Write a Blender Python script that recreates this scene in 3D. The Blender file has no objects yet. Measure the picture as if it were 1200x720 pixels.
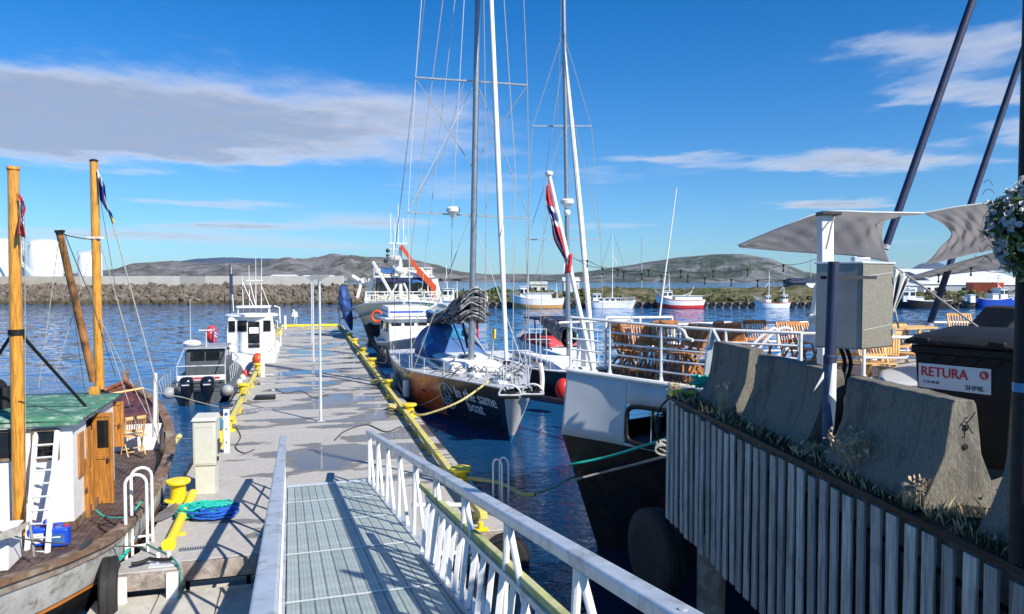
import bpy, bmesh, math, random
from mathutils import Vector, Matrix, noise
from math import sin, cos, pi, radians, sqrt, atan2
random.seed(7)
R = random.Random(11)
S = bpy.context.scene
COL = S.collection
# ------------------------------------------------------------------ camera
F, PITCH, CZ = 850.0, 0.03763, 5.15
cam = bpy.data.cameras.new('camera'); camo = bpy.data.objects.new('camera', cam); COL.objects.link(camo)
cam.sensor_width = 36; cam.lens = 36*F/1200; cam.clip_end = 30000; cam.clip_start = 0.05
camo.location = (0, 0, CZ); camo.rotation_euler = (pi/2 - PITCH, 0, 0)
S.camera = camo
S.render.resolution_x = 1024; S.render.resolution_y = 614
# ------------------------------------------------------------------ light
SUN = Vector((0.74, -0.67, 0.80)).normalized()
sun = bpy.data.lights.new('sun', 'SUN'); sun.energy = 5.0; sun.angle = radians(0.53); sun.color = (1, .93, .82)
suno = bpy.data.objects.new('sun', sun); COL.objects.link(suno)
suno.rotation_euler = SUN.to_track_quat('Z', 'Y').to_euler()
S.view_settings.view_transform = 'Standard'; S.view_settings.look = 'None'
S.view_settings.exposure = 0.5; S.view_settings.gamma = 1.0
W = bpy.data.worlds.new('World'); S.world = W; W.use_nodes = True

class NT:                                   # tiny node-expression helper
    def __init__(s, t): s.t = t
    def n(s, typ, **k):
        x = s.t.nodes.new(typ)
        for a, b in k.items():
            if a == 'I':
                for i, v in b.items():
                    if hasattr(v, 'is_output'): s.t.links.new(v, x.inputs[i])
                    else: x.inputs[i].default_value = v
            else: setattr(x, a, b)
        return x
    def m(s, op, a, b=0.0, c=0.0, clamp=False):
        return s.n('ShaderNodeMath', operation=op, use_clamp=clamp, I={0: a, 1: b, 2: c}).outputs[0]
    def mix(s, f, a, b, bt='MIX'):
        x = s.n('ShaderNodeMix', data_type='RGBA', blend_type=bt, I={0: f, 6: a, 7: b}); return x.outputs[2]
    def noise(s, vec, sc, det=4, ro=.55, dist=0.0, w=None):
        x = s.n('ShaderNodeTexNoise', I={'Scale': sc, 'Detail': det, 'Roughness': ro, 'Distortion': dist})
        if vec is not None: s.t.links.new(vec, x.inputs['Vector'])
        return x.outputs[0]
    def ramp(s, f, a, b, smooth=True):
        return s.n('ShaderNodeMapRange', interpolation_type='SMOOTHSTEP' if smooth else 'LINEAR', I={0: f, 1: a, 2: b, 3: 0., 4: 1.}).outputs[0]

def make_world():
    t = W.node_tree; t.nodes.clear(); q = NT(t)
    sky = q.n('ShaderNodeTexSky', sky_type='NISHITA'); sky.sun_disc = False
    sky.sun_elevation = math.asin(SUN.z); sky.sun_rotation = atan2(SUN.x, SUN.y)
    sky.air_density = 1.0; sky.dust_density = 0.15; sky.ozone_density = 3.0; sky.altitude = 0
    tc = q.n('ShaderNodeTexCoord'); sp = q.n('ShaderNodeSeparateXYZ', I={0: tc.outputs['Generated']})
    x, y, z = sp.outputs
    zz = q.m('MAXIMUM', z, .012)
    u = q.m('DIVIDE', x, zz); v = q.m('DIVIDE', y, zz)
    pl = q.n('ShaderNodeCombineXYZ', I={0: u, 1: q.m('MULTIPLY', v, .8), 2: 0.0}).outputs[0]
    # banks of cloud on a flat layer: centre u, centre v, radius u, radius v, weight
    B = [(-2.15, 4.95, 2.0, 1.35, 1.0), (-3.6, 4.8, 1.6, 1.3, .85), (1.85, 3.3, .40, .42, .60), (2.5, 3.9, .5, .36, .64), (3.1, 6.3, 1.3, .6, .85),
         (3.6, 4.9, 1.0, .5, .62), (-4.0, 9.5, 1.2, .7, .6), (-2.4, 12.5, 1.5, 2.2, .62), (-8.5, 16, 4, 3, .62), (-6, 22, 4, 4, .55),
         (1.2, 6.2, .6, .25, .42), (.9, 7.0, 1.0, .4, .36), (4.2, 9.6, .9, .9, .85), (-5.2, 13.5, 1.3, .9, .6), (1.8, 13.5, 1.5, 1.2, .5), (-.6, 8.2, .9, 1.4, .5), (9.5, 20, 3, 3, .5)]
    wn = q.n('ShaderNodeTexNoise', I={'Scale': .9, 'Detail': 5., 'Roughness': .6}); t.links.new(pl, wn.inputs['Vector'])
    wc = q.n('ShaderNodeSeparateXYZ', I={0: wn.outputs['Color']})
    uw = q.m('ADD', u, q.m('MULTIPLY', q.m('SUBTRACT', wc.outputs[0], .5), 2.0))
    vw = q.m('ADD', v, q.m('MULTIPLY', q.m('SUBTRACT', wc.outputs[1], .5), 2.4))
    tot = None
    for cu, cv, ru, rv, wt in B:
        a = q.m('DIVIDE', q.m('SUBTRACT', uw, cu), ru); b = q.m('DIVIDE', q.m('SUBTRACT', vw, cv), rv)
        d = q.m('ADD', q.m('MULTIPLY', a, a), q.m('MULTIPLY', b, b))
        g = q.m('MULTIPLY', q.m('EXPONENT', q.m('MULTIPLY', d, -.9)), wt)
        tot = g if tot is None else q.m('ADD', tot, g)
    behind = q.m('MULTIPLY', q.ramp(y, -.05, -.5), .30)      # fair-weather cloud over the rest of the sky
    n1 = q.noise(pl, 1.7, 9, .66, .3); n2 = q.noise(pl, .35, 4)
    f = q.m('ADD', tot, behind)
    dens = q.m('SUBTRACT', q.m('MULTIPLY', f, q.m('ADD', .55, q.m('MULTIPLY', n1, .9))), .30)
    mask = q.ramp(dens, -.03, .50)
    mask = q.m('MULTIPLY', mask, q.ramp(z, .015, .05)); mask = q.m('MULTIPLY', mask, q.m('ADD', .62, q.m('MULTIPLY', q.noise(pl, 4.5, 8, .6), .45)))
    n3 = q.noise(pl, 2.2, 6, .6)
    shade = q.ramp(q.m('ADD', dens, q.m('MULTIPLY', q.m('SUBTRACT', n3, .5), .5)), .1, .75)
    cc = q.mix(shade, (6.2, 6.6, 7.6, 1), (3.3, 3.8, 5.0, 1))
    el = q.ramp(z, -.04, .42)
    tint = q.mix(el, (.50, .82, 1.14, 1), (.05, .66, 1.20, 1))
    skyc = q.mix(1.0, sky.outputs[0], tint, 'MULTIPLY')
    colr = q.mix(mask, skyc, cc)
    bg = q.n('ShaderNodeBackground', I={'Color': colr, 'Strength': .085})
    out = q.n('ShaderNodeOutputWorld', I={0: bg.outputs[0]})
make_world()

# ------------------------------------------------------------------ pixel rays of the photograph -> points in the world
def ray(px, py):
    a = (px - 600)/F; b = (360 - py)/F
    return Vector((a, b*sin(PITCH) + cos(PITCH), b*cos(PITCH) - sin(PITCH)))
C0 = Vector((0, 0, CZ))
def P(px, py, Y): d = ray(px, py); return C0 + d*(Y/d.y)
def G(px, py, z): d = ray(px, py); return C0 + d*((z - CZ)/d.z)
def hit(px, py, p0, n):
    d = ray(px, py); n = Vector(n); return C0 + d*((Vector(p0) - C0).dot(n)/d.dot(n))

# ------------------------------------------------------------------ materials
def mat(name, c, rough=.6, metal=0., var=.12, sc=6., bump=.0, bsc=30., dirt=None, dsc=2., damt=.5, coat=0., spec=.5, grain=None, trans=0., alpha=1., emit=None):
    m = bpy.data.materials.new(name); m.use_nodes = True; t = m.node_tree; q = NT(t)
    b = t.nodes['Principled BSDF']; tc = q.n('ShaderNodeTexCoord'); vec = tc.outputs['Object']
    if grain:
        vec = q.n('ShaderNodeMapping', I={0: vec, 3: grain}).outputs[0]
    c1 = tuple(x*(1 - var) for x in c) + (1,); c2 = tuple(min(1, x*(1 + var)) for x in c) + (1,)
    n = q.ramp(q.noise(vec, sc, 5), .3, .7)
    colr = q.mix(n, c1, c2)
    if dirt:
        dn = q.ramp(q.noise(vec, dsc, 8, .65, .4), .62 - .3*damt, .75 - .15*damt)
        colr = q.mix(q.m('MULTIPLY', dn, .85), colr, tuple(dirt) + (1,))
    t.links.new(colr, b.inputs['Base Color'])
    b.inputs['Roughness'].default_value = rough; b.inputs['Metallic'].default_value = metal
    t.links.new(q.m('ADD', rough - .08, q.m('MULTIPLY', q.noise(vec, sc*2.3, 4), .16)), b.inputs['Roughness'])
    b.inputs['Specular IOR Level'].default_value = spec
    b.inputs['Coat Weight'].default_value = coat; b.inputs['Transmission Weight'].default_value = trans
    if alpha < 1: b.inputs['Alpha'].default_value = alpha
    if bump:
        bp = q.n('ShaderNodeBump', I={'Strength': bump, 'Distance': .02, 'Height': q.noise(vec, bsc, 6, .6)})
        t.links.new(bp.outputs[0], b.inputs['Normal'])
    return m
MT = {}
def mk(k, *a, **kw): MT[k] = mat(k, *a, **kw)
mk('white_paint', (.74, .75, .74), .42, var=.05, dirt=(.5, .47, .4), dsc=1.6, damt=.25)
mk('white_clean', (.78, .78, .77), .4, var=.04, dirt=(.55, .53, .48), dsc=2.2, damt=.12)
mk('cream', (.62, .61, .50), .5, var=.06)
mk('grey_steel', (.42, .45, .48), .45, .25, var=.1, dirt=(.3, .27, .24), damt=.2)
mk('grey_hull', (.30, .33, .35), .5, var=.12, dirt=(.2, .16, .12), dsc=1.1, damt=.4)
mk('aluminium', (.60, .64, .68), .42, .45, var=.08, sc=9, dirt=(.34, .35, .33), dsc=4, damt=.5, bump=.08, bsc=90)
mk('alu_bright', (.72, .74, .76), .33, .35, var=.05)
mk('dark_metal', (.05, .052, .055), .5, .3)
mk('black', (.010, .010, .011), .6, var=.3, spec=.35)
mk('black_gloss', (.009, .010, .013), .18, var=.3, coat=.4)
mk('black_hull', (.010, .010, .012), .42, var=.5, dirt=(.05, .028, .018), dsc=2.5, damt=.25, bump=.15, bsc=6)
mk('rubber', (.016, .016, .017), .75, var=.3, bump=.4, bsc=25)
mk('yellow', (.82, .62, .02), .45, var=.06, dirt=(.35, .25, .08), dsc=6, damt=.12)
mk('yellow_wood', (.68, .57, .13), .75, var=.2, sc=3, dirt=(.42, .37, .22), dsc=3, damt=.6, bump=.3, grain=(1, 1, 1))
mk('moss_wood', (.42, .45, .16), .8, var=.3, sc=4, dirt=(.52, .5, .3), dsc=3, damt=.6, bump=.4)
mk('varnish', (.60, .27, .035), .3, var=.38, sc=5, coat=.5, grain=(8, 8, .6), dirt=(.22, .09, .02), dsc=5, damt=.12)
mk('teak', (.52, .22, .07), .45, var=.28, sc=9, dirt=(.2, .08, .04), dsc=7, damt=.3)
mk('teak_light', (.66, .40, .16), .5, var=.15, sc=9)
mk('dark_deck', (.075, .045, .038), .6, var=.35, sc=9, dirt=(.13, .10, .09), dsc=3, damt=.6, bump=.3)
mk('rail_wood', (.16, .095, .055), .6, var=.35, sc=5, dirt=(.32, .27, .21), dsc=3, damt=.5, bump=.4)
mk('old_wood', (.25, .20, .17), .85, var=.3, sc=6, dirt=(.42, .38, .33), dsc=4, damt=.6, bump=.5)
mk('white_planks', (.42, .43, .43), .6, var=.12, sc=3, dirt=(.18, .16, .13), dsc=4, damt=.5, bump=.3)
mk('orange_line', (.62, .22, .04), .5)
mk('green_roof', (.06, .19, .12), .65, var=.2, sc=3, dirt=(.42, .52, .46), dsc=4, damt=.42, bump=.2)
mk('tarp_purple', (.075, .032, .048), .55, var=.45, sc=5, dirt=(.17, .06, .035), dsc=2.5, damt=.6, bump=.4, bsc=12)
mk('red_brown', (.20, .055, .022), .4, var=.35, sc=6, coat=.3, grain=(1, 1, 5))
mk('glass_dark', (.012, .014, .016), .06, var=.2, spec=.8)
mk('glass_blue', (.05, .22, .42), .1, var=.25, sc=2)
mk('blue_canvas', (.035, .11, .30), .7, var=.2, sc=3, bump=.3, bsc=8)
mk('navy_canvas', (.012, .022, .07), .75, var=.25, sc=3, bump=.3, bsc=8)
mk('navy_steel', (.018, .028, .075), .6, var=.2, dirt=(.06, .07, .1), damt=.2)
mk('blue_plastic', (.01, .07, .55), .35, var=.08)
mk('varnish_door', (.40, .17, .035), .4, var=.3, sc=6, grain=(8, 8, .6), dirt=(.16, .07, .02), dsc=5, damt=.2)
mk('blue_pole', (.06, .10, .17), .65, 0, spec=.25, var=.1, dirt=(.08, .11, .18), dsc=4, damt=.3)
mk('red_paint', (.55, .025, .02), .4, var=.1)
mk('orange_paint', (.62, .09, .02), .4, var=.1)
mk('hull_orange', (.50, .085, .022), .3, var=.4, sc=1.6, coat=.2, dirt=(.60, .17, .04), dsc=.9, damt=.5)
mk('hull_grey', (.13, .13, .13), .25, var=.3, sc=1.2, coat=.4)
mk('stem_grey', (.55, .54, .51), .4, var=.06)
mk('boot_blue', (.02, .28, .48), .4)
mk('sail_grey', (.40, .37, .34), .8, var=.06, sc=2, bump=.15, bsc=3)
mk('sail_white', (.72, .72, .71), .7, var=.06, sc=3, bump=.25, bsc=5)
mk('sail_dark', (.03, .03, .033), .6, var=.6, sc=4, dirt=(.42, .42, .43), dsc=3.4, damt=.5, bump=.6, bsc=7)
mk('concrete', (.38, .37, .35), .85, var=.1, sc=4, dirt=(.24, .22, .19), dsc=2.5, damt=.4, bump=.4, bsc=40)
mk('concrete_dark', (.185, .172, .14), .92, var=.2, sc=55, dirt=(.085, .08, .065), dsc=5, damt=.5, bump=.6, bsc=80, grain=(1, 1, .4))
mk('concrete_float', (.48, .46, .41), .8, var=.1, sc=3, dirt=(.3, .27, .2), dsc=2, damt=.4, bump=.2)
mk('rope_yellow', (.62, .52, .20), .8, var=.2, sc=20, bump=.5, bsc=60)
mk('rope_green', (.06, .20, .16), .8, var=.3, sc=20, bump=.5, bsc=60)
mk('rope_teal', (.01, .42, .32), .7, var=.25, sc=20, bump=.5, bsc=60)
mk('rope_grey', (.32, .31, .28), .8, var=.2, sc=20, bump=.5, bsc=60)
mk('rope_dark', (.04, .04, .045), .8, var=.2, sc=20)
mk('net_blue', (.01, .10, .50), .7, var=.2, sc=20, bump=.4, bsc=60)
mk('sign_white', (.72, .73, .75), .4, var=.04)
mk('sign_red', (.62, .02, .05), .4, var=.03)
mk('sign_ink', (.05, .06, .10), .5)
mk('flag_red', (.60, .03, .04), .7, var=.15, sc=3)
mk('flag_white', (.74, .74, .76), .7)
mk('flag_blue', (.015, .03, .20), .7)
mk('skin', (.50, .30, .22), .6)
mk('pillar_cream', (.56, .56, .48), .5, var=.04, dirt=(.4, .4, .34), dsc=3, damt=.15)
mk('stainless', (.30, .30, .31), .42, .5, var=.12, sc=2, dirt=(.25, .25, .25), damt=.2)
mk('bark', (.10, .07, .05), .9)
mk('leaf', (.07, .13, .035), .7, var=.4, sc=3)
mk('grass_mix', (.055, .075, .022), .85, var=.5, sc=5)
mk('dry_grass', (.46, .36, .22), .85, var=.35, sc=8)
mk('mast_alu', (.30, .32, .35), .35, .6, var=.1)
mk('petal', (.50, .52, .54), .7, var=.1)
mk('petal_purple', (.06, .03, .16), .7)
mk('hoist_white', (.80, .80, .78), .45, var=.04)
mk('ochre_hull', (.50, .27, .09), .5, var=.15)
mk('blue_hull', (.01, .06, .40), .35, var=.1)
mk('shed_grey', (.34, .34, .34), .6, var=.04, grain=(1, 1, .1))
mk('shed_dark', (.04, .05, .075), .6, var=.1)
mk('shed_white', (.72, .73, .74), .6, var=.04)

# wooden boards of the quay face, grey-blue silvered, every board its own tone
def board_mat():
    m = bpy.data.materials.new('silver_board'); m.use_nodes = True; t = m.node_tree; q = NT(t); b = t.nodes['Principled BSDF']
    tc = q.n('ShaderNodeTexCoord'); oi = q.n('ShaderNodeObjectInfo')
    off = q.n('ShaderNodeVectorMath', operation='SCALE', I={0: (7., 3., 5.), 3: q.m('MULTIPLY', oi.outputs['Random'], 40)})
    v0 = q.n('ShaderNodeVectorMath', operation='ADD', I={0: tc.outputs['Object'], 1: off.outputs[0]}).outputs[0]
    v = q.n('ShaderNodeMapping', I={0: v0, 3: (14, 14, .8)}).outputs[0]
    g = q.noise(v, 3., 8, .65, .6)
    c = q.mix(q.ramp(g, .3, .72), (.30, .285, .265, 1), (.60, .58, .54, 1))
    c = q.mix(q.m('MULTIPLY', q.ramp(q.noise(v, 1.1, 4), .56, .66), .7), c, (.13, .115, .10, 1))
    c = q.mix(q.m('MULTIPLY', q.ramp(q.noise(v0, 2.2, 6, .6), .55, .68), .5), c, (.20, .20, .19, 1))
    c = q.mix(1., c, q.mix(oi.outputs['Random'], (.62, .62, .64, 1), (1.2, 1.2, 1.18, 1)), 'MULTIPLY')
    t.links.new(c, b.inputs['Base Color']); b.inputs['Roughness'].default_value = .8
    t.links.new(q.n('ShaderNodeBump', I={'Strength': .5, 'Distance': .01, 'Height': g}).outputs[0], b.inputs['Normal'])
    return m
MT['silver_board'] = board_mat()
def cloth_mat(k, c, tr):                                  # thin cloth that lets some sunlight through
    m = mat(k, c, .85, var=.05, sc=2, bump=.12, bsc=4); t = m.node_tree; q = NT(t); b = t.nodes['Principled BSDF']; o = t.nodes['Material Output']
    tl = q.n('ShaderNodeBsdfTranslucent', I={0: tuple(c) + (1,)}); t.links.new(q.n('ShaderNodeMixShader', I={0: tr, 1: b.outputs[0], 2: tl.outputs[0]}).outputs[0], o.inputs[0]); return m
MT['sail_grey'] = cloth_mat('shade_cloth', (.70, .70, .70), .48)

def deck_mat():                             # concrete pontoon deck with drying puddles
    m = bpy.data.materials.new('pontoon_concrete'); m.use_nodes = True; t = m.node_tree; q = NT(t); b = t.nodes['Principled BSDF']
    g = q.n('ShaderNodeTexCoord').outputs['Object']
    st = q.n('ShaderNodeMapping', I={0: g, 3: (.38, 1.0, 1)}).outputs[0]
    sy = q.n('ShaderNodeSeparateXYZ', I={0: g}).outputs
    n = q.noise(st, .85, 5, .45, .3)
    # puddles only from some way down the pontoon
    along = q.m('MULTIPLY', q.ramp(sy[1], 15.0, 18.0), .125)
    far = q.m('MULTIPLY', q.ramp(sy[1], 34, 50), -.02)
    side = q.m('MULTIPLY', q.m('ABSOLUTE', q.m('SUBTRACT', sy[0], 1.2)), .016)
    w = q.m('SUBTRACT', q.m('ADD', q.m('ADD', n, along), far), side)
    damp = q.ramp(w, .600, .606); wet = q.ramp(w, .645, .655)
    fine = q.noise(g, 9, 8, .7); c = q.mix(q.ramp(fine, .3, .7), (.36, .345, .318, 1), (.46, .44, .41, 1))
    c = q.mix(q.m('MULTIPLY', q.ramp(q.noise(g, .8, 6, .6), .5, .75), .35), c, (.30, .285, .26, 1))
    c = q.mix(q.m('MULTIPLY', damp, .85), c, (.145, .142, .14, 1)); c = q.mix(q.m('MULTIPLY', wet, .8), c, (.10, .10, .105, 1))
    t.links.new(c, b.inputs['Base Color'])
    t.links.new(q.m('SUBTRACT', .85, q.m('ADD', q.m('MULTIPLY', wet, .66), q.m('MULTIPLY', damp, .14))), b.inputs['Roughness'])
    bp = q.n('ShaderNodeBump', I={'Strength': q.m('MULTIPLY', q.m('SUBTRACT', 1., wet), .3), 'Distance': .01, 'Height': fine})
    t.links.new(bp.outputs[0], b.inputs['Normal'])
    return m
MT['deck'] = deck_mat()

def water_mat():
    m = bpy.data.materials.new('sea_water'); m.use_nodes = True; t = m.node_tree; q = NT(t); b = t.nodes['Principled BSDF']
    g = q.n('ShaderNodeTexCoord').outputs['Object']
    v = q.n('ShaderNodeMapping', I={0: g, 3: (.8, 1.3, 1)}).outputs[0]
    n1 = q.noise(v, 1.6, 3, .5, .6); n2 = q.noise(v, 5.5, 3, .55, .8); n3 = q.noise(g, .16, 3, .5)
    n4 = q.noise(q.n('ShaderNodeMapping', I={0: g, 3: (.02, .12, 1)}).outputs[0], 1.2, 5, .6)
    sp = q.n('ShaderNodeSeparateXYZ', I={0: g}).outputs
    open_ = q.ramp(sp[1], 24, 70)            # open harbour beyond the berths is choppier
    amp = q.m('ADD', .30, q.m('MULTIPLY', open_, 2.6))
    amp = q.m('MULTIPLY', amp, q.m('ADD', .6, q.m('MULTIPLY', n4, .8)))
    h = q.m('ADD', q.m('MULTIPLY', n1, .7), q.m('MULTIPLY', n2, .22))
    bp = q.n('ShaderNodeBump', I={'Strength': 1.0, 'Distance': q.m('MULTIPLY', amp, .16), 'Height': h})
    # beyond the berths the chop is finer than a pixel: tilt the normal directly
    fa = q.n('ShaderNodeTexNoise', I={'Scale': .9, 'Detail': 4., 'Roughness': .65}); t.links.new(v, fa.inputs['Vector'])
    tl = q.n('ShaderNodeVectorMath', operation='SUBTRACT', I={0: fa.outputs['Color'], 1: (.5, .5, .5)}).outputs[0]
    tl = q.n('ShaderNodeVectorMath', operation='MULTIPLY', I={0: tl, 1: (1., 1., 0.)}).outputs[0]
    tl = q.n('ShaderNodeVectorMath', operation='SCALE', I={0: tl, 3: q.m('ADD', .30, q.m('MULTIPLY', n4, 1.1))}).outputs[0]
    nf = q.n('ShaderNodeVectorMath', operation='NORMALIZE', I={0: q.n('ShaderNodeVectorMath', operation='ADD', I={0: tl, 1: (0., 0., 1.)}).outputs[0]}).outputs[0]
    nn = q.n('ShaderNodeMix', data_type='VECTOR', I={0: q.ramp(sp[1], 22, 48), 4: bp.outputs[0], 5: nf}).outputs[1]
    t.links.new(nn, b.inputs['Normal'])
    c = q.mix(q.ramp(sp[1], 10, 42), (.003, .018, .045, 1), q.mix(n4, (.006, .085, .25, 1), (.012, .14, .38, 1)))  # base colour holds the near water's shade: darker close by, bluer farther out
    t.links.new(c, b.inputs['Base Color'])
    b.inputs['Roughness'].default_value = .05; b.inputs['IOR'].default_value = 1.333
    return m
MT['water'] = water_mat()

def hill_mat(name, rock, veg, sc, bias=.5):
    m = bpy.data.materials.new(name); m.use_nodes = True; t = m.node_tree; q = NT(t); b = t.nodes['Principled BSDF']
    g = q.n('ShaderNodeTexCoord').outputs['Object']
    a = q.noise(g, sc, 9, .68, .6); f = q.noise(g, sc*6, 8, .7)
    c = q.mix(q.ramp(a, bias - .09, bias + .09), tuple(veg) + (1,), tuple(rock) + (1,))
    c = q.mix(q.m('MULTIPLY', q.ramp(f, .55, .7), .6), c, tuple(min(1, x*1.5) for x in rock) + (1,))
    c = q.mix(q.m('MULTIPLY', q.ramp(f, .47, .38), .55), c, tuple(x*.6 for x in veg) + (1,))
    t.links.new(c, b.inputs['Base Color']); b.inputs['Roughness'].default_value = .95
    b.inputs['Specular IOR Level'].default_value = .1
    return m
MT['hill_a'] = hill_mat('hillside_heath', (.20, .19, .19), (.075, .08, .065), .012, .50)
MT['hill_b'] = hill_mat('hillside_green', (.19, .19, .20), (.05, .07, .055), .013, .53)
MT['hill_far'] = hill_mat('far_ridge', (.06, .08, .13), (.03, .05, .10), .003)  # blue of the distant air is painted into both colours
MT['rock_bank'] = hill_mat('rock_bank', (.17, .145, .10), (.06, .075, .028), .5, .52)

def rock_mat():
    m = bpy.data.materials.new('breakwater_rock'); m.use_nodes = True; t = m.node_tree; q = NT(t); b = t.nodes['Principled BSDF']
    tc = q.n('ShaderNodeTexCoord'); g = tc.outputs['Object']
    z = q.n('ShaderNodeSeparateXYZ', I={0: g}).outputs[2]
    v = q.n('ShaderNodeTexVoronoi', I={'Vector': g, 'Scale': .55})
    c = q.mix(v.outputs['Color'], (.085, .07, .055, 1), (.19, .16, .125, 1))
    c = q.mix(q.m('MULTIPLY', q.ramp(q.noise(g, .8, 6), .5, .7), .7), c, (.08, .065, .048, 1))
    tide = q.ramp(q.m('ADD', z, q.m('MULTIPLY', q.noise(g, .3, 3), 1.2)), 1.75, .9)   # weed line left by the tide
    c = q.mix(q.m('MULTIPLY', tide, .85), c, (.045, .040, .014, 1))
    t.links.new(c, b.inputs['Base Color']); b.inputs['Roughness'].default_value = .9
    return m
MT['rock'] = rock_mat()

# ------------------------------------------------------------------ mesh builder
XF = {}                                      # object name -> world matrix of its thing
class M:
    def __init__(s): s.v = []; s.f = []; s.mi = []; s.x = Matrix.Identity(4)
    def add(s, vs, fs, mi=0):
        o = len(s.v); X = s.x
        s.v += [X @ Vector(p) for p in vs]; s.f += [tuple(i + o for i in f) for f in fs]; s.mi += [mi]*len(fs); return s
    def box(s, c, d, rz=0., mi=0, top=1., rot=None):
        hx, hy, hz = d[0]/2, d[1]/2, d[2]/2
        L = rot if rot is not None else Matrix.Rotation(rz, 3, 'Z')
        vs = [Vector(c) + L @ Vector((sx*hx*(top if sz > 0 else 1), sy*hy*(top if sz > 0 else 1), sz*hz)) for sz in (-1, 1) for sx, sy in ((-1, -1), (1, -1), (1, 1), (-1, 1))]
        return s.add(vs, [(3, 2, 1, 0), (4, 5, 6, 7), (0, 1, 5, 4), (1, 2, 6, 5), (2, 3, 7, 6), (3, 0, 4, 7)], mi)
    def beam(s, a, b, w, h=None, up=(0, 0, 1), mi=0):
        a = Vector(a); b = Vector(b); h = h or w; d = (b - a).normalized(); u = Vector(up)
        if abs(d.dot(u)) > .98: u = Vector((0, 1, 0))
        r = d.cross(u).normalized(); u = r.cross(d)
        vs = [p + r*(i*w/2) + u*(j*h/2) for p in (a, b) for i, j in ((-1, -1), (1, -1), (1, 1), (-1, 1))]
        return s.add(vs, [(0, 1, 2, 3), (7, 6, 5, 4), (0, 4, 5, 1), (1, 5, 6, 2), (2, 6, 7, 3), (3, 7, 4, 0)], mi)
    def tube(s, pts, r, n=8, closed=False, mi=0, r2=None):
        pts = [Vector(p) for p in pts]; K = len(pts)
        rr = r if isinstance(r, (list, tuple)) else [r if r2 is None else r + (r2 - r)*i/(K - 1) for i in range(K)]
        t0 = (pts[1] - pts[0]).normalized(); u = Vector((0, 0, 1)) if abs(t0.z) < .9 else Vector((1, 0, 0))
        u = (u - t0*u.dot(t0)).normalized(); vs = []; fs = []
        for i, p in enumerate(pts):
            a = pts[i - 1] if (i or closed) else p; b = pts[(i + 1) % K] if (i < K - 1 or closed) else p
            t = (b - a)
            t = t.normalized() if t.length > 1e-9 else t0
            u = (u - t*u.dot(t))
            u = u.normalized() if u.length > 1e-6 else t.orthogonal().normalized()
            w = t.cross(u)
            vs += [p + (u*cos(2*pi*k/n) + w*sin(2*pi*k/n))*rr[i] for k in range(n)]
        for i in range(K if closed else K - 1):
            j = (i + 1) % K
            for k in range(n): fs.append((i*n + k, i*n + (k + 1) % n, j*n + (k + 1) % n, j*n + k))
        if not closed: fs += [tuple(range(n))[::-1], tuple((K - 1)*n + k for k in range(n))]
        return s.add(vs, fs, mi)
    def lathe(s, prof, c, n=20, axis=(0, 0, 1), mi=0):
        q = Vector(axis).to_track_quat('Z', 'Y').to_matrix(); c = Vector(c); vs = []; fs = []
        for r, z in prof: vs += [c + q @ Vector((max(r, 1e-4)*cos(2*pi*k/n), max(r, 1e-4)*sin(2*pi*k/n), z)) for k in range(n)]
        K = len(prof)
        for i in range(K - 1):
            for k in range(n): fs.append((i*n + k, i*n + (k + 1) % n, (i + 1)*n + (k + 1) % n, (i + 1)*n + k))
        fs += [tuple(range(n))[::-1], tuple((K - 1)*n + k for k in range(n))]
        return s.add(vs, fs, mi)
    def ball(s, c, r, n=12, mi=0, sq=(1, 1, 1)):
        m = n//2; vs = []; fs = []
        for i in range(m + 1):
            a = pi*i/m
            for k in range(n): vs.append(Vector(c) + Vector((r*sq[0]*sin(a)*cos(2*pi*k/n), r*sq[1]*sin(a)*sin(2*pi*k/n), r*sq[2]*cos(a))))
        for i in range(m):
            for k in range(n): fs.append((i*n + k, (i + 1)*n + k, (i + 1)*n + (k + 1) % n, i*n + (k + 1) % n))
        return s.add(vs, fs, mi)
    def grid(s, f, nu, nv, mi=0, mf=None):
        vs = [f(i/nu, j/nv) for j in range(nv + 1) for i in range(nu + 1)]; o = len(s.v)
        s.v += [s.x @ Vector(p) for p in vs]
        for j in range(nv):
            for i in range(nu):
                s.f.append((o + j*(nu + 1) + i, o + j*(nu + 1) + i + 1, o + (j + 1)*(nu + 1) + i + 1, o + (j + 1)*(nu + 1) + i))
                s.mi.append(mf((i + .5)/nu, (j + .5)/nv) if mf else mi)
        return s
    def prism(s, poly, vec, mi=0):
        n = len(poly); v = Vector(vec); poly = [Vector(p) for p in poly]
        return s.add(poly + [p + v for p in poly], [tuple(range(n))[::-1], tuple(n + k for k in range(n))] + [(k, (k + 1) % n, n + (k + 1) % n, n + k) for k in range(n)], mi)
    def loft(s, secs, caps=True, closed=False, mi=0):
        n = len(secs[0]); vs = [p for c in secs for p in c]; fs = []
        for i in range(len(secs) - 1):
            for k in range(n if closed else n - 1): fs.append((i*n + k, i*n + (k + 1) % n, (i + 1)*n + (k + 1) % n, (i + 1)*n + k))
        if caps and closed: fs += [tuple(range(n))[::-1], tuple((len(secs) - 1)*n + k for k in range(n))]
        return s.add(vs, fs, mi)
    def build(s, name, m, parent=None, world=True, smooth=35, bev=0., solid=0., sub=0, kind=None, label=None, fix=True):
        me = bpy.data.meshes.new(name); v = s.v
        if parent is not None and world:
            inv = XF[parent.name].inverted(); v = [inv @ p for p in v]
        me.from_pydata([tuple(p) for p in v], [], s.f)
        ms = m if isinstance(m, (list, tuple)) else [m]
        for k in ms: me.materials.append(MT[k])
        if len(ms) > 1: me.polygons.foreach_set('material_index', s.mi)
        if fix:
            bm = bmesh.new(); bm.from_mesh(me); bmesh.ops.remove_doubles(bm, verts=bm.verts, dist=1e-5)
            bmesh.ops.recalc_face_normals(bm, faces=bm.faces); bm.to_mesh(me); bm.free()
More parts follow.
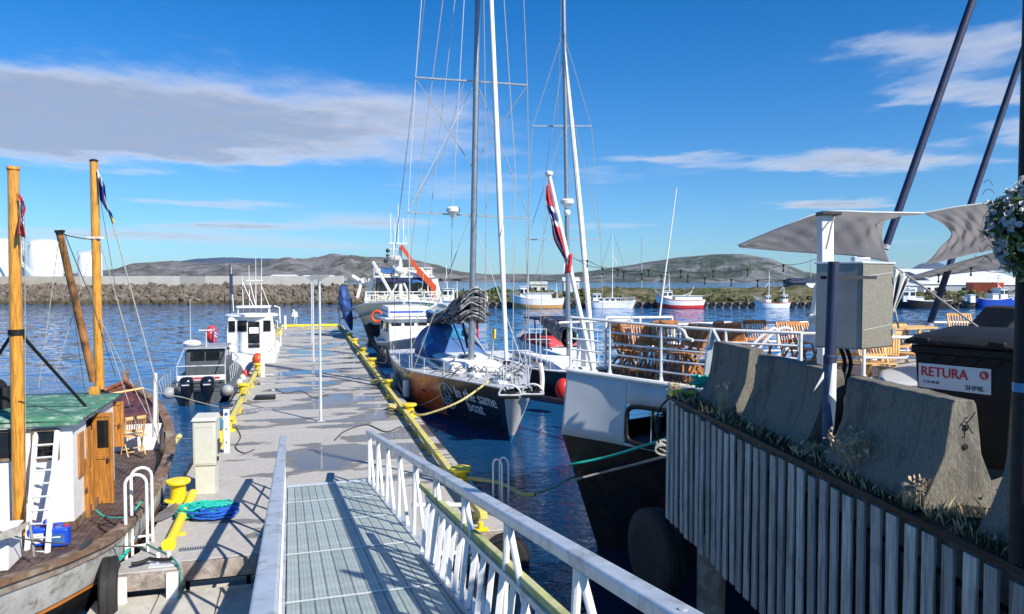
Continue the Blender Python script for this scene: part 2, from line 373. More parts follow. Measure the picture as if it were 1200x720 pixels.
        if smooth:
            me.shade_smooth(); me.set_sharp_from_angle(angle=radians(smooth))
        o = bpy.data.objects.new(name, me); COL.objects.link(o)
        if parent is not None: o.parent = parent; XF[o.name] = XF[parent.name]
        else: XF[o.name] = Matrix.Identity(4)
        if bev: b = o.modifiers.new('bevel', 'BEVEL'); b.width = bev; b.segments = 2; b.limit_method = 'ANGLE'; b.angle_limit = radians(40)
        if sub: b = o.modifiers.new('subsurf', 'SUBSURF'); b.levels = sub; b.render_levels = sub
        if solid: b = o.modifiers.new('solid', 'SOLIDIFY'); b.thickness = solid; b.offset = 0
        if kind: o['kind'] = kind
        if label: o['label'] = label
        return o
def T(name, label, cat, loc=(0, 0, 0), rz=0., group=None):
    o = bpy.data.objects.new(name, None); o.empty_display_size = .2; COL.objects.link(o)
    o.location = loc; o.rotation_euler = (0, 0, rz); o['label'] = label; o['category'] = cat
    if group: o['group'] = group
    XF[o.name] = Matrix.Translation(loc) @ Matrix.Rotation(rz, 4, 'Z'); return o
def tag(o, label, cat, group=None):
    o['label'] = label; o['category'] = cat
    if group: o['group'] = group
    return o
def W2(t, p): return XF[t.name] @ Vector(p)              # local -> world
def dup(o, label=None, loc=None, rz=None, group=None):
    def cp(a, par):
        c = a.copy(); COL.objects.link(c)
        if par is not None: c.parent = par
        for ch in a.children: cp(ch, c)
        return c
    r = cp(o, None)
    if loc is not None: r.location = loc
    if rz is not None: r.rotation_euler = (0, 0, rz)
    if label: r['label'] = label
    if group: r['group'] = group
    return r
def line(pts, sag=0., n=14):                             # rope between points with sag
    out = []
    for a, b in zip(pts[:-1], pts[1:]):
        a = Vector(a); b = Vector(b)
        for i in range(n): t = i/n; p = a.lerp(b, t); p.z -= sag*4*t*(1 - t); out.append(p)
    out.append(Vector(pts[-1])); return out
def smooth_path(pts, n=8):                               # Catmull-Rom
    p = [Vector(a) for a in pts]; p = [2*p[0] - p[1]] + p + [2*p[-1] - p[-2]]; out = []
    for i in range(1, len(p) - 2):
        for k in range(n):
            t = k/n; a, b, c, d = p[i - 1:i + 3]
            out.append(.5*((2*b) + (c - a)*t + (2*a - 5*b + 4*c - d)*t*t + (3*b - a - 3*c + d)*t**3))
    out.append(p[-2]); return out
def text_mesh(txt, size, ext=.004):
    cu = bpy.data.curves.new('text_tmp', 'FONT'); cu.body = txt; cu.size = size; cu.extrude = ext; cu.resolution_u = 3
    o = bpy.data.objects.new('text_tmp', cu); COL.objects.link(o); dg = bpy.context.evaluated_depsgraph_get(); dg.update()
    me = o.evaluated_get(dg).to_mesh(); vs = [v.co.copy() for v in me.vertices]; fs = [tuple(f.vertices) for f in me.polygons]
    o.evaluated_get(dg).to_mesh_clear(); bpy.data.objects.remove(o); bpy.data.curves.remove(cu); return vs, fs

# ================================================================== SETTING
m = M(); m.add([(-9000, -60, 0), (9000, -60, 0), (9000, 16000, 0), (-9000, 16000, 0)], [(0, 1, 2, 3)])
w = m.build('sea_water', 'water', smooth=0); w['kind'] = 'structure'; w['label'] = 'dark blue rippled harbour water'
m = M(); m.add([(-9000, -60, -9), (9000, -60, -9), (9000, 16000, -9), (-9000, 16000, -9)], [(0, 1, 2, 3)])
w = m.build('sea_floor', 'concrete_dark', smooth=0); w['kind'] = 'structure'

def ridge(name, prof, Y, depth, mt, label, amp=1., base=-2.):
    """prof: photo silhouette (px, py) of the ridge line seen at distance Y; slopes fall toward the sea in front and behind."""
    prof = [(px, P(px, py, Y)) for px, py in prof]; xs = [p.x for _, p in prof]; zs = [p.z for _, p in prof]
    x0, x1 = xs[0], xs[-1]; nu, nv = 300, 44; m = M()
    def H(x):
        for a in range(len(xs) - 1):
            if x <= xs[a + 1]:
                t = (x - xs[a])/(xs[a + 1] - xs[a]); t = t*t*(3 - 2*t)*.5 + t*.5; return zs[a] + (zs[a + 1] - zs[a])*t
        return zs[-1]
    def f(u, v):
        x = x0 + (x1 - x0)*u; t = v*1.5                      # t=1 at the crest
        y = Y - depth + depth*t; h = H(x)
        k = (1 - (1 - min(t, 1))**1.7) if t <= 1 else 1 - ((t - 1)/.5)**1.5
        nz = noise.fractal(Vector((x/190, y/190, 3.1)), .8, 2.1, 8)
        bump = nz*amp*h*.34*(4*k*(1 - k)*.9 + .12)
        return (x*(y/Y), y, base + (h - base)*k + bump)
    m.grid(f, nu, nv); o = m.build(name, mt, smooth=60, fix=False); o['kind'] = 'structure'; o['label'] = label; return o
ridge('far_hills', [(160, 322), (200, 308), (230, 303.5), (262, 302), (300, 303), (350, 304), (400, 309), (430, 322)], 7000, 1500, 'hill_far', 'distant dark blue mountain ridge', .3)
ridge('heath_hills', [(-160, 330), (0, 327), (60, 322), (100, 320), (130, 316), (160, 309), (200, 307), (240, 309), (290, 309), (350, 305), (400, 301), (440, 302), (480, 305), (510, 311),
      (540, 319), (575, 322), (600, 321), (640, 322), (680, 321), (720, 326), (760, 329)], 2700, 900, 'hill_a', 'low rocky brown and grey hills across the fjord')
ridge('green_hill', [(600, 328), (640, 324), (690, 318), (730, 312), (765, 307), (800, 302), (835, 299), (870, 298.5), (900, 303), (925, 312), (945, 319), (975, 325), (1010, 329)], 2000, 600, 'hill_b', 'rounded green and grey rocky hill across the fjord', .75)
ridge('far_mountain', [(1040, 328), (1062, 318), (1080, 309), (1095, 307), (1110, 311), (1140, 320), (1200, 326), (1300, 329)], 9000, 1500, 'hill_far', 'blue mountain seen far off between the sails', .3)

# --- left breakwater: rock slope, concrete wall on it
def rocks(name, label, ptfn, n, r0, r1, mt, kind='stuff', cat=None):
    rr = random.Random(5); vs = []; fs = []
    base = bmesh.new(); bmesh.ops.create_icosphere(base, subdivisions=1, radius=1); bv = [v.co.copy() for v in base.verts]; bf = [tuple(v.index for v in f.verts) for f in base.faces]; base.free()
    for i in range(n):
        c = Vector(ptfn(rr)); r = r0 + (r1 - r0)*rr.random()**2; q = Matrix.Rotation(rr.random()*6, 3, Vector((rr.random(), rr.random(), rr.random() + .1)).normalized())
        sx = Vector((1 + rr.random()*.7, .8 + rr.random()*.4, .55 + rr.random()*.35)); o = len(vs)
        for b in bv: p = Vector((b.x*sx.x, b.y*sx.y, b.z*sx.z))*(r*(.78 + .4*rr.random())); vs.append(c + q @ p)
        fs += [tuple(a + o for a in f) for f in bf]
    m = M(); m.v = vs; m.f = fs; m.mi = [0]*len(fs); o = m.build(name, mt, smooth=0, fix=False); o['kind'] = kind; o['label'] = label; return o
BY = 151.0
def bank(x0, x1, y0, y1, z1, name, label, mt, nu=160, amp=.5, yb=None):
    m = M()
    def f(u, v):
        x = x0 + (x1 - x0)*u; y = y0 + (y1 - y0)*v; z = -1 + (z1 + 1)*min(1, v*2)
        return (x, y, z + noise.fractal(Vector((x/3, y/3, 0)), .9, 2, 4)*amp*min(1, v*2))
    m.grid(f, nu, 16); o = m.build(name, mt, smooth=60, fix=False); o['kind'] = 'structure'; o['label'] = label; return o
bank(-170, -26, BY, BY + 14, 3.6, 'breakwater', 'breakwater mound under the rocks', 'rock', amp=.3)
rocks('breakwater_rocks', 'brown boulders of the breakwater slope with dark weed along the waterline', lambda q: (lambda t: (-168 + 140*q.random(), BY - .6 + 7.5*t, -.3 + 4.1*t))(q.random()), 7000, .22, .85, 'rock')
# right shore
RY = 134.0
def shore_z(x):
    return 1.9 + .9*noise.noise(Vector((x/14, 1.7, 0))) + (1.3 if 14 < x < 60 else .4)
m = M()
def fsh(u, v):
    x = -24 + 200*u; y = RY + 1.4 + 26*v; top = shore_z(x); z = .9 + (top - .9)*min(1, v*4)
    return (x, y, z + noise.fractal(Vector((x/2.4, y/2.4, 0)), .9, 2, 5)*.75*min(1, v*4))
m.grid(fsh, 260, 26); o = m.build('shore_bank', 'rock_bank', smooth=60, fix=False); o['kind'] = 'structure'; o['label'] = 'rocky bank with dry grass on the far shore'
rocks('shore_rocks', 'tan boulders scattered along the far shore bank', lambda q: (lambda t: (-22 + 196*q.random(), RY + 2 + 8*t, 1.2 + 1.6*t))(q.random()**1.5), 1500, .25, .9, 'rock_bank')
m = M(); m.box((82, RY + 16, .1), (190, 32, 1.5)); o = m.build('far_quay', 'old_wood', smooth=0); o['kind'] = 'structure'; o['label'] = 'low timber quay along the far shore'
# --- concrete wave wall
mk('wall_tan', (.40, .37, .31), .9, var=.06, sc=.5); mk('wall_light', (.46, .45, .41), .9, var=.06, sc=.5); mk('wall_grey', (.33, .33, .31), .9, var=.06, sc=.5)
wv = T('wave_wall', 'long pale concrete wave wall on top of the left breakwater', 'wall', (-90, BY + 8, 3.5))
for a, b, k in ((-170, 0, 'wall_tan'), (0, 95, 'wall_tan'), (95, 212, 'wall_light'), (212, 241, 'wall_grey'), (241, 330, 'wall_light'), (330, 403, 'wall_light')):
    xa = P(a, 330, BY + 8).x; xb = P(b, 330, BY + 8).x; h = 2.5
    M().box(((xa + xb)/2, BY + 8, 3.4 + h/2 + (.06 if k == 'wall_light' else 0)), (xb - xa - .06, .8, h)).build('wall_panel', k, wv)
# --- storage tanks
def tank(cx, r, h, label, cy=215, z0=3.):
    t = T('storage_tank', label, 'tank', (cx, cy, z0), group='white storage tanks behind the wall')
    M().lathe([(r, 0), (r, h), (r*.98, h + .15), (r*.5, h + .7), (0, h + .9)], (cx, cy, z0), 40).build('shell', 'white_clean', t)
    m = M()
    for k in range(28):
        a = 2*pi*k/28; m.beam((cx + r*cos(a), cy + r*sin(a), z0 + h), (cx + r*cos(a), cy + r*sin(a), z0 + h + 1.1), .08)
    for zz in (.6, 1.1): m.tube([(cx + r*cos(2*pi*k/36), cy + r*sin(2*pi*k/36), z0 + h + zz) for k in range(36)], .05, 4, True)
    m.build('roof_railing', 'alu_bright', t)
    m = M()
    for k in range(22):
        a = pi*1.05 + k*.05; m.box((cx + (r + .35)*cos(a), cy + (r + .35)*sin(a), z0 + .5 + k*(h - .5)/22), (.6, .6, .08))
    m.build('stairs', 'grey_steel', t); return t
for px, r, h, l in ((-2, 6.8, 13.5, 'large white storage tank cut by the left picture edge'), (54, 4.45, 13.2, 'white storage tank left of the dark boom'), (106, 3.2, 9.6, 'small white storage tank behind the second yellow mast')):
    tank(P(px, 320, 215).x, r, h, l)
m = M()
for k in range(2): m.beam(P(0, 283 + k*4, 205), P(42, 323 + k*3, 205), .25)
m.beam(P(42, 324, 205), P(42, 334, 205), .3)
tag(m.build('pipe_rack', 'white_paint'), 'sloping white pipes in front of the storage tanks', 'pipes')
# low white roofs beyond the wall
def shed(pxa, pxb, pyt, pyb, Y, dep, wm, rm, label, nm='shed', gable=.0, rh=None, door=True):
    a = P(pxa, pyb, Y); b = P(pxb, pyt, Y); zt = b.z; zb = max(a.z - 1.5, .5); h = zt - zb
    t = T(nm, label, 'building', ((a.x + b.x)/2, Y + dep/2, zb)); w = b.x - a.x; cx = (a.x + b.x)/2; rh = rh or h*.22
    M().box((cx, Y + dep/2, zb + (h - rh)/2), (w, dep, h - rh)).build('wall', wm, t)
    m = M(); z0 = zt - rh
    m.prism([(a.x - .3, Y - .3, z0 + .002), (a.x - .3, Y + dep/2, zt + gable), (a.x - .3, Y + dep + .3, z0 + .002)], (w + .6, 0, 0)); m.build('roof', rm, t)
    n = max(2, int(w/7)); 
    for k in range(n):
        M().box((a.x + w*(k + .5)/n, Y - .03, zb + (h - rh)*.55), (min(2.2, w/n*.5), .12, (h - rh)*.35)).build('window', 'glass_dark', t)
    return t
shed(316, 341, 322, 326, 320, 12, 'white_clean', 'shed_white', 'long low white roof seen over the wave wall left of the pontoon lamps')
shed(353, 386, 322.5, 327, 320, 12, 'white_clean', 'shed_white', 'long low white roof seen over the wave wall behind the pontoon lamps')
shed(399, 402, 326, 334, 160, 4, 'shed_grey', 'shed_grey', 'grey hut at the end of the wave wall')
# right shore buildings
shed(1083, 1215, 314, 338, 190, 40, 'shed_grey', 'shed_white', 'big grey warehouse with white roof behind the blue boat', 'warehouse', rh=4.5)
M_ = shed(1056, 1104, 318, 336, 175, 30, 'shed_dark', 'shed_dark', 'dark navy warehouse left of the grey one', 'warehouse', rh=3.5)
shed(1083, 1103, 329, 340, 165, 9, 'white_clean', 'shed_white', 'white shed in front of the navy warehouse')
shed(1052, 1075, 331, 341, 160, 8, 'white_clean', 'shed_white', 'small white shed above the black boat')
shed(935, 966, 326, 338, 165, 9, 'white_clean', 'shed_dark', 'white house with dark roof on the right end of the bank', 'house')
shed(930, 945, 328, 338, 158, 6, 'shed_dark', 'shed_dark', 'dark cabin beside the white house on the bank', 'cabin')
shed(622, 641, 330, 340, 210, 9, 'cream', 'cream', 'cream building behind the ochre hulled boat')
shed(661, 679, 325, 340, 210, 9, 'cream', 'shed_white', 'tall pale building right of the flag halyard')
shed(560, 592, 340, 350, 150, 5, 'red_paint', 'shed_grey', 'low pink red shed on the far quay left of the ochre boat')
for px, py, c, l in ((1158, 344, 'orange_paint', 'rust red container above the blue boat'), (1150, 345, 'dark_metal', 'dark container left of the rust red one'), (1140, 347, 'orange_paint', 'small orange crate on the far bank')):
    p = P(px, py, 152); t = T('container', l, 'container', (p.x, 152, 2.6)); w = 5 if px > 1145 else 1.6
    M().box((p.x, 152, 3.5), (w, 2.4, 2.2)).build('body', c, t, bev=.03)
    m = M(); [m.box((p.x - w/2 + .2 + k*.3, 150.76, 3.5), (.12, .08, 2.0)) for k in range(int(w/.3))]; m.build('corrugation', c, t)
# masts and poles on the far shore
for px, pt, pb, l in ((752, 275, 345, 'thin lattice radio mast on the far bank'), (950, 292, 330, 'thin dark radio mast beside the white house'), (1110, 300, 330, 'tall thin pole beside the navy warehouse')):
    a = P(px, pb, 175); b = P(px, pt, 175); t = T('radio_mast', l, 'mast', (a.x, 175, a.z))
    M().tube([a, b], .14, 6, r2=.06).build('pole', 'grey_steel', t); m = M()
    for k in (.55, .8): m.beam(a.lerp(b, k) - Vector((.5, 0, 0)), a.lerp(b, k) + Vector((.5, 0, 0)), .08)
    m.build('crossarm', 'grey_steel', t)
# tyres along the far quay
tyre_m = M(); tyre_m.tube([(0.42*cos(2*pi*k/12), 0, .42*sin(2*pi*k/12)) for k in range(12)], .17, 6, True)
tyre0 = tag(tyre_m.build('tyre_fender', 'rubber'), 'one of the row of black tyre fenders along the far quay', 'tyre', 'tyre fenders along the far quay')
xs = [-12.5 + k*1.5 for k in range(122)]; first = True
for x in xs:
    if x > 96: break
    o = tyre0 if first else tyre0.copy()
    if not first: COL.objects.link(o)
    o.location = (x, RY - .22, .55); first = False
# bushes on the far bank
def bush(c, r, h, label, n=110, group='bushes on the far bank', seed=1, col='leaf', nm='bush'):
    rr = random.Random(seed); m = M(); c = Vector(c)
    for i in range(n):
        d = Vector((rr.gauss(0, 1), rr.gauss(0, 1), abs(rr.gauss(0, .8)))); d = d/max(1, d.length)*(.5 + .5*rr.random())
        p = c + Vector((d.x*r, d.y*r, d.z*h)); a = Vector((rr.gauss(0, 1), rr.gauss(0, 1), rr.gauss(0, 1))).normalized()*r*.22; b = a.orthogonal().normalized()*r*.16
        m.add([p - a, p - b, p + a, p + b], [(0, 1, 2, 3)])
    t = T(nm, label, nm, c, group=group); m.build('foliage', col, t, smooth=0, fix=False)
    m = M()
    for k in range(4): m.tube([c, c + Vector((rr.uniform(-.5, .5)*r, rr.uniform(-.5, .5)*r, h*.7))], .06, 4, r2=.02)
    m.build('stem', 'bark', t); return t
k = 0
for px, py, w, l in ((545, 343, 20, 'wide green bush behind the dark sail bundle'), (583, 341, 24, 'green bush just left of the white furled sail'), (606, 343, 16, 'green bush behind the ochre hulled boat bow'), (636, 344, 16, 'scrub above the ochre boat wheelhouse'), (688, 344, 12, 'small bush right of the ferry flagpole'), (765, 342, 16, 'round green bush between white yacht and red boat'),
    (813, 341, 9, 'dark green bush above the red boat stern'), (828, 342, 12, 'low green bush right of the red boat mast'), (843, 341, 9, 'small dark shrub on the bank right of the red boat'), (868, 343, 10, 'shrub left of the small white boat'), (938, 340, 16, 'green shrub below the white house'), (1116, 347, 18, 'yellow green bush on the bank left of the containers'), (1130, 350, 10, 'low bush beside the blue boat')):
    p = P(px, py, 142); k += 1; r = w/2/F*142; bush((p.x, 142, 1.9), r, max(1.2, p.z - 1.2), l, seed=k)

# ------------------------------------------------------------------ generic hull
def cr(tab, s):                                          # Catmull-Rom through table rows, s in 0..1
    n = len(tab) - 1; x = s*n; i = min(int(x), n - 1); t = x - i
    g = lambda k: tab[max(0, min(n, k))]; a, b, c, d = g(i - 1), g(i), g(i + 1), g(i + 2)
    return [.5*((2*q1) + (q2 - q0)*t + (2*q0 - 5*q1 + 4*q2 - q3)*t*t + (3*q1 - q0 - 3*q2 + q3)*t**3) for q0, q1, q2, q3 in zip(a, b, c, d)]
class Hull:
    """stations: (y along, half beam at rail, z of rail, half beam at water, y at water); +y is the bow, z=0 the waterline."""
    def __init__(s, st, keel=-.7, bulge=.0): s.st = st; s.keel = keel; s.bulge = bulge
    def at(s, u, t):                                     # t 0 rail .. .75 waterline .. 1 keel -> (half beam, y, z)
        y, b, z, bw, yw = cr(s.st, u); b = max(b, 0); bw = max(bw, 0)
        if t <= .75: k = t/.75; return (b + (bw - b)*k + s.bulge*sin(pi*k)*min(1, b*2), y + (yw - y)*k, z*(1 - k))
        k = (t - .75)/.25; return (bw*(1 - k*k), yw, s.keel*k)
    def band(s, m, t0, t1, nu=40, nv=6, u0=0., u1=1., mi=0, off=0.):
        for sg in (-1, 1):
            def f(u, v):
                h, y, z = s.at(u0 + (u1 - u0)*u, t0 + (t1 - t0)*v); return (sg*(h + off), y, z)
            m.grid(f, nu, nv, mi)
        return m
    def deck(s, m, dz=0., inset=.0, u0=0., u1=1., nu=30, camber=0., nv=6):
        def f(u, v):
            h, y, z = s.at(u0 + (u1 - u0)*u, 0); h = max(0, h - inset); x = h*(2*v - 1); return (x, y, (z if dz is not None else 0) + (dz or 0) + camber*(1 - (2*v - 1)**2))
        return m.grid(f, nu, nv)
    def rail(s, m, r, dz=0., u0=0., u1=1., n=40, inset=0., w=None, ends=True):
        L = []; 
        for sg in (-1, 1):
            pts = []
            for i in range(n + 1):
                h, y, z = s.at(u0 + (u1 - u0)*i/n, 0); pts.append((sg*max(0, h - inset), y, z + dz))
            if w:
                m.loft([[(p[0] - sg*w/2, p[1], p[2] - r), (p[0] + sg*w/2, p[1], p[2] - r), (p[0] + sg*w/2, p[1], p[2] + r), (p[0] - sg*w/2, p[1], p[2] + r)] for p in pts], closed=True)
            else: m.tube(pts, r, 6)
        return m
    def transom(s, m, u=0., t1=1., n=10):
        pts = [s.at(u, t1*k/n) for k in range(n + 1)]
        m.add([(-h, y, z) for h, y, z in pts] + [(h, y, z) for h, y, z in pts[::-1]], [tuple(range(2*n + 2))]); return m

# ------------------------------------------------------------------ boats moored on the far shore
def far_boat(px0, px1, py_w, label, hullc, topc, cabins, mast=None, name='fishing_boat', bow='left', h0=1.3, h1=2.0, Y=None, red=None):
    Y = Y or (RY - 3.0); a = P(px0, py_w, Y); b = P(px1, py_w, Y); Lh = (b.x - a.x); cx = (a.x + b.x)/2
    t = T(name, label, 'boat', (cx, Y, 0), rz=pi/2 if bow == 'left' else -pi/2)
    l = Lh/2; B = min(2.4, Lh*.19); hl = Hull([(-l, B*.55, h0*1.1, B*.4, -l*.93), (-l*.8, B*.9, h0, B*.8, -l*.8), (-l*.2, B, h0*.92, B, -l*.2), (l*.35, B*.92, h0*1.05, B*.8, l*.3), (l*.75, B*.6, (h0 + h1)/2, B*.35, l*.65), (l, .02, h1, .0, l*.86)], -.5)
    hl.band(M(), .45, 1, 24, 4).build('lower_hull', hullc, t, world=False)
    m = hl.band(M(), 0, .45, 24, 3); hl.transom(m, 0, .75); m.build('upper_hull', topc, t, world=False)
    hl.deck(M(), -.25, .05, nu=14).build('deck', 'grey_steel', t, world=False)
    hl.rail(M(), .05, .02, n=24).build('gunwale', red or 'white_clean', t, world=False)
    for (y0, y1, z0, z1, w, win) in cabins:
        c = M(); c.box((0, (y0 + y1)/2*l, (z0 + z1)/2), (w*2, (y1 - y0)*l, z1 - z0), top=.92); ca = c.build('cabin', 'white_clean', t, world=False, bev=.06)
        M().box((0, (y0 + y1)/2*l, z1 + .04), (w*2.1, (y1 - y0)*l*1.06, .08)).build('cabin_roof', 'white_paint', t, world=False)
        if win:
            n = max(2, int((y1 - y0)*l/1.0))
            for sg in (-1, 1):
                for k in range(n): M().box((sg*w*.965, (y0 + (y1 - y0)*(k + .5)/n)*l, z0 + (z1 - z0)*.68), (.08, (y1 - y0)*l/n*.66, (z1 - z0)*.3)).build('window', 'glass_dark', t, world=False)
            M().box((0, y1*l*.995 if y1 > 0 else y1*l*1.01, z0 + (z1 - z0)*.68), (w*1.5, .12, (z1 - z0)*.3)).build('window', 'glass_dark', t, world=False)
    for (y, zt, rk) in (mast or []):
        m = M(); m.tube([(0, y*l, h0), (0, (y + rk)*l, zt)], .09, 6, r2=.04); m.beam((0, (y + rk*.6)*l, zt*.7), (0, (y + .22)*l, zt*.55), .07)
        for zz in (.75, .9): m.beam((-.5, (y + rk*zz)*l, zt*zz), (.5, (y + rk*zz)*l, zt*zz), .06)
        m.build('mast', 'white_clean', t, world=False)
        m = M(); m.tube([(0, (y + rk)*l, zt), (0, l*.95, h1)], .02, 4); m.tube([(0, (y + rk)*l, zt), (0, -l*.9, h0)], .02, 4); m.build('stays', 'dark_metal', t, world=False)
    m = M()
    for k in range(9):
        u = .62 + .36*k/9; 
        for sg in (-1, 1): h, y, z = hl.at(u, 0); m.beam((sg*h, y, z), (sg*h, y, z + .7), .04)
    hl.rail(m, .02, .7, .62, .98, 12); m.build('bow_railing', 'alu_bright', t, world=False); return t
far_boat(597, 661, 361.5, 'white wheelhouse fishing boat with ochre lower hull on the far quay', 'ochre_hull', 'white_clean', [(-.55, .45, 1.0, 2.7, 1.3, False), (.3, .62, 1.2, 3.9, 1.1, True)], [(.35, 6.2, -.05), (-.75, 4.6, .03)], h0=1.7, h1=2.9)
sb = far_boat(690, 745, 360.5, 'white sailing yacht with bare mast moored on the far quay', 'white_clean', 'white_clean', [(-.6, .35, 1.0, 1.8, 1.0, True), (-.85, -.5, 1.3, 2.6, .9, True)], [(.0, 14.0, .0)], name='sailing_yacht', h0=1.1, h1=1.4, bow='right')
far_boat(767, 825, 361.5, 'red and white fishing boat moored on the far quay', 'red_paint', 'white_clean', [(-.9, .25, 1.2, 2.2, 1.2, False), (.32, .7, 1.4, 3.1, 1.0, True)], [(.38, 6.4, .05), (-.3, 4.0, -.3)], h0=1.5, h1=2.6, red='red_paint')
far_boat(883, 925, 362.5, 'small white and orange fishing boat with two masts on the far quay', 'white_clean', 'white_clean', [(.1, .4, 1.0, 2.2, .8, True), (-.85, -.55, 1.0, 2.4, .7, True)], [(.15, 6.8, 0), (-.68, 5.6, 0)], h0=1.0, h1=1.6, red='orange_paint')
far_boat(1045, 1112, 361.5, 'black hulled boat with white wheelhouse seen left of the dark spar', 'black', 'black', [(.3, .75, 1.2, 3.3, 1.4, True), (.0, .3, 1.2, 2.0, 1.3, False)], [(.4, 4.6, 0)], h0=1.4, h1=2.0)
far_boat(1143, 1191, 362.5, 'bright blue workboat with white wheelhouse on the far quay', 'blue_hull', 'blue_hull', [(.0, .38, 1.5, 3.6, 1.2, True), (-.35, -.02, 1.4, 2.6, 1.0, False), (.4, .7, 1.5, 2.3, 1.0, True)], [(.1, 6.0, 0)], h0=1.7, h1=2.5, bow='right')
far_boat(1128, 1144, 362, 'small dark boat moored left of the blue workboat', 'black', 'dark_metal', [(-.5, .3, 1.0, 2.4, .8, False)], [], h0=1.2, h1=1.5)
far_boat(508, 545, 361, 'white fishing boat behind the red crane', 'white_clean', 'white_clean', [(-.3, .35, 1.3, 3.5, 1.4, True)], [(.1, 8.5, .1), (-.5, 5, .0)], h0=1.7, h1=2.6)
far_boat(538, 572, 361.5, 'low grey and white motorboat half hidden by the dark sail bundle', 'grey_hull', 'white_clean', [(-.4, .4, 1.3, 3.0, 1.2, True)], [], h0=1.5, h1=2.1, bow='right')

# ------------------------------------------------------------------ pontoon
PA = math.atan(.2847)
CA, SA = cos(PA), sin(PA)
pt = T('pontoon', 'long grey concrete pontoon running out into the harbour', 'pontoon', (0, 0, 0), PA)
pt['kind'] = 'structure'; del pt['category']
def wl(lx, ly, z): return Vector((lx*CA - ly*SA, lx*SA + ly*CA, z))
L0, L1, XL, XR, DZ = 12.75, 73.8, -2.75, 3.63, .55
nseg = 12; sl = (L1 - L0)/nseg
for k in range(nseg):
    a = L0 + k*sl + (.0 if k == 0 else .012); b = L0 + (k + 1)*sl
    m = M(); m.box(((XL + XR)/2, (a + b)/2, DZ - .13), (XR - XL, b - a, .26)); o = m.build('deck_slab', 'deck', pt, world=False, bev=.015)
M().box(((XL + XR)/2, (L0 + L1)/2 + .2, -.15), (XR - XL - .35, L1 - L0 - .5, .8)).build('float', 'concrete_float', pt, world=False)
M().box(((XL + XR)/2, L0 - .05, DZ - .16), (XR - XL + .04, .10, .30)).build('edge_board', 'old_wood', pt, world=False, bev=.01)
m = M()
for k in range(7): m.box((XL + .35 + k*.95, L0 + .12, -.1), (.88, .05, .5))
m.build('float_panel', 'concrete_float', pt, world=False, kind='stuff')
for k in range(4): M().box((XL - .02 + k*.93, L0 - 1.25, -.12), (.91, 2.1, .5)).build('float_ledge', 'concrete_float', pt, world=False, bev=.015)
M().lathe([(.09, 0), (.09, .004), (.05, .006)], (XL + .12, L0 - .95, .13), 18).build('float_valve', 'dark_metal', pt, world=False)
for x in (XL - .05, XR + .05):
    m = M()
    for k in range(76): m.box((x, L0 + .4 + k*.8, .28), (.1, .5, .42))
    m.build('edge_fender', 'rubber', pt, world=False, kind='stuff')
# yellow kerb timbers
for x, a, b, lab in ((3.16, 13.0, 73.0, 'weathered yellow kerb timber along the right side of the pontoon'), (-2.30, 20.6, 73.0, 'yellow kerb timber along the left side of the pontoon')):
    t = T('kerb_timber', lab, 'kerb', wl(x, a, DZ), PA); y = a; i = 0
    while y < b - 1:
        e = min(b, y + 6.0); M().beam(wl(x, y + .03, DZ + .19), wl(x, e, DZ + .19), .15, .15).build('timber', 'yellow_wood', t, bev=.02)
        yy = y + .5
        while yy < e: M().beam(wl(x, yy, DZ + .001), wl(x, yy, DZ + .115), .18, .22).build('block', 'yellow' if i % 5 == 2 else 'yellow_wood', t); yy += 1.8; i += 1
        y = e
t = T('end_kerb', 'yellow kerb timber across the far end of the pontoon', 'kerb', wl(0, 73.4, DZ), PA)
M().beam(wl(-2.2, 73.4, DZ + .16), wl(3.0, 73.4, DZ + .16), .22, .2).build('timber', 'yellow', t)
for k in range(4): M().beam(wl(-1.8 + k*1.5, 73.4, DZ + .001), wl(-1.8 + k*1.5, 73.4, DZ + .06), .2, .2).build('block', 'yellow_wood', t)
# loose yellow timber by the left mooring bollard
a = G(198, 638, DZ + .1); b = G(226, 578, DZ + .1)
t = T('loose_timber', 'short yellow tube beam lying near the left bollard on the pontoon', 'beam', G(212, 606, DZ), PA)
M().tube([a, b], .085, 14).build('tube', 'yellow', t)
M().tube([a.lerp(b, -.015), a], .115, 14).build('end_plate', 'yellow', t)
for k in (.25, .8): M().beam(a.lerp(b, k) + Vector((-.02, 0, -.09)), a.lerp(b, k) + Vector((.16, .02, -.09)), .12, .03).build('foot', 'yellow', t)
M().tube([a.lerp(b, .62) + Vector((.1*cos(q), .02*sin(q*2), .1*sin(q))) for q in [2*pi*i/12 for i in range(12)]], .012, 6, True).build('strap', 'orange_paint', t)
# bollards
def bollard(p, label, s=1.):
    t = T('bollard', label, 'bollard', p, group='yellow mooring bollards on the pontoon'); p = Vector(p)
    M().lathe([(.20, 0), (.20, .02), (.155, .03), (.15, .33), (.16, .345)], p, 28).build('post', 'yellow', t)
    M().lathe([(.165, .34), (.235, .36), (.245, .40), (.235, .425), (.05, .435)], p, 28).build('cap', 'yellow', t)
    M().lathe([(.27, 0.001), (.27, .014), (.2, .016)], p, 28).build('base_plate', 'yellow', t); return t
for px, py, l in ((209, 586, 'yellow bollard at the near left corner beside the electricity pillar'), (540, 570, 'yellow bollard at the near right side where the thick yellow rope starts'),
    (480, 488, 'yellow bollard the black yacht bow line is tied to'), (456, 457, 'yellow bollard second from the bow of the black yacht'), (436, 429, 'yellow bollard third along the right side'), (426, 416, 'yellow bollard with a coil of yellow rope'), (416, 404, 'yellow bollard beside the fishing vessel'), (410.5, 396.5, 'farthest yellow bollard on the right side of the pontoon'),
    (266, 505, 'yellow bollard behind the white service post'), (285, 462, 'yellow bollard beside the patrol boat stern'), (303, 436, 'yellow bollard beside the red buoy'), (328.5, 391, 'yellow bollard at the far left corner by the ladder')):
    bollard(G(px, py, DZ), l)
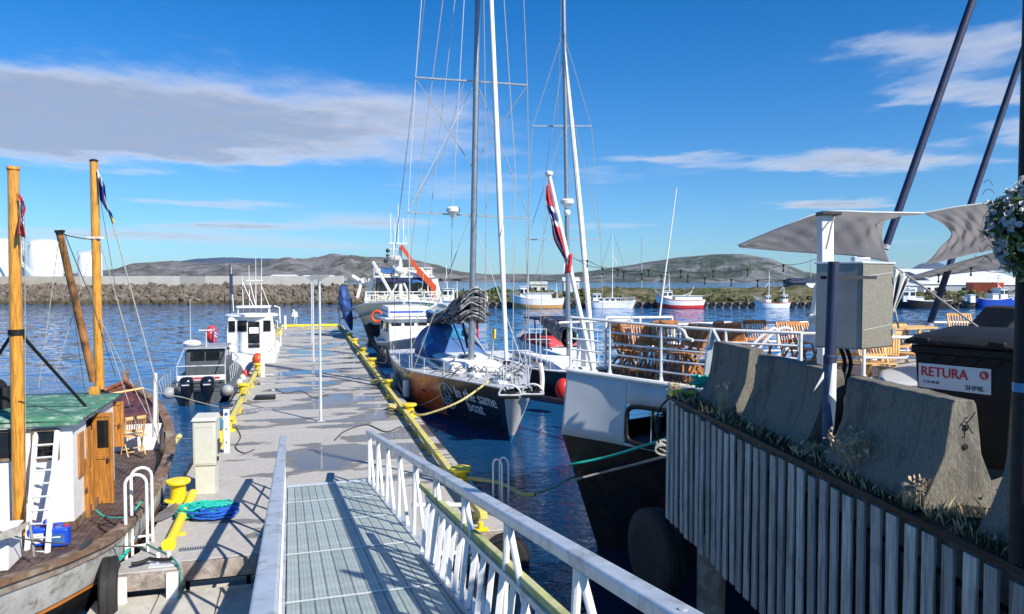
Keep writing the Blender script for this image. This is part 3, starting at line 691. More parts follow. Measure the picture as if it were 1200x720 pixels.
# rings of small yellow brackets on the right timber
for k, (px, py) in enumerate(((455, 468), (563, 622))):
    t = T('kerb_bracket', ('small yellow bracket on the kerb timber below the second bollard', 'small yellow bracket on the kerb timber under the gangway rail')[k], 'bracket', G(px, py, DZ))
    p = G(px, py, DZ); M().beam(p + Vector((-.1, 0, .02)), p + Vector((.14, .03, .02)), .16, .035).build('plate', 'yellow', t); M().tube([p + Vector((0, 0, .03)), p + Vector((0, 0, .16))], .05, 12).build('stud', 'yellow', t)
# electricity pillar
p = wl(-2.03, L0 + 3.05, DZ)
p = G(243, 577, DZ); t = T('electricity_pillar', 'pale cream electricity pillar with closed doors on the pontoon', 'utility pillar', p, PA - .12)
M().box((0, 0, .31), (.40, .34, .62)).build('plinth', 'pillar_cream', t, world=False, bev=.008)
M().box((0, 0, 1.11), (.46, .40, .96)).build('cabinet', 'pillar_cream', t, world=False, bev=.01)
M().box((0, -.205, 1.11), (.40, .012, .88)).build('door', 'pillar_cream', t, world=False, bev=.004)
M().add([(-.25, -.24, 1.592), (.25, -.24, 1.592), (.25, .22, 1.592), (-.25, .22, 1.592), (-.22, -.2, 1.66), (.22, -.2, 1.66), (.22, .2, 1.70), (-.22, .2, 1.70)], [(0, 1, 5, 4), (1, 2, 6, 5), (2, 3, 7, 6), (3, 0, 4, 7), (4, 5, 6, 7), (3, 2, 1, 0)]).build('lid', 'pillar_cream', t, world=False)
m = M(); m.box((.24, .02, 1.0), (.04, .1, .3)); m.box((.24, -.08, .75), (.05, .06, .08)); m.build('socket', 'dark_metal', t, world=False)
for k in range(4): M().box((-.13 + k*.087, -.214, 1.46), (.05, .008, .012)).build('vent_slot', 'grey_steel', t, world=False)
# service post with life-saving kit
p = G(266, 531, DZ); t = T('service_post', 'white flat service post with blue sticker beside the left kerb', 'post', p, PA)
M().box((0, 0, .62), (.15, .09, 1.24)).build('post', 'white_clean', t, world=False, bev=.01)
M().box((0, 0, 1.26), (.34, .24, .05)).build('cap', 'navy_canvas', t, world=False, bev=.02)
M().lathe([(.045, 0), (.045, .012), (.02, .012)], (0, -.05, 1.05), 16, (0, -1, 0)).build('sticker', 'blue_canvas', t, world=False)
M().box((0, 0, .012), (.26, .2, .02)).build('foot_plate', 'grey_steel', t, world=False)
M().box((-.16, -.02, .80), (.12, .14, .30)).build('holder', 'glass_blue', t, world=False, bev=.02)
M().box((-.16, -.02, .45), (.10, .1, .3)).build('hose_reel', 'yellow', t, world=False, bev=.02)
for zz in (.3, .65): M().lathe([(.02, 0), (.02, .02)], (0, -.046, zz), 10, (0, -1, 0)).build('bolt', 'dark_metal', t, world=False)
for (px, py, h, l) in ((308, 442, 1.15, 'white service post halfway along the left side'), (317, 413, 1.0, 'white service post near the far left bollard'), (334.5, 386, 1.2, 'white post at the far left corner of the pontoon')):
    p = G(px, py, DZ); t = T('service_post', l, 'post', p, PA)
    M().box((0, 0, h/2), (.17, .12, h)).build('post', 'white_clean', t, world=False, bev=.01)
    M().box((0, 0, h + .03), (.22, .16, .06)).build('cap', 'white_paint', t, world=False); M().box((0, 0, .012), (.3, .24, .02)).build('foot_plate', 'grey_steel', t, world=False)
# street lamps
for k, (px, py, l) in enumerate(((376, 494, 'nearest tall grey lamp post on the pontoon'), (367.5, 424, 'second tall lamp post on the pontoon'), (365.5, 402, 'third and farthest tall lamp post on the pontoon'))):
    p = G(px, py, DZ); t = T('lamp_post', l, 'lamp post', p, PA, 'lamp posts down the middle of the pontoon')
    M().tube([(0, 0, 0), (0, 0, 4.5)], .05, 14, r2=.035).build('pole', 'alu_bright', t, world=False)
    M().box((0, 0, .02), (.26, .26, .03)).build('base_plate', 'grey_steel', t, world=False)
    M().loft([[(-.3 + a*.0, y, 4.72), (-.05, y*.4, 4.58), (.05, y*.4, 4.58), (.3, y, 4.72), (.3, y, 4.76), (-.3, y, 4.76)] for a, y in ((0, -.16), (0, .16))], closed=True).build('lamp_head', 'grey_steel', t, world=False)
    M().lathe([(.05, 4.45), (.06, 4.6), (.03, 4.62)], (0, 0, 0), 12).build('collar', 'grey_steel', t, world=False)
# deck plates, hatch, rope coils
for k, (pts, l) in enumerate((([(470, 500), (452, 506), (430, 498), (405, 505), (392, 516)], 'dark hose lying loose on the deck beyond the gangway end'), ([(322, 455), (335, 461), (352, 458), (368, 466), (384, 463)], 'thin dark line lying across the deck by the black box'), ([(276, 500), (282, 512), (276, 524), (286, 531), (298, 527)], 'short dark power cable beside the service post'))):
    tag(M().tube(smooth_path([G(x, y, DZ + .02) for x, y in pts], 8), (.018, .012, .014)[k], 6).build('deck_line', 'rope_dark'), l, 'line')
p = G(196, 602, DZ); t = T('steel_plate', 'grey steel plate lying behind the near left bollard', 'plate', p, PA)
M().add([G(177, 613, DZ + .005), G(186, 601, DZ + .005), G(206, 589, DZ + .005), G(217, 597, DZ + .005), G(190, 610, DZ + .005)] + [G(177, 613, DZ + .03), G(186, 601, DZ + .03), G(206, 589, DZ + .03), G(217, 597, DZ + .03), G(190, 610, DZ + .03)], [(4, 3, 2, 1, 0), (5, 6, 7, 8, 9)] + [(k, (k + 1) % 5, 5 + (k + 1) % 5, 5 + k) for k in range(5)]).build('plate', 'stainless', t)
p = G(232, 643, DZ + .005); t = T('drain_grate', 'small rectangular drain grate in the near edge of the deck', 'grate', p, PA)
M().box((0, 0, 0), (.62, .18, .008)).build('frame', 'grey_steel', t, world=False)
m = M(); [m.box((-.28 + k*.04, 0, .007), (.02, .15, .006)) for k in range(15)]; m.build('bars', 'dark_metal', t, world=False, kind='stuff')
p = G(311, 468, DZ); t = T('deck_box', 'flat black box lying on the pontoon right of the left kerb', 'box', p, PA)
M().box((0, 0, .07), (.75, .42, .14)).build('body', 'black', t, world=False, bev=.02); M().box((0, 0, .15), (.7, .38, .02)).build('lid', 'dark_metal', t, world=False, bev=.008)
for s_ in (-1, 1): M().box((s_*.39, 0, .08), (.03, .14, .04)).build('handle', 'grey_steel', t, world=False)
# net and rope bundle
def coil(c, rx, ry, turns, r, seed, jit=.03, dz=.012, rz=0.):
    rr = random.Random(seed); pts = []
    for i in range(turns*22):
        a = 2*pi*i/22; k = 1 + .25*sin(a*.37 + seed) + rr.uniform(-jit, jit)*2; x = rx*k*cos(a)*(.62 + .38*((i/22) % 1.7)/1.7); y = ry*k*sin(a)
        pts.append(Vector(c) + Vector((x*cos(rz) - y*sin(rz), x*sin(rz) + y*cos(rz), r + dz*(i/22) + rr.uniform(0, jit))))
    return pts
c = G(243, 608, DZ)
t = T('rope_heap', 'heap of teal netting and blue rope on the near left of the deck', 'rope heap', c)
for i, (dx, dy, a, b, n, mt) in enumerate(((-.34, .08, .22, .20, 8, 'rope_teal'), (-.02, .30, .46, .16, 8, 'rope_teal'), (.12, .0, .40, .2, 8, 'net_blue'), (.30, .2, .2, .16, 7, 'net_blue'), (.08, .12, .26, .1, 9, 'rope_teal'), (-.42, -.02, .14, .16, 6, 'rope_teal'))):
    M().tube(coil(c + Vector((dx, dy, 0)), a, b, n, .022, i + 3, .04, .022, .15), .022, 6).build('rope', mt, t)
for k, (px, py, rx, l) in enumerate(((463, 481, .32, 'yellow rope coiled left of the kerb beside the bow line bollard'), (425, 418, .36, 'coil of yellow rope beyond the third bollard'), (441, 451, .22, 'small yellow rope coil inside the kerb timber'))):
    c = G(px, py, DZ); tag(M().tube(coil(c, rx, rx*.6, 5, .03, k + 20, .05, .03), .03, 6).build('rope_coil', 'rope_yellow'), l, 'rope')
# person at the end of the pontoon
def person():
    p = G(346, 383.5, DZ); t = T('person', 'person in a pale hooded jacket and light blue trousers at the pontoon end', 'person', p, .3)
    def skin(name, verts, edges, mt, parent):
        me = bpy.data.meshes.new(name); me.from_pydata([v[:3] for v in verts], edges, []); me.materials.append(MT[mt])
        o = bpy.data.objects.new(name, me); COL.objects.link(o); o.parent = parent; XF[o.name] = XF[t.name]
        s = o.modifiers.new('skin', 'SKIN'); s.use_smooth_shade = True
        for i, v in enumerate(verts): me.skin_vertices[0].data[i].radius = (v[3], v[3]*(v[4] if len(v) > 4 else 1))
        me.skin_vertices[0].data[0].use_root = True
        b = o.modifiers.new('sub', 'SUBSURF'); b.levels = 1; b.render_levels = 2; return o
    body = skin('body', [(0, 0, .92, .11), (-.02, 0, 1.15, .12), (-.05, 0, 1.36, .13), (-.10, 0, 1.5, .05), (-.14, 0, 1.62, .085), (-.15, 0, 1.70, .07), (.09, .02, .88, .08), (.10, .0, .48, .06), (.12, .05, .08, .045), (.12, -.1, .04, .04), (-.09, -.02, .88, .08), (-.09, -.05, .48, .06), (-.08, 0, .08, .045), (-.08, -.14, .04, .04),
        (.14, 0, 1.38, .06), (.20, .02, 1.12, .048), (.14, -.16, .98, .04), (.08, -.2, .97, .035), (-.22, 0, 1.38, .06), (-.27, .02, 1.12, .048), (-.2, -.16, .98, .04), (-.14, -.2, .97, .035)],
        [(0, 1), (1, 2), (2, 3), (3, 4), (4, 5), (0, 6), (6, 7), (7, 8), (8, 9), (0, 10), (10, 11), (11, 12), (12, 13), (2, 14), (14, 15), (15, 16), (16, 17), (2, 18), (18, 19), (19, 20), (20, 21)], 'skin', t)
    skin('jacket', [(0, 0, .86, .19, .8), (-.02, 0, 1.1, .19, .8), (-.05, 0, 1.38, .17, .8), (-.11, 0, 1.52, .09), (.14, 0, 1.40, .085), (.21, .02, 1.12, .07), (.15, -.15, .99, .055), (-.22, 0, 1.40, .085), (-.28, .02, 1.12, .07), (-.21, -.15, .99, .055)],
         [(0, 1), (1, 2), (2, 3), (2, 4), (4, 5), (5, 6), (2, 7), (7, 8), (8, 9)], 'white_clean', t)
    skin('hood', [(-.11, .01, 1.52, .10), (-.14, .02, 1.63, .125), (-.15, .02, 1.72, .09)], [(0, 1), (1, 2)], 'white_paint', t)
    MT['jeans'] = mat('jeans', (.25, .33, .48), .8)
    skin('trousers', [(0, 0, .90, .13), (.09, .02, .84, .10), (.10, 0, .48, .08), (.12, .05, .14, .065), (-.09, -.02, .84, .10), (-.09, -.05, .48, .08), (-.08, 0, .14, .065)], [(0, 1), (1, 2), (2, 3), (0, 4), (4, 5), (5, 6)], 'jeans', t)
    for x, y in ((.12, .0), (-.08, -.05)): M().box((x, y - .02, .05), (.11, .28, .1), top=.8).build('shoe', 'dark_metal', t, world=False, bev=.02)
person()
# hoop ladders
def hoop_ladder(c, rz, label, h=1.05, w=.34, gap=.2, down=1.2, r=.022):
    t = T('ladder', label, 'ladder', c, rz, 'white hoop ladders on the pontoon')
    for g in (-1, 1):
        pts = [(g*gap*.0 + g*gap, y, z) for y, z in [(-w/2, -down), (-w/2, 0), (-w/2, h - w/2)] + [(-w/2*cos(a), h - w/2 + w/2*sin(a)) for a in [pi*k/8 for k in range(1, 8)]] + [(w/2, h - w/2), (w/2, 0.02)]]
        M().tube(pts, r, 10).build('hoop', 'white_clean', t, world=False)
    for k in range(int(down/.28) + 1): M().tube([(-gap, -w/2, -.05 - k*.28), (gap, -w/2, -.05 - k*.28)], .018, 8).build('rung', 'white_clean', t, world=False)
    for g in (-1, 1): M().box((g*gap, w/2, .012), (.12, .1, .02)).build('foot', 'white_clean', t, world=False)
    return t
p = G(587, 600, DZ - .35); hoop_ladder(p, PA + .55, 'white hoop ladder on the right edge near the thick yellow rope', h=1.15, w=.26, gap=.10)
hoop_ladder(G(323, 389, DZ), PA + pi/2, 'white hoop ladder at the far left corner', h=1.0)
# near left tongue with ladder and dolphin tyre
tg = T('ladder_platform', 'small concrete landing with white legs at the near left corner', 'landing', G(165, 670, DZ), PA)
ly0 = L0 - .95; xl = -2.95
M().box((xl + .52, ly0 + .42, DZ - .10), (1.04, 1.05, .20)).build('slab', 'concrete', pt and tg, world=False) if False else None
m = M(); m.prism([wl(xl, L0 - .35, DZ - .16), wl(xl + 1.02, L0 - .35, DZ - .16), wl(xl + .95, L0 + .0, DZ - .16), wl(xl + .7, L0 + .55, DZ - .16), wl(xl + .2, L0 + .55, DZ - .16), wl(xl, L0 + .1, DZ - .16)], (0, 0, .18)); m.build('slab', 'concrete', tg, bev=.02)
M().beam(wl(xl - .02, L0 - .36, DZ - .13), wl(xl + 1.04, L0 - .36, DZ - .13), .10, .26).build('edge_board', 'old_wood', tg)
for x in (xl + .14, xl + .88): M().beam(wl(x, L0 - .43, DZ - .02), wl(x, L0 - .43, -1.2), .16, .08).build('leg', 'white_clean', tg)
M().beam(wl(xl + .5, L0 - .12, DZ + .03), wl(xl + .92, L0 - .12, DZ + .03), .26, .02).build('cleat_plate', 'alu_bright', tg)
for x in (.62, .78): M().tube([wl(xl + x, L0 - .1, DZ + .03), wl(xl + x, L0 - .1, DZ + .2)], .035, 12).build('cleat_post', 'white_clean', tg)
M().tube(line([wl(xl + .25, L0 - .2, DZ + .1), wl(xl + .5, L0 - .12, DZ + .13), wl(xl + .85, L0 - .2, DZ + .12)], .02, 5), .03, 8).build('shackle_chain', 'black', tg)
def u(px, py): return hit(px, py, wl(0, L0 - .1, 0), wl(0, 1, 0) - wl(0, 0, 0))
t = T('ladder', 'tall white hoop ladder at the near left corner beside the wooden boat', 'ladder', G(163, 635, DZ), PA, 'white hoop ladders on the pontoon')
for dy, pa, pb in ((-.15, 148, 173), (.18, 155, 179)):
    y0 = L0 + dy; A = G(pa, 645 - dy*35, DZ); B = G(pb, 641 - dy*35, DZ); w = (B - A); r_ = w.length/2; h = 1.33
    pts = [A + Vector((0, 0, z)) for z in (-.3, .3, h - r_)] + [A + w*(.5 - .5*cos(q)) + Vector((0, 0, h - r_ + r_*sin(q))) for q in [pi*k/8 for k in range(1, 8)]] + [B + Vector((0, 0, z)) for z in (h - r_, .3, -.05)]
    M().tube(pts, .026, 10).build('hoop', 'white_clean', t)
    M().tube([A + Vector((0, 0, .12)), B + Vector((0, 0, .12))], .02, 8).build('rung', 'white_clean', t)
for k, (pts, mt, l) in enumerate((([G(150, 645, DZ + .1), wl(xl - .02, L0 - .4, DZ + .02), wl(xl + .03, L0 - .48, -.1), wl(xl + .02, L0 - .5, -1.3)], 'rope_teal', 'teal rope hanging over the left leg of the landing'), ([G(172, 638, DZ + .15), wl(xl + .93, L0 - .3, DZ + .08), wl(xl + 1.0, L0 - .5, .1), wl(xl + .85, L0 - .5, -.8), wl(xl + .4, L0 - .5, -1.2)], 'rope_green', 'dark green rope hanging over the right leg of the landing'))):
    tag(M().tube(smooth_path(pts, 8), .03 if k == 0 else .018, 8).build('mooring_rope', mt), l, 'rope')
def tyre(c, r, w, axis, label, nm='tyre_fender'):
    t = T(nm, label, 'tyre', c); a = Vector(axis).normalized()
    M().lathe([(r*.55, -w*.42), (r*.8, -w*.5), (r*.97, -w*.40), (r, -w*.2), (r, w*.2), (r*.97, w*.40), (r*.8, w*.5), (r*.55, w*.42)], c, 36, axis).build('casing', 'rubber', t)
    m = M(); q = a.to_track_quat('Z', 'Y').to_matrix()
    for k in range(44):
        an = 2*pi*k/44
        for s in (-1, 1): p = Vector(c) + q @ Vector((r*cos(an), r*sin(an), s*w*.2)); m.box(p, (.03, .09, w*.3), rot=q @ Matrix.Rotation(an, 3, 'Z'))
    m.build('tread', 'rubber', t, kind='stuff')
    M().lathe([(r*.3, -w*.3), (r*.56, -w*.3), (r*.56, w*.3), (r*.3, w*.3)], c, 24, axis).build('rim', 'dark_metal', t); return t
tyre(P(129, 694, 11.15), .52, .27, wl(1, .15, 0) - wl(0, 0, 0), 'big black tyre fender hanging at the near left corner')
tyre(wl(3.45, L0 - .2, .1), .42, .26, wl(.3, 1, 0) - wl(0, 0, 0), 'black tyre fender on the near right corner under the gangway')
tag(M().add([G(247, 667, .3), G(250, 664, .36), G(283, 661, .36), G(279, 664, .3), G(247, 667, .3) + Vector((0, .08, 0)), G(250, 664, .36) + Vector((0, .08, 0)), G(283, 661, .36) + Vector((0, .08, 0)), G(279, 664, .3) + Vector((0, .08, 0))], [(0, 1, 2, 3), (7, 6, 5, 4), (0, 4, 5, 1), (1, 5, 6, 2), (2, 6, 7, 3), (3, 7, 4, 0)]).build('reflector', 'red_paint'), 'red reflector strip under the near edge of the pontoon', 'reflector')

# ------------------------------------------------------------------ gangway
GA = .2995; GF = Vector((-4.05, 15.75, .66)); SLP = .140; GL = 15.2
gw = T('gangway', 'white aluminium gangway with grated deck sloping down to the pontoon', 'gangway', GF, GA)
def gz(d): return SLP*d
rotg = Matrix.Rotation(-math.atan(SLP), 3, 'X')
NP, NS = 12, 7; seg = GL/NS; bw = 1.66/NP
def tread_mat():
    m = bpy.data.materials.new('tread_plank'); m.use_nodes = True; t = m.node_tree; q = NT(t); b = t.nodes['Principled BSDF']
    g = q.n('ShaderNodeTexCoord').outputs['Object']; oi = q.n('ShaderNodeObjectInfo')
    v = q.n('ShaderNodeTexWave', wave_type='BANDS', bands_direction='Y', I={'Vector': g, 'Scale': 11., 'Distortion': .0}).outputs['Fac']
    n = q.noise(g, 5, 6, .6); c = q.mix(q.ramp(n, .3, .7), (.36, .44, .42, 1), (.50, .57, .54, 1))
    c = q.mix(q.m('MULTIPLY', q.ramp(q.noise(g, 1.7, 6, .7), .5, .7), .5), c, (.33, .35, .32, 1))
    c = q.mix(1., c, q.mix(oi.outputs['Random'], (.9, .9, .9, 1), (1.08, 1.08, 1.08, 1)), 'MULTIPLY')
    sx = q.n('ShaderNodeSeparateXYZ', I={0: g}).outputs                 # punched anti-slip holes, 40 mm apart
    hx = q.m('ABSOLUTE', q.m('SUBTRACT', q.m('FRACT', q.m('MULTIPLY', sx[0], 25)), .5)); hy = q.m('ABSOLUTE', q.m('SUBTRACT', q.m('FRACT', q.m('MULTIPLY', sx[1], 25)), .5))
    hole = q.m('LESS_THAN', q.m('ADD', q.m('MULTIPLY', hx, hx), q.m('MULTIPLY', hy, hy)), .06)
    c = q.mix(q.m('MULTIPLY', hole, .55), c, (.09, .11, .11, 1))
    t.links.new(c, b.inputs['Base Color']); b.inputs['Roughness'].default_value = .5; b.inputs['Metallic'].default_value = .15
    t.links.new(q.n('ShaderNodeBump', I={'Strength': .5, 'Distance': .006, 'Height': v}).outputs[0], b.inputs['Normal']); return m
MT['tread'] = tread_mat()
pm = M(); pm.box((0, 0, 0), (bw - .008, seg*sqrt(1 + SLP*SLP) - .035, .03), rot=rotg); plank0 = pm.build('tread_plank', 'tread', gw, world=False, smooth=0)
for i in range(NS):
    for k in range(NP):
        o = plank0 if (i == 0 and k == 0) else plank0.copy()
        if o is not plank0: COL.objects.link(o)
        o.location = (-.83 + bw*(k + .5), -(i + .5)*seg, gz((i + .5)*seg))
    M().box((0, -i*seg - .005, gz(i*seg) + .002), (1.67, .03, .038), rot=rotg).build('cross_strip', 'alu_bright', gw, world=False)
for s in (-1, 1):
    M().beam((s*.90, .05, -.06), (s*.90, -GL, gz(GL) - .06), .12, .16).build('side_beam', 'aluminium', gw, world=False, bev=.008)
    TH = 1.08
    M().beam((s*.91, .10, TH + gz(0)), (s*.91, -GL, TH + gz(GL)), .135, .09).build('handrail', 'aluminium', gw, world=False, bev=.018)
    n = 10; pitch = GL/n
    for k in range(n + 1):
        d = .08 + k*pitch*.985
        M().tube([(s*.90, -d, gz(d) + .02), (s*.90, -d - (.0 if k == 0 else .12), gz(d) + TH - .04)], .030, 10).build('post', 'white_clean', gw, world=False)
        if k < n:
            d2 = d + pitch*.62
            M().tube([(s*.90, -d - .18, gz(d) + TH - .05), (s*.90, -d2, gz(d2) + .03)], .028, 10).build('brace', 'white_clean', gw, world=False)
        if k in (3, 5, 7, 9):
            for e in (-.1, .1): M().lathe([(.022, 0), (.022, .008), (.01, .01)], (s*.91, -d + e*1.6, gz(d - e*1.6) + TH + .045), 10).build('bolt', 'grey_steel', gw, world=False)
M().beam((-.96, .1, .45), (-.96, -2.0, .45 + gz(2.)), .03, .03).build('guide_rail', 'white_clean', gw, world=False)
M().box((0, .12, -.02), (1.7, .26, .02)).build('landing_flap', 'alu_bright', gw, world=False)
# outrigger pipes right of the gangway and roller legs
m = M()
for d, z in ((5.6, .35), (6.2, -.25)):
    M().tube([(.95, -d, gz(d) + z), (1.75, -d + .1, gz(d) + z - .1)], .035, 10).build('outrigger_pipe', 'white_clean', gw, world=False)
M().tube([(1.55, -5.3, gz(5.3) + .3), (1.55, -5.5, -1.6)], .06, 10).build('roller_leg', 'white_clean', gw, world=False)
# slatted guard panel with mossy wooden top rail leaning inside the right truss
gp = T('guard_panel', 'leaning white slatted guard panel with mossy green wooden top rail', 'guard rail', W2(gw, (.8, -5.2, gz(5.2))), GA)
d0, d1 = 7.45, 13.4
def gl(x, d, h): return W2(gw, (x, -d, gz(d) + h))
M().beam(gl(.90, d0 - .75, .80), gl(.94, d1, .56), .07, .07).build('top_rail', 'moss_wood', gp, bev=.01)
M().beam(gl(.87, d0 - .2, .73), gl(.90, d1, .50), .05, .05).build('under_rail', 'aluminium', gp)
M().beam(gl(.77, d0, .06), gl(.77, d1, .06), .05, .05).build('bottom_rail', 'aluminium', gp)
k = 0; d = d0
while d < d1: M().beam(gl(.78, d, .08), gl(.875, d - .12, .71 - (d - d0)*.037), .045, .03).build('slat', 'white_clean', gp); d += .30
# ------------------------------------------------------------------ quay on the right
QA = Vector((2.10, 9.93)); QD = Vector((.67, -6.0)).normalized()      # quay edge, running toward the camera
QZ = 3.55
def qe(s, off=0., z=QZ):                                 # s metres from the corner toward the camera, off metres inland
    return Vector((QA.x + QD.x*s - QD.y*off, QA.y + QD.y*s + QD.x*off, z))
qang = atan2(QD.x, -QD.y)                                # rotation so local -y follows QD
qy = T('quay', 'raised quay on the right with a face of silvered upright boards', 'quay', qe(0, 0, 0), qang); qy['kind'] = 'structure'; del qy['category']
m = M(); m.prism([qe(.06, .12, QZ - .34), qe(12.4, .12, QZ - .34), qe(12.4, 26, QZ - .34), qe(.06, 26, QZ - .34)], (0, 0, .32)); m.build('quay_deck', 'concrete_dark', qy)
m = M(); m.beam(qe(.0, .085, QZ - .006), qe(12.4, .085, QZ - .006), .13, .045); m.build('edge_cap', 'black', qy)
m = M(); m.prism([qe(.1, .16, 2.0), qe(12.4, .16, 2.0), qe(12.4, 3, 2.0), qe(.1, 3, 2.0)], (0, 0, QZ - .36 - 2.0)); m.build('face_backing', 'black', qy)
for s_ in (.35, 3.6, 7.0):
    M().tube([qe(s_, .55, -1.5), qe(s_, .55, 2.02)], .19, 14).build('pile', 'old_wood', qy)
bd = M(); bd.box((0, 0, 0), (.024, .108, 1.62)); b0 = bd.build('face_board', 'silver_board', qy, world=False, smooth=0, bev=.004)
s_ = .07; first = True; i = 0
while s_ < 11.6:
    o = b0 if first else b0.copy()
    if not first: COL.objects.link(o)
    first = False; p = XF[qy.name].inverted() @ qe(s_, .035 + R.uniform(-.004, .004), 0)
    o.location = (p.x, p.y, QZ - .07 - .81 + R.uniform(-.018, .018)); o.rotation_euler = (R.uniform(-.012, .012), 0, R.uniform(-.06, .06)); o.scale = (1, R.uniform(.92, 1.08), 1); s_ += R.uniform(.172, .188); i += 1
m = M(); [m.beam(qe(0, .10, z), qe(12.4, .10, z), .10, .12) for z in (2.2, 3.2)]; m.build('waling', 'black', qy)
# soil and grass strip
m = M()
def fs(u, v):
    s = .15 + 11.8*u; o = .14 + 1.0*v; p = qe(s, o, 0); h = noise.fractal(Vector((s*1.7, o*3, 0)), 1, 2, 4)
    return (p.x, p.y, QZ - .015 + max(0, .05 + .06*h)*sin(pi*min(1, v*1.2))**.5)
m.grid(fs, 120, 10); o = m.build('soil_strip', 'concrete_dark', smooth=60, fix=False); o['kind'] = 'structure'; MT['soil'] = mat('soil', (.022, .020, .014), .95, var=.5, sc=20, bump=.8); o.data.materials[0] = MT['soil']
def blades(name, fn, n, h0, h1, mt, label, seed, lean=.35, wd=.006):
    rr = random.Random(seed); m = M()
    for i in range(n):
        p = Vector(fn(rr)); h = rr.uniform(h0, h1); a = rr.uniform(0, 2*pi); l = rr.uniform(.05, lean)*h; w = Vector((cos(a + 1.6), sin(a + 1.6), 0))*wd; q = Vector((cos(a), sin(a), 0))*l
        m.add([p - w, p + w, p + q*.35 + Vector((0, 0, h*.6)) + w*.7, p + q + Vector((0, 0, h)), p + q*.35 + Vector((0, 0, h*.6)) - w*.7], [(0, 1, 2, 3, 4)])
    o = m.build(name, mt, smooth=0, fix=False); o['kind'] = 'stuff'; o['label'] = label; return o
def along(rr):
    s = rr.uniform(.1, 11.5); o = rr.uniform(.04, .62)
    if noise.noise(Vector((s*1.3, 0, 4))) < -.15: o = rr.uniform(.04, .3)
    return qe(s, o, QZ + .01)
blades('verge_grass', along, 5200, .02, .085, 'grass_mix', 'short dark grass along the quay edge', 3, .8, .004)
blades('dry_verge_grass', along, 1500, .04, .13, 'dry_grass', 'dry tan grass stalks among the verge', 4, .9, .003)
def weed(c, n, h, spread, label, seed, mt='dry_grass', heads=True, nm='weed'):
    rr = random.Random(seed); c = Vector(c); t = T(nm, label, nm, c); m = M(); hm = M()
    for i in range(n):
        a = rr.uniform(0, 2*pi); l = rr.uniform(.1, 1)*spread; hh = h*rr.uniform(.55, 1); q = c + Vector((cos(a)*l, sin(a)*l, hh)); b = c + Vector((cos(a)*.04, sin(a)*.04, 0)); mid = b.lerp(q, .5) + Vector((0, 0, hh*.12))
        m.tube([b, mid, q], .0035, 4, r2=.0018)
        if heads:
            for j in range(7):
                e = mid.lerp(q, .3 + .7*rr.random()); v = Vector((rr.gauss(0, 1), rr.gauss(0, 1), rr.gauss(0, 1)))*.018; e2 = e + v*1.6; m.tube([e, e2], .0015, 3)
                hm.add([e2 - v*.35, e2 + v.orthogonal()*.4, e2 + v*.5, e2 - v.orthogonal()*.4], [(0, 1, 2, 3)])
    m.build('stems', mt, t, smooth=0, fix=False)
    if heads: hm.build('seed_heads', mt, t, smooth=0, fix=False, kind='stuff')
    lv = M()
    for i in range(n*2):
        a = rr.uniform(0, 2*pi); l = rr.uniform(.04, .14); p = c + Vector((cos(a)*.03, sin(a)*.03, .0)); q = Vector((cos(a)*l, sin(a)*l, rr.uniform(.03, .12))); w = Vector((-sin(a), cos(a), 0))*.009
        lv.add([p - w, p + w, p + q], [(0, 1, 2)])
    lv.build('leaves', 'grass_mix', t, smooth=0, fix=False); return t
weed(G(848, 490, QZ), 40, .42, .10, 'tuft of tall dry straw in front of the first barrier', 1, heads=False)
weed(G(1012, 562, QZ), 60, .40, .30, 'brown seeded weed leaning over the verge beside the blue pole', 2)
weed(G(1066, 600, QZ), 34, .17, .07, 'short cut straw stalks at the foot of the third barrier', 3, heads=False)
weed(G(1080, 600, QZ), 9, .22, .05, 'thin seeded weed beside the cut straw stalks', 5)
weed(G(915, 522, QZ), 26, .12, .12, 'low green weed in front of the second barrier', 4, 'grass_mix', False)
weed(G(958, 538, QZ), 30, .14, .16, 'low dry weed at the foot of the second barrier', 8, 'dry_grass')
weed(G(790, 462, QZ), 14, .16, .12, 'small bare weed at the quay corner', 6)
# jersey barriers
def barrier(s0, s1, off, h, label, holes=True, tilt=0., seed=0):
    L = s1 - s0; c = qe((s0 + s1)/2, off, QZ); t = T('concrete_barrier', label, 'barrier', c + Vector((0, 0, .02)), qang, 'concrete barriers along the quay edge')
    rr = random.Random(seed); pr = [(-.29, 0), (-.285, .07), (-.235, .15), (-.14, .38), (-.105, .60), (-.09, h - .03), (-.07, h), (.07, h), (.09, h - .03), (.105, .60), (.14, .38), (.235, .15), (.285, .07), (.29, 0)]
    n = 14; secs = []
    for i in range(n + 1):
        y = -L/2 + L*i/n; secs.append([(x + noise.noise(Vector((x*9, y*5 + seed*7, z*9)))*.008, y, z + (noise.noise(Vector((x*7, y*8, seed)))*.010 if z > .05 else 0)) for x, z in pr])
    o = M().loft(secs, closed=True).build('body', 'concrete_dark', t, world=False, smooth=18, bev=.007)
    o.rotation_euler = (0, tilt, 0)
    for yy in (-L*.27, L*.22): M().loft([[(x + (.003 if x > 0 else -.003), yy - .004, z), (x + (.003 if x > 0 else -.003), yy + .004, z)] for x, z in pr[1:-1]], caps=False).build('form_seam', 'concrete_dark', t, world=False, smooth=0)
    if holes:
        for e in (-1, 1):
            for z in (.60, .46): M().lathe([(.022, 0), (.022, .004), (.012, .006)], (.01, e*(L/2 + .002), z*h/.8), 14, (0, e, 0)).build('lifting_hole', 'black', t, world=False)
    return t
barrier(.55, 1.62, .56, .78, 'rough stained concrete barrier, farthest of the row by the quay corner', seed=1)
barrier(1.96, 3.36, .50, .755, 'smooth dark concrete barrier left of the blue pole', False, seed=2)
barrier(3.81, 5.07, .44, .755, 'concrete barrier with a sunlit end in front of the black waste bin', seed=3)
barrier(5.56, 7.3, .46, .77, 'shaded concrete barrier cut by the right picture edge', seed=4)
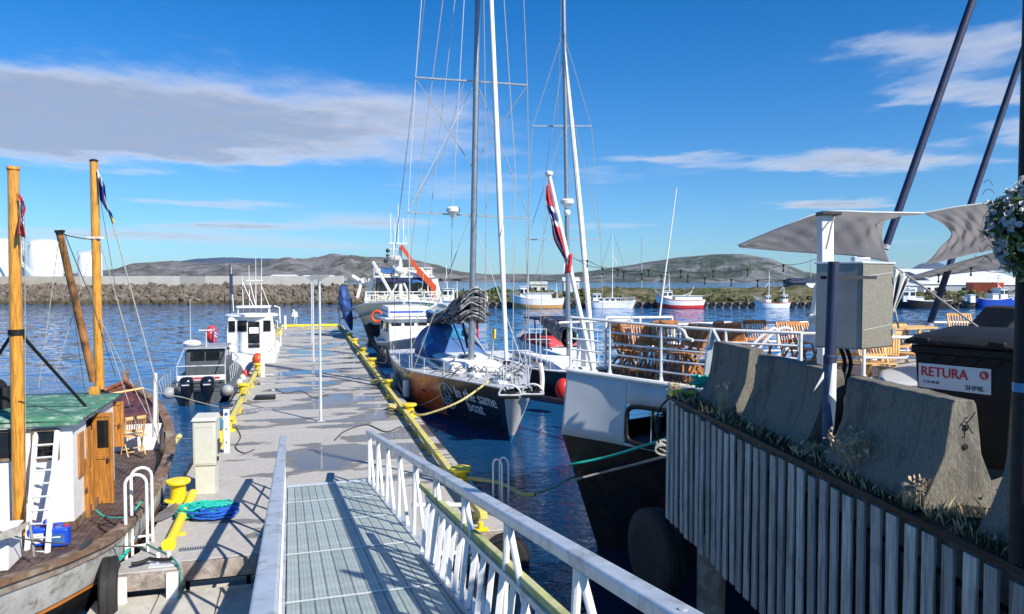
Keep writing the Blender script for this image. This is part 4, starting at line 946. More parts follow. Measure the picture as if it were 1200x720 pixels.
# wire loop on barrier
p = hit(1136, 492, qe(5.08, 0, 0), (QD.x, QD.y, 0)) + Vector((0, -.02, 0))
tag(M().tube([p + Vector((.0 + .03*cos(k*.9) - .01*k*.3, -.01*sin(k), .05 - .018*k + .02*sin(k*1.7))) for k in range(9)], .004, 5).build('wire_loop', 'black'), 'bent black wire on the end of the near barrier', 'wire')
# blue steel pole
p = G(970.5, 537, QZ); t = T('steel_pole', 'blue grey steel pole with torn sticker carrying the metal cabinet', 'pole', p)
M().tube([p + Vector((0, 0, -.05)), p + Vector((0, 0, .88))], .056, 24).build('lower_tube', 'blue_pole', t)
M().tube([p + Vector((0, 0, .86)), p + Vector((.02, 0, 1.76))], .047, 24).build('upper_tube', 'navy_steel', t)  # upper tube coloured navy for the shade the cabinet throws on it
M().lathe([(.057, .85), (.057, .92), (.048, .93)], p, 24).build('collar', 'navy_steel', t)
m = M(); c0 = p + Vector((0, 0, 0))
def stk(u, v):
    a = -pi/2 + .55 - 1.5*u*(1 - .3*v) + .5; z = .58 + .28*v - .07*(1 - u)*(1 - v); return c0 + Vector((.0575*cos(a), .0575*sin(a), z))
m.grid(stk, 10, 6); m.build('sticker', 'sign_white', t)
M().grid(lambda u, v: p + Vector((-.06 - .09*u, -.02, .72 - .12*u + (.06 - .05*u)*v)), 4, 3).build('torn_strip', 'sign_white', t, solid=.003)
# metal cabinet
L_, C_, R_ = P(956, 350, 6.95), P(1010, 350, 6.72), P(1047, 350, 7.02); B_ = L_ + R_ - C_
zt, zb = P(1010, 309, 6.72).z, P(1010, 410, 6.72).z; ctr = (L_ + R_)/2
t = T('metal_cabinet', 'brushed metal cabinet hanging behind the blue pole', 'cabinet', (ctr.x, ctr.y, zb))
def zz(p, z): return Vector((p.x, p.y, z))
for nm, a, b, mt in (('front_panel', L_, C_, 'stainless'), ('side_panel', C_, R_, 'stainless'), ('back_panel', R_, B_, 'stainless'), ('left_panel', B_, L_, 'stainless')):
    d = (b - a).normalized(); n_ = Vector((d.y, -d.x, 0)); a = a + d*.004; b = b - d*.004
    rr_ = .06 if nm == 'side_panel' else .0
    if rr_:
        pts = [zz(a, zb), zz(b - d*rr_, zb)] + [zz(b - d*rr_ + d*rr_*sin(q), zb + rr_ - rr_*cos(q)) for q in (.4, .8, 1.2, 1.57)] + [zz(b, zt), zz(a, zt)]
    else: pts = [zz(a, zb), zz(b, zb), zz(b, zt), zz(a, zt)]
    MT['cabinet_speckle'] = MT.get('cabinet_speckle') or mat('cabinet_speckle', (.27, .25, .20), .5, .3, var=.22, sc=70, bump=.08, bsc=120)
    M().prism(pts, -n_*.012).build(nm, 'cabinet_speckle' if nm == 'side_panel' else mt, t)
M().prism([zz(q, zb + .003) for q in (L_, C_, R_, B_)], (0, 0, .01)).build('bottom_panel', 'dark_metal', t)
M().prism([zz(q + (q - ctr)*.05, zt) for q in (L_, C_, R_, B_)], (0, 0, .02)).build('roof', 'alu_bright', t, bev=.004)
M().lathe([(.035, 0), (.035, .03), (.02, .05), (.015, .055)], zz(ctr, zt + .02) + Vector((.0, .02, 0)), 14).build('vent', 'alu_bright', t)
M().box(zz(ctr, zt + .04) + Vector((.05, 0, 0)), (.16, .08, .05)).build('gland', 'grey_steel', t, bev=.01)
m = M()
for z in (zt - .15, zb + .15): m.box(zz(R_, z) + Vector((.0, -.01, 0)), (.03, .03, .05))
m.build('hinge', 'grey_steel', t)
e_ = (R_ - C_).normalized(); nn_ = Vector((e_.y, -e_.x, 0))
for z in (zt - .12, zt - .62): M().beam(zz(C_ + e_*.03, z) + nn_*.002, zz(R_ - e_*.03, z + .04) + nn_*.002, .003, .004).build('scratch', 'alu_bright', t)
M().beam(zz(C_, zb) + nn_*.004, zz(C_, zt) + nn_*.004, .006, .006).build('edge_strip', 'dark_metal', t)
M().beam(p + Vector((-.05, .1, 1.62)), p + Vector((.45, .1, 1.62)), .03).build('bracket', 'dark_metal', t)
# waste bin
BL, BR = Vector((3.386, 6.15, 0)), Vector((3.80, 5.55, 0)); bx = (BR - BL).normalized(); by = Vector((-bx.y, bx.x, 0)); wd = .82; bc = BL + bx*.40 + by*.38
t = T('waste_bin', 'black wheeled waste bin with a white and red company sign', 'waste bin', (bc.x, bc.y, QZ), atan2(bx.y, bx.x))
M().loft([[(-.37*k, -.36*k, z), (.37*k, -.36*k, z), (.37*k, .36*k, z), (-.37*k, .36*k, z)] for k, z in ((.86, .10), (.93, .5), (1.0, .98), (1.06, .985), (1.07, 1.05))], closed=True).build('body', 'black', t, world=False, bev=.02)
M().loft([[(-.43, -.43, 1.06), (.43, -.43, 1.06), (.43, .40, 1.10), (-.43, .40, 1.10)], [(-.43, -.43, 1.09), (.43, -.43, 1.09), (.43, .40, 1.15), (-.43, .40, 1.15)], [(-.36, -.34, 1.14), (.36, -.34, 1.14), (.36, .33, 1.19), (-.36, .33, 1.19)]], closed=True).build('lid', 'black', t, world=False, bev=.015)
for k in range(4): M().prism([(-.30 + k*.16, -.372, .98), (-.18 + k*.16, -.372, .98), (-.24 + k*.16, -.368, .915)], (0, -.012, 0)).build('rib', 'black', t, world=False)
m = M(); m.tube([(-.4, .46, 1.02), (.4, .46, 1.02)], .02, 8); m.build('grab_bar', 'black', t, world=False)
for x in (-.30, .30): M().lathe([(.02, -.03), (.095, -.03), (.10, 0), (.095, .03), (.02, .03)], (x, .30, .10), 18, (1, 0, 0)).build('wheel', 'rubber', t, world=False)
for x in (-.28, .28): M().box((x, -.43, 1.10), (.12, .04, .04)).build('lid_handle', 'black', t, world=False, bev=.01)
n_ = (0, -1, 0)
# the sign: corners fitted on the long face
tilt = .05
sg = M(); sx0, sx1, sz0, sz1 = -.335, .215, .695, .90
def fy(z): return -.36*(.86 + .07*(z - .1)/.4 if z < .5 else .93 + .07*(z - .5)/.48) - .012
sign = M().add([(sx0, fy(sz0), sz0), (sx1, fy(sz0), sz0), (sx1, fy(sz1), sz1), (sx0, fy(sz1), sz1), (sx0, fy(sz0) + .006, sz0), (sx1, fy(sz0) + .006, sz0), (sx1, fy(sz1) + .006, sz1), (sx0, fy(sz1) + .006, sz1)], [(0, 1, 2, 3), (7, 6, 5, 4), (0, 4, 5, 1), (1, 5, 6, 2), (2, 6, 7, 3), (3, 7, 4, 0)]).build('sign_panel', 'sign_white', t, world=False, smooth=0)
def put_text(s, size, x, z, mt, parent, wscale=1., bold=0.):
    vs, fs = text_mesh(s, size, .0015); th = math.atan2(fy(sz1) - fy(sz0), sz1 - sz0)
    m = M(); out = []
    for v in vs: zz_ = z + v.y; out.append((x + v.x*wscale, fy(zz_) - .003 - v.z, zz_))
    m.add(out, fs)
    if bold: m.add([(a + bold, b - .0004, c + bold*.3) for a, b, c in out], fs)
    return m.build('lettering', mt, parent, world=False, smooth=0, fix=False)
put_text('RETURA', .115, -.318, .795, 'sign_red', sign, .86, .005)
M().lathe([(.033, 0), (.033, .003), (.001, .003)], (.168, fy(.845) - .002, .845), 24, (0, -1, 0)).build('round_mark', 'sign_red', sign, world=False)
rm = put_text('R', .05, .152, .828, 'sign_white', sign, .9, .003); 
rm.location.y = -.006
put_text('11 66 88 86', .034, -.300, .737, 'sign_ink', sign, .8)
put_text('SHMIL', .055, .03, .715, 'sign_ink', sign, .95, .002)
# tall dark pole with flower basket at the right edge
p = Vector((2.84, 4.0, QZ)); t = T('flag_pole', 'tall dark post at the right picture edge with blue tape', 'post', p)
M().tube([p, p + Vector((0, 0, 3.4))], .055, 20).build('post', 'black', t)
M().lathe([(.058, .98), (.058, 1.03)], p, 20).build('tape', 'glass_blue', t)
M().box(p + Vector((.02, -.02, 3.12)), (.12, .14, .3)).build('lamp', 'black', t, bev=.02)
M().tube([p + Vector((0, -.02, 2.35)), p + Vector((-.02, -.12, 2.32)), p + Vector((-.05, -.17, 2.15))], .012, 8).build('bracket', 'black', t)
c = p + Vector((-.075, -.17, 1.86)); fb = T('flower_basket', 'hanging basket overflowing with white petunias on the dark post', 'flower basket', c)
M().lathe([(.02, -.16), (.13, -.12), (.17, .0), (.18, .03)], c + Vector((0, 0, .05)), 20).build('basket', 'black', fb)
lf = M(); rr = random.Random(8)
def shell(k=1.):
    d = Vector((rr.gauss(0, 1), rr.gauss(0, 1), rr.gauss(0, 1))).normalized(); r = .24*(1 + .16*noise.noise(d*2.3 + Vector((3, 1, 0))))
    if d.z < -.2: d = Vector((d.x*.8, d.y*.8, d.z))
    return c + Vector((d.x*r, d.y*r, d.z*r*1.12))*k, d
for i in range(1500):
    q, d = shell(rr.uniform(.55, 1.03)); a = Vector((rr.gauss(0, 1), rr.gauss(0, 1), rr.gauss(0, 1))).normalized()*.026; b = a.cross(d).normalized()*.013
    lf.add([q - a, q - b, q + a, q + b], [(0, 1, 2, 3)])
lf.build('leaves', 'leaf', fb, smooth=0, fix=False, kind='stuff')
fl = M()
for i in range(820):
    q, d = shell(rr.uniform(.84, 1.04))
    if noise.noise(d*3.1 + Vector((7, 2, 1))) < -.12: continue
    n_ = (d + Vector((rr.gauss(0, .35), rr.gauss(0, .35), rr.gauss(0, .35)))).normalized(); a = n_.orthogonal().normalized(); b = n_.cross(a); r = rr.uniform(.013, .022); ph = rr.random()*6
    ring = [q + (a*cos(ph + 2*pi*k/10) + b*sin(ph + 2*pi*k/10))*r*(1 if k % 2 else .86) + n_*rr.uniform(.0, .006) for k in range(10)]
    fl.add([q - n_*.014] + ring, [(0, k + 1, (k + 1) % 10 + 1) for k in range(10)])
fl.build('petals', 'petal', fb, smooth=50, fix=False, kind='stuff')
pu = M()
for i in range(9):
    q = c + Vector((-.055 + rr.gauss(0, .012), -.10 + rr.gauss(0, .012), .275 + rr.gauss(0, .012))); n_ = Vector((rr.gauss(-.3, .5), -1, rr.gauss(.2, .5))).normalized(); a = n_.orthogonal().normalized(); b = n_.cross(a)
    pu.add([q - n_*.01] + [q + (a*cos(2*pi*k/8) + b*sin(2*pi*k/8))*.017 for k in range(8)], [(0, k + 1, (k + 1) % 8 + 1) for k in range(8)])
pu.build('purple_bloom', 'petal_purple', fb, smooth=50, fix=False)
tr = M()
for i in range(16):
    a = rr.uniform(2.2, 4.6); q = c + Vector((cos(a)*.2, sin(a)*.2, rr.uniform(-.2, .26))); L_t = rr.uniform(.4, 1.1); tr.tube(smooth_path([q, q + Vector((cos(a)*.03*L_t, sin(a)*.03, .02 + .02*rr.random())), q + Vector((cos(a)*.06*L_t, sin(a)*.06, rr.uniform(-.01, .04))), q + Vector((cos(a)*.07*L_t, sin(a)*.08, rr.uniform(-.04, .03)))], 4), .0016, 4)
tr.build('tendrils', 'leaf', fb, kind='stuff')
# folding leaning post and yellow beam at the quay corner
a = G(826, 452, QZ); t = T('leaning_post', 'grey steel post with hinged arm at the quay corner', 'post', a)
top = P(835, 386, a.y + .05); M().beam(a, top, .085, .06).build('post', 'grey_steel', t, bev=.006)
M().beam(top, P(843, 402, a.y - .1), .05, .04).build('arm', 'grey_steel', t, bev=.006)
a = G(788, 462, QZ + .02); a = P(786, 461, 9.75); b = P(815, 459, 9.9); t = T('yellow_float_tube', 'bright yellow tube lying at the quay corner', 'tube', a)
M().tube([a, b], .045, 14).build('tube', 'yellow', t); M().tube([P(800, 465, 9.8), P(814, 461, 9.7)], .03, 10).build('lower_tube', 'yellow', t)
M().tube(smooth_path([P(797, 464, 9.66), P(803, 458, 9.7), P(812, 456, 9.75), P(818, 460, 9.7)], 5), .016, 6).build('lashing', 'rope_grey', t)
tag(M().tube(coil(P(822, 457, 9.75), .12, .08, 5, .018, 4, .05, .03), .018, 6).build('rope_coil', 'rope_teal'), 'teal rope bunched round the foot of the leaning post', 'rope')
# things stored behind the barriers
t = T('rubbish_sack', 'shiny crumpled plastic sheet between the pole and the near barrier', 'plastic sheet', P(992, 455, 7.4))
def crump(u, v):
    x = 2.98 + .62*u; return (x + .04*noise.noise(Vector((v*9, u*7, 1))), 6.28 + .55*u + .30*v, QZ + (.70 - .12*abs(u - .4))*sin(pi*min(1, .04 + v*.98))**.45 + .06*noise.noise(Vector((u*7, v*7, 1))))
M().grid(crump, 16, 12).build('sheet', 'black_gloss', t, solid=.004)
t = T('hose', 'black hose hanging from the metal cabinet', 'hose', P(985, 430, 7.2))
for dx in (0, 7): M().tube(smooth_path([P(984 + dx, 405, 7.0), P(990 + dx, 425, 7.1), P(986 + dx, 445, 7.2), P(978 + dx, 470, 7.3)], 6), .02, 8).build('hose_run', 'black', t)
# piles and tyres in the shade under the quay corner
for k, (x, y, l) in enumerate(((2.15, 9.6, 'large dark tyre hanging at the shaded quay corner'),)):
    tyre(P(768, 648, 10.35), .62, .3, (1, .35, 0), l)
# ropes from ferry to pontoon
def rope(pts, r, mt, label, sag=0., n=10, nm='mooring_rope'): return tag(M().tube(line(pts, sag, n) if sag else smooth_path(pts, 8), r, 8).build(nm, mt), label, 'rope')
fy0 = P(790, 507, 11.2)
rope([G(546, 560, DZ + .2), P(585, 566, 15.6), P(612, 579, 15.2), P(627, 579, 15.0)], .045, 'rope_yellow', 'thick yellow mooring rope leaving the near right bollard')
rope([P(627, 579, 15.0), P(650, 571, 14.4), P(672, 560, 13.9), P(720, 555, 15)], .022, 'rope_green', 'dark green mooring rope running to the ferry bow')
rope([P(700, 556, 15), P(671, 563, 13.6), P(710, 553, 13.2), P(750, 543, 12.4), P(800, 530, 11.4)], .024, 'rope_grey', 'pale grey mooring rope under the ferry bow')
rope([P(700, 540, 15), P(667, 545, 13.5), P(710, 536, 13.0), P(760, 521, 12.2), P(800, 508, 11.3)], .024, 'rope_teal', 'teal mooring rope across the ferry bow')
tag(M().tube(smooth_path([P(772, 519, 11.2), P(768, 500, 10.8), P(774, 478, 10.2), P(790, 462, 9.9)], 8), .014, 6).build('hose', 'black'), 'black hose hanging from the quay corner to the ferry', 'hose')
# ------------------------------------------------------------------ wooden boat on the left
bo = wl(-5.10, 16.1, 0)
wb = T('wooden_boat', 'old wooden fishing boat with green roofed white wheelhouse and two yellow masts', 'boat', bo, PA)
WH = Hull([(-7.1, .05, 1.42, .0, -6.4), (-6.4, .78, 1.34, .35, -5.9), (-5.4, 1.32, 1.22, .95, -5.1), (-4.3, 1.84, 1.10, 1.5, -4.1), (-2.9, 2.16, 1.0, 1.9, -2.8), (0, 2.16, .98, 2.0, 0), (2.6, 2.0, 1.10, 1.75, 2.5), (4.5, 1.62, 1.38, 1.2, 4.2), (6.0, 1.05, 1.72, .6, 5.6), (7.0, .3, 2.02, .12, 6.5), (7.3, .05, 2.12, .0, 6.7)], -.9, .05)
WH.band(M(), .0, .09, 60, 2, off=.03).build('rubbing_strake', 'old_wood', wb, world=False)
WH.band(M(), .07, .42, 60, 8).build('upper_planking', 'white_planks', wb, world=False)
WH.band(M(), .42, .46, 60, 1, off=.022).build('orange_stripe', 'orange_line', wb, world=False)
WH.band(M(), .46, 1., 60, 8).build('lower_hull', 'black_hull', wb, world=False)
WH.rail(M(), .035, .03, .0, 1., 60, .03, w=.22).build('gunwale', 'rail_wood', wb, world=False)
m = M()
for sg in (-1, 1):
    def f(u, v):
        h, y, z = WH.at(.02 + .96*u, 0); h2 = WH.at(.02 + .96*u, .75*(1 - .68/z))[0]; return (sg*max(0, (h - .13)*(1 - v) + min(h - .13, h2 - .10)*v), y, z + (.68 - z)*v)
    m.grid(f, 50, 3)
m.build('bulwark_inside', 'red_brown', wb, world=False)
def wdk(u, v):
    h, y, z = WH.at(.02 + .75*u, 0); h = max(0, min(h - .12, WH.at(.02 + .75*u, .75*(1 - .68/z))[0] - .09)); return (h*(2*v - 1), y, .70)
M().grid(wdk, 40, 6).build('deck', 'dark_deck', wb, world=False)
m = M(); x = -2.0
while x < 2.0:                                            # raised deck planks with open seams
    ya = yb = None
    for i in range(140):
        u = .06 + .66*i/139; h, y, z = WH.at(u, 0)
        if h - .16 > abs(x) + .05:
            ya = y if ya is None else ya; yb = y
    if ya is not None: m.box((x, (ya + yb)/2, .708), (.088, yb - ya, .016))
    x += .10
m.build('deck_planks', 'dark_deck', wb, world=False, kind='stuff')
m = M()
for k in range(13):                                       # stanchion heads and frames along the bulwark
    u = .1 + .62*k/12; h, y, z = WH.at(u, 0); [m.beam((sg*(h - .16), y, .7), (sg*(h - .13), y, z), .06, .05) for sg in (-1, 1)]
m.build('bulwark_frame', 'rail_wood', wb, world=False)
for k, y in enumerate((-1.9, 1.2, -4.2)):
    u_ = {0: .42, 1: .54, 2: .31}[k]; h, yy, z = WH.at(u_, 0); m = M(); m.beam((h - .02, yy, z + .05), (h + .0, yy + .45, z + .07), .07, .06); m.build('rail_cleat', 'dark_metal', wb, world=False)
# wheelhouse
X0, X1, Y0, Y1, ZB, ZT = -1.35, 1.10, -1.70, 1.15, .74, 2.62
wall_t = .05
m = M()
m.box(((X0 + X1)/2, Y0 + .03, (ZB + ZT)/2), (X1 - X0, .06, ZT - ZB)); m.box((X0 + .03, (Y0 + Y1)/2, (ZB + ZT)/2), (.06, Y1 - Y0 - .13, ZT - ZB)); m.box(((X0 + X1)/2, Y1 - .03, (ZB + ZT)/2), (X1 - X0, .06, ZT - ZB))
m.box((X1 - .03, Y0 + .45, (ZB + ZT)/2), (.06, .78, ZT - ZB)); m.box((X1 - .03, Y1 - .5, (ZB + ZT)/2), (.06, .86, ZT - ZB)); m.box((X1 - .03, (Y0 + Y1)/2 - .02, ZT - .06), (.06, 1.3, .12))
m.build('wheelhouse_wall', 'white_clean', wb, world=False)
M().box(((X0 + X1)/2, Y0 - .012, ZB + .05), (X1 - X0 + .03, .03, .14)).build('base_board', 'rail_wood', wb, world=False)
M().box((X1 + .012, (Y0 + Y1)/2, ZB + .05), (.03, Y1 - Y0, .14)).build('base_board', 'rail_wood', wb, world=False)
def roof(u, v):
    x = X0 - .12 + (X1 - X0 + .26)*u; y = Y0 - .12 + (Y1 - Y0 + .3)*v; return (x, y, ZT + .04 + .05*(1 - (2*u - 1)**2))
M().grid(roof, 16, 8).build('wheelhouse_roof', 'green_roof', wb, world=False, solid=.05)
M().beam((X0 - .1, Y0 - .13, ZT + .03), (X1 + .14, Y0 - .13, ZT + .01), .03, .06).build('roof_trim', 'green_roof', wb, world=False)
wn = W2(wb, (0, -1, 0)) - W2(wb, (0, 0, 0)); w0 = W2(wb, (0, Y0, 0)); li = XF[wb.name].inverted()
def window(pa, pb, pt_, pb_, frame='rail_wood', bar=False):
    a = li @ hit(pa, pb_, w0, wn); b = li @ hit(pb, pt_, w0, wn); cx, cz, wd, h = (a.x + b.x)/2, (a.z + b.z)/2, b.x - a.x, b.z - a.z
    m = M(); [m.box((cx + s*(wd/2 - .015), Y0 - .02, cz), (.045, .05, h)) for s in (-1, 1)]; [m.box((cx, Y0 - .02, cz + s*(h/2 - .015)), (wd - .07, .05, .045)) for s in (-1, 1)]
    fr = m.build('window_frame', frame, wb, world=False)
    M().box((cx, Y0 - .006, cz), (wd - .06, .014, h - .06)).build('pane', 'glass_dark', fr, world=False)
    if bar: M().box((cx, Y0 - .02, cz - .02), (wd - .08, .02, .03)).build('bar', frame, fr, world=False)
window(-14, 16, 504, 541); window(39, 69, 502, 539.5, bar=True); window(-80, -45, 504, 541)
# starboard side windows with varnished shutters, doors
for (y0, y1, z0, z1) in ((-1.42, -1.12, 1.55, 2.36), (-.92, -.66, 1.62, 2.36)):
    M().box((X1 + .018, (y0 + y1)/2, (z0 + z1)/2), (.035, y1 - y0, z1 - z0)).build('shutter', 'varnish_door', wb, world=False, bev=.005)
m = M(); m.box((X1 + .01, -.62, 1.5), (.09, .07, 1.55)); m.box((X1 + .01, .22, 1.5), (.09, .07, 1.55)); m.build('door_frame', 'varnish_door', wb, world=False)
M().box((X1 - .35, -.2, 1.5), (.02, .78, 1.5)).build('doorway_inside', 'black', wb, world=False)
def leaf(pa, pb, ptop, pbot, Y, glass, nm='door'):
    a = li @ P(pa, pbot, Y); b = li @ P(pb, ptop, Y); c = (a + b)/2; wd = max(.1, abs(b.x - a.x)); h = b.z - a.z
    d = M().box((c.x, c.y, c.z), (wd, .045, h)).build(nm, 'varnish_door', wb, world=False, bev=.006)
    m = M(); [m.box((c.x + s*(wd/2 - .03), c.y - .03, c.z), (.05, .02, h)) for s in (-1, 1)]; [m.box((c.x, c.y - .03, z), (wd - .1, .02, .06)) for z in (c.z - h/2 + .04, c.z + .02, c.z + h/2 - .04)]
    m.build('door_stile', 'varnish_door', d, world=False)
    if glass: M().box((c.x + .01, c.y - .027, c.z + h*.27), (wd*.55, .012, h*.3)).build('door_window', 'glass_dark', d, world=False)
    M().tube([(c.x + wd*.3, c.y - .04, c.z - .05), (c.x + wd*.3, c.y - .09, c.z - .05), (c.x + wd*.3, c.y - .09, c.z + .04)], .012, 6).build('door_handle', 'dark_metal', d, world=False)
leaf(111, 131, 484, 590, 14.25, True); leaf(125, 144, 471, 524, 15.6, False)
leaf(98, 104, 538, 607, 13.4, False)
# jagged details on the roof: chimney block, hatch, dark equipment to the left
m = M(); p = li @ P(111, 466, 15.4); m.box((p.x, p.y, ZT + .14), (.18, .18, .22)); m.build('roof_block', 'varnish', wb, world=False, bev=.01)
m = M(); p = li @ P(4, 466, 13.6); m.tube([(p.x, p.y, ZT + .1), (p.x, p.y, ZT + .52)], .16, 14, r2=.14); m.ball((p.x - .1, p.y, ZT + .5), .17, 10); m.build('ventilator', 'black', wb, world=False)
# masts
a = P(23, 614, 12.45); a.z = .7; b = P(15.5, 200, 12.3)
M().tube([a, a.lerp(b, .5), b], [.105, .10, .085], 20).build('mast', 'varnish', wb)
M().lathe([(.09, 0), (.105, .02), (.1, .06), (.03, .08)], b, 16).build('mast_cap', 'varnish', wb)
bb = a.lerp(b, .565); m = M(); m.lathe([(.11, -.05), (.125, -.04), (.125, .04), (.11, .05)], bb, 16); m.build('mast_band', 'black', wb)
m = M(); m.tube([bb + Vector((.05, 0, 0)), P(100, 476, 13.9)], .028, 8); m.tube([bb + Vector((-.05, 0, 0)), P(-12, 432, 13.5)], .028, 8); m.build('mast_stay', 'black', wb)
a2 = P(117, 462, 16.4); a2.z = .75; b2 = P(110, 190, 16.2)
M().tube([a2, b2], .105, 20, r2=.085).build('mast', 'varnish', wb)
M().lathe([(.088, 0), (.09, .04), (.05, .06)], b2, 16).build('mast_cap', 'black', wb)
c = P(112, 279, 16.25); m = M(); m.beam(c + Vector((-.14, 0, 0)), c + Vector((.14, 0, 0)), .2, .04); m.build('crosstree', 'white_clean', wb)
ba, bb2 = P(70, 274, 15.0), P(110, 447, 16.0); MT['varnish_old'] = mat('varnish_old', (.30, .13, .04), .4, var=.5, sc=3, coat=.3, dirt=(.05, .03, .02), damt=.6)
M().tube([ba, bb2], .07, 14, r2=.085).build('derrick_boom', 'varnish_old', wb)
m = M(); m.beam(ba + Vector((-.08, 0, .04)), ba + Vector((.08, 0, .05)), .1, .05); m.lathe([(.07, -.03), (.075, .03)], ba, 12); m.build('boom_head', 'black', wb)
q = P(118, 462, 16.2); m = M(); m.lathe([(.16, -.04), (.17, 0), (.16, .05)], q, 14); m.beam(q + Vector((-.2, -.05, .05)), q + Vector((.1, -.05, .05)), .08, .12); m.build('boom_heel_iron', 'black', wb)
RG = [([ba, P(110, 281, 16.2)], 'rope_dark', .012), ([ba, P(45, 455, 14.8)], 'rope_grey', .010), ([ba + Vector((.1, 0, 0)), P(105, 345, 16), P(135, 440, 15.2)], 'rope_dark', .009), ([b2, P(138, 282, 16.0), P(184, 452, 15.4), P(186, 520, 15.0)], 'rope_grey', .014),
      ([P(118, 285, 16.2), P(186, 520, 15.2)], 'rope_grey', .010), ([c, P(64, 440, 15.4)], 'rope_grey', .008), ([P(118, 372, 16.2), P(167, 520, 15.8)], 'rope_grey', .009), ([P(118, 376, 16.2), P(180, 500, 15.6)], 'rope_grey', .009), ([P(29, 250, 12.4), P(30, 612, 12.4)], 'rope_grey', .007),
      ([P(22, 470, 12.3), P(104, 490, 13.5)], 'rope_dark', .008), ([P(101, 468, 15), P(73, 275, 15), ], 'rope_dark', .006), ([b2, P(155, 450, 20.6)], 'rope_grey', .008)]
for pts, k, r in RG: M().tube(line(pts, .02, 4), r, 5).build('rigging_line', k, wb)
M().tube([P(182, 438, 17.2), P(181, 512, 17.4)], .045, 10, r2=.05).build('white_post', 'white_clean', wb)
# foredeck: white bulkhead and dark cover rising to the bow
def cov(u, v):
    uu = .705 + .285*u; h, y, z = WH.at(uu, 0); h = max(0, h - .14); k = 2*v - 1; ridge_ = 1.12 + .95*u + .38*(1 - u)*(u*1.6 + .1)
    return (h*k, y, z - .05 + (ridge_ - z + .12)*(1 - abs(k)**1.8) + .03*noise.noise(Vector((k*6, y*3, 0))))
def cov_z(u): return 0
M().grid(cov, 24, 16).build('hold_cover', 'tarp_purple', wb, world=False, smooth=70)
m = M(); h, y, z = WH.at(.705, 0); m.box((0, y - .02, (.70 + z)/2), (2*h - .3, .05, z - .70)); m.build('forward_bulkhead', 'white_clean', wb, world=False)
m = M()
for sg in (-1, 1):
    def f(u, v):
        h, y, z = WH.at(.86 + .125*u, 0); return (sg*max(0, h - .13), y, z + .02 + .12*v)
    m.grid(f, 12, 1)
m.build('bow_washboard', 'red_brown', wb, world=False, solid=.04)
M().beam((0, 7.0, 1.6), (0, 7.45, 2.45), .14, .16).build('stem_head', 'rail_wood', wb, world=False, bev=.02)
M().tube([W2(wb, (-.8, 4.6, 2.05)), P(168, 455, 19.5)], .03, 8).build('boat_hook', 'teak_light', wb)
M().tube(line([W2(wb, (1.95, 3.2, 1.15)), W2(wb, (2.0, 3.7, 1.2))], .0, 3), .07, 8).build('rope_turns', 'rope_yellow', wb)
# aft cabin block at lower left with cushions
a = li @ P(34, 640, 10.9); M().box((a.x - 1.0, a.y + .35, 1.0), (1.4, .6, .56)).build('aft_hatch', 'white_clean', wb, world=False, bev=.03)
M().box((a.x - 1.0, a.y + .35, 1.30), (1.44, .64, .04)).build('aft_hatch_lid', 'white_paint', wb, world=False, bev=.02)
m = M()
for k in range(4): m.tube([P(-10 + 3*k, 630 + k, 10.6), P(20, 618 + k*3, 10.8), P(34, 612, 11.0), P(40, 640 + k*4, 11.1)], .016, 6)
m.build('rope_bight', 'rope_grey', wb)
# ladder leaning on the wheelhouse
t = T('ladder', 'white wooden ladder leaning against the wheelhouse window', 'ladder', P(45, 655, 11.6))
A0, A1, B0, B1 = P(31, 655, 11.7), P(42, 507, 12.6), P(55, 655, 11.6), P(67, 505, 12.6)
for a, b in ((A0, A1), (B0, B1)): M().beam(a, b, .05, .07, up=(0, -1, 0)).build('stile', 'white_paint', t)
for k in range(9):
    q = .05 + .105*k; M().tube([A0.lerp(A1, q), B0.lerp(B1, q)], .018, 8).build('rung', 'white_paint', t)
# jerry cans
for k, (pa, pb, l) in enumerate(((36, 56, 'blue plastic jerry can with pale label behind the ladder'), (60, 82, 'blue plastic jerry can with red cap right of the ladder'))):
    a = P((pa + pb)/2, 650, 11.95); z = .73; t = T('jerry_can', l, 'jerry can', (a.x, a.y, z), PA)
    M().box((0, 0, .15), (.29, .22, .30)).build('body', 'blue_plastic', t, world=False, bev=.03)
    m = M(); m.tube([(-.09, 0, .29), (-.07, 0, .36), (.03, 0, .36), (.05, 0, .29)], .018, 8); m.build('handle', 'blue_plastic', t, world=False)
    M().lathe([(.03, .30), (.03, .34), (.01, .345)], (.1, 0, 0), 14).build('cap', 'red_paint', t, world=False)
    M().box((0, -.113, .14), (.2, .006, .16)).build('label', 'sign_white' if k == 0 else 'blue_canvas', t, world=False)
    M().box((-.02, -.118, .17), (.12, .004, .02)).build('print', 'sign_ink' if k == 0 else 'sign_white', t, world=False)
tag(M().box(W2(wb, (.15, -2.15, .86)), (.3, .2, .3), rz=PA).build('oil_can', 'red_brown', bev=.03), 'small brown box on the deck right of the blue cans', 'box')
tag(M().ball(P(54, 612, 11.9), .05, 10).build('lamp_bulb', 'blue_plastic'), 'small blue lamp hanging on the ladder', 'lamp')
rope([P(-5, 622, 10.8), P(40, 634, 11.0), P(100, 639, 11.3), P(166, 641, 11.6)], .011, 'rope_dark', 'thin dark line from the wooden boat to the landing cleat')
rope([P(112, 598, 13.0), P(125, 606, 12.8), P(150, 605, 12.6), P(168, 585, 12.9)], .014, 'rope_teal', 'teal rope lying across the wooden boat deck')
rope([P(205, 513, 17.9), P(222, 514, 17.6), P(241, 506, 17.3)], .012, 'rope_grey', 'thin pale rope from the wooden boat bow toward the pillar')
rope([P(168, 455, 19.5), P(215, 466, 20), P(262, 478, 21.5)], .012, 'rope_grey', 'long pale bow line crossing the water to the left bollard', .02)
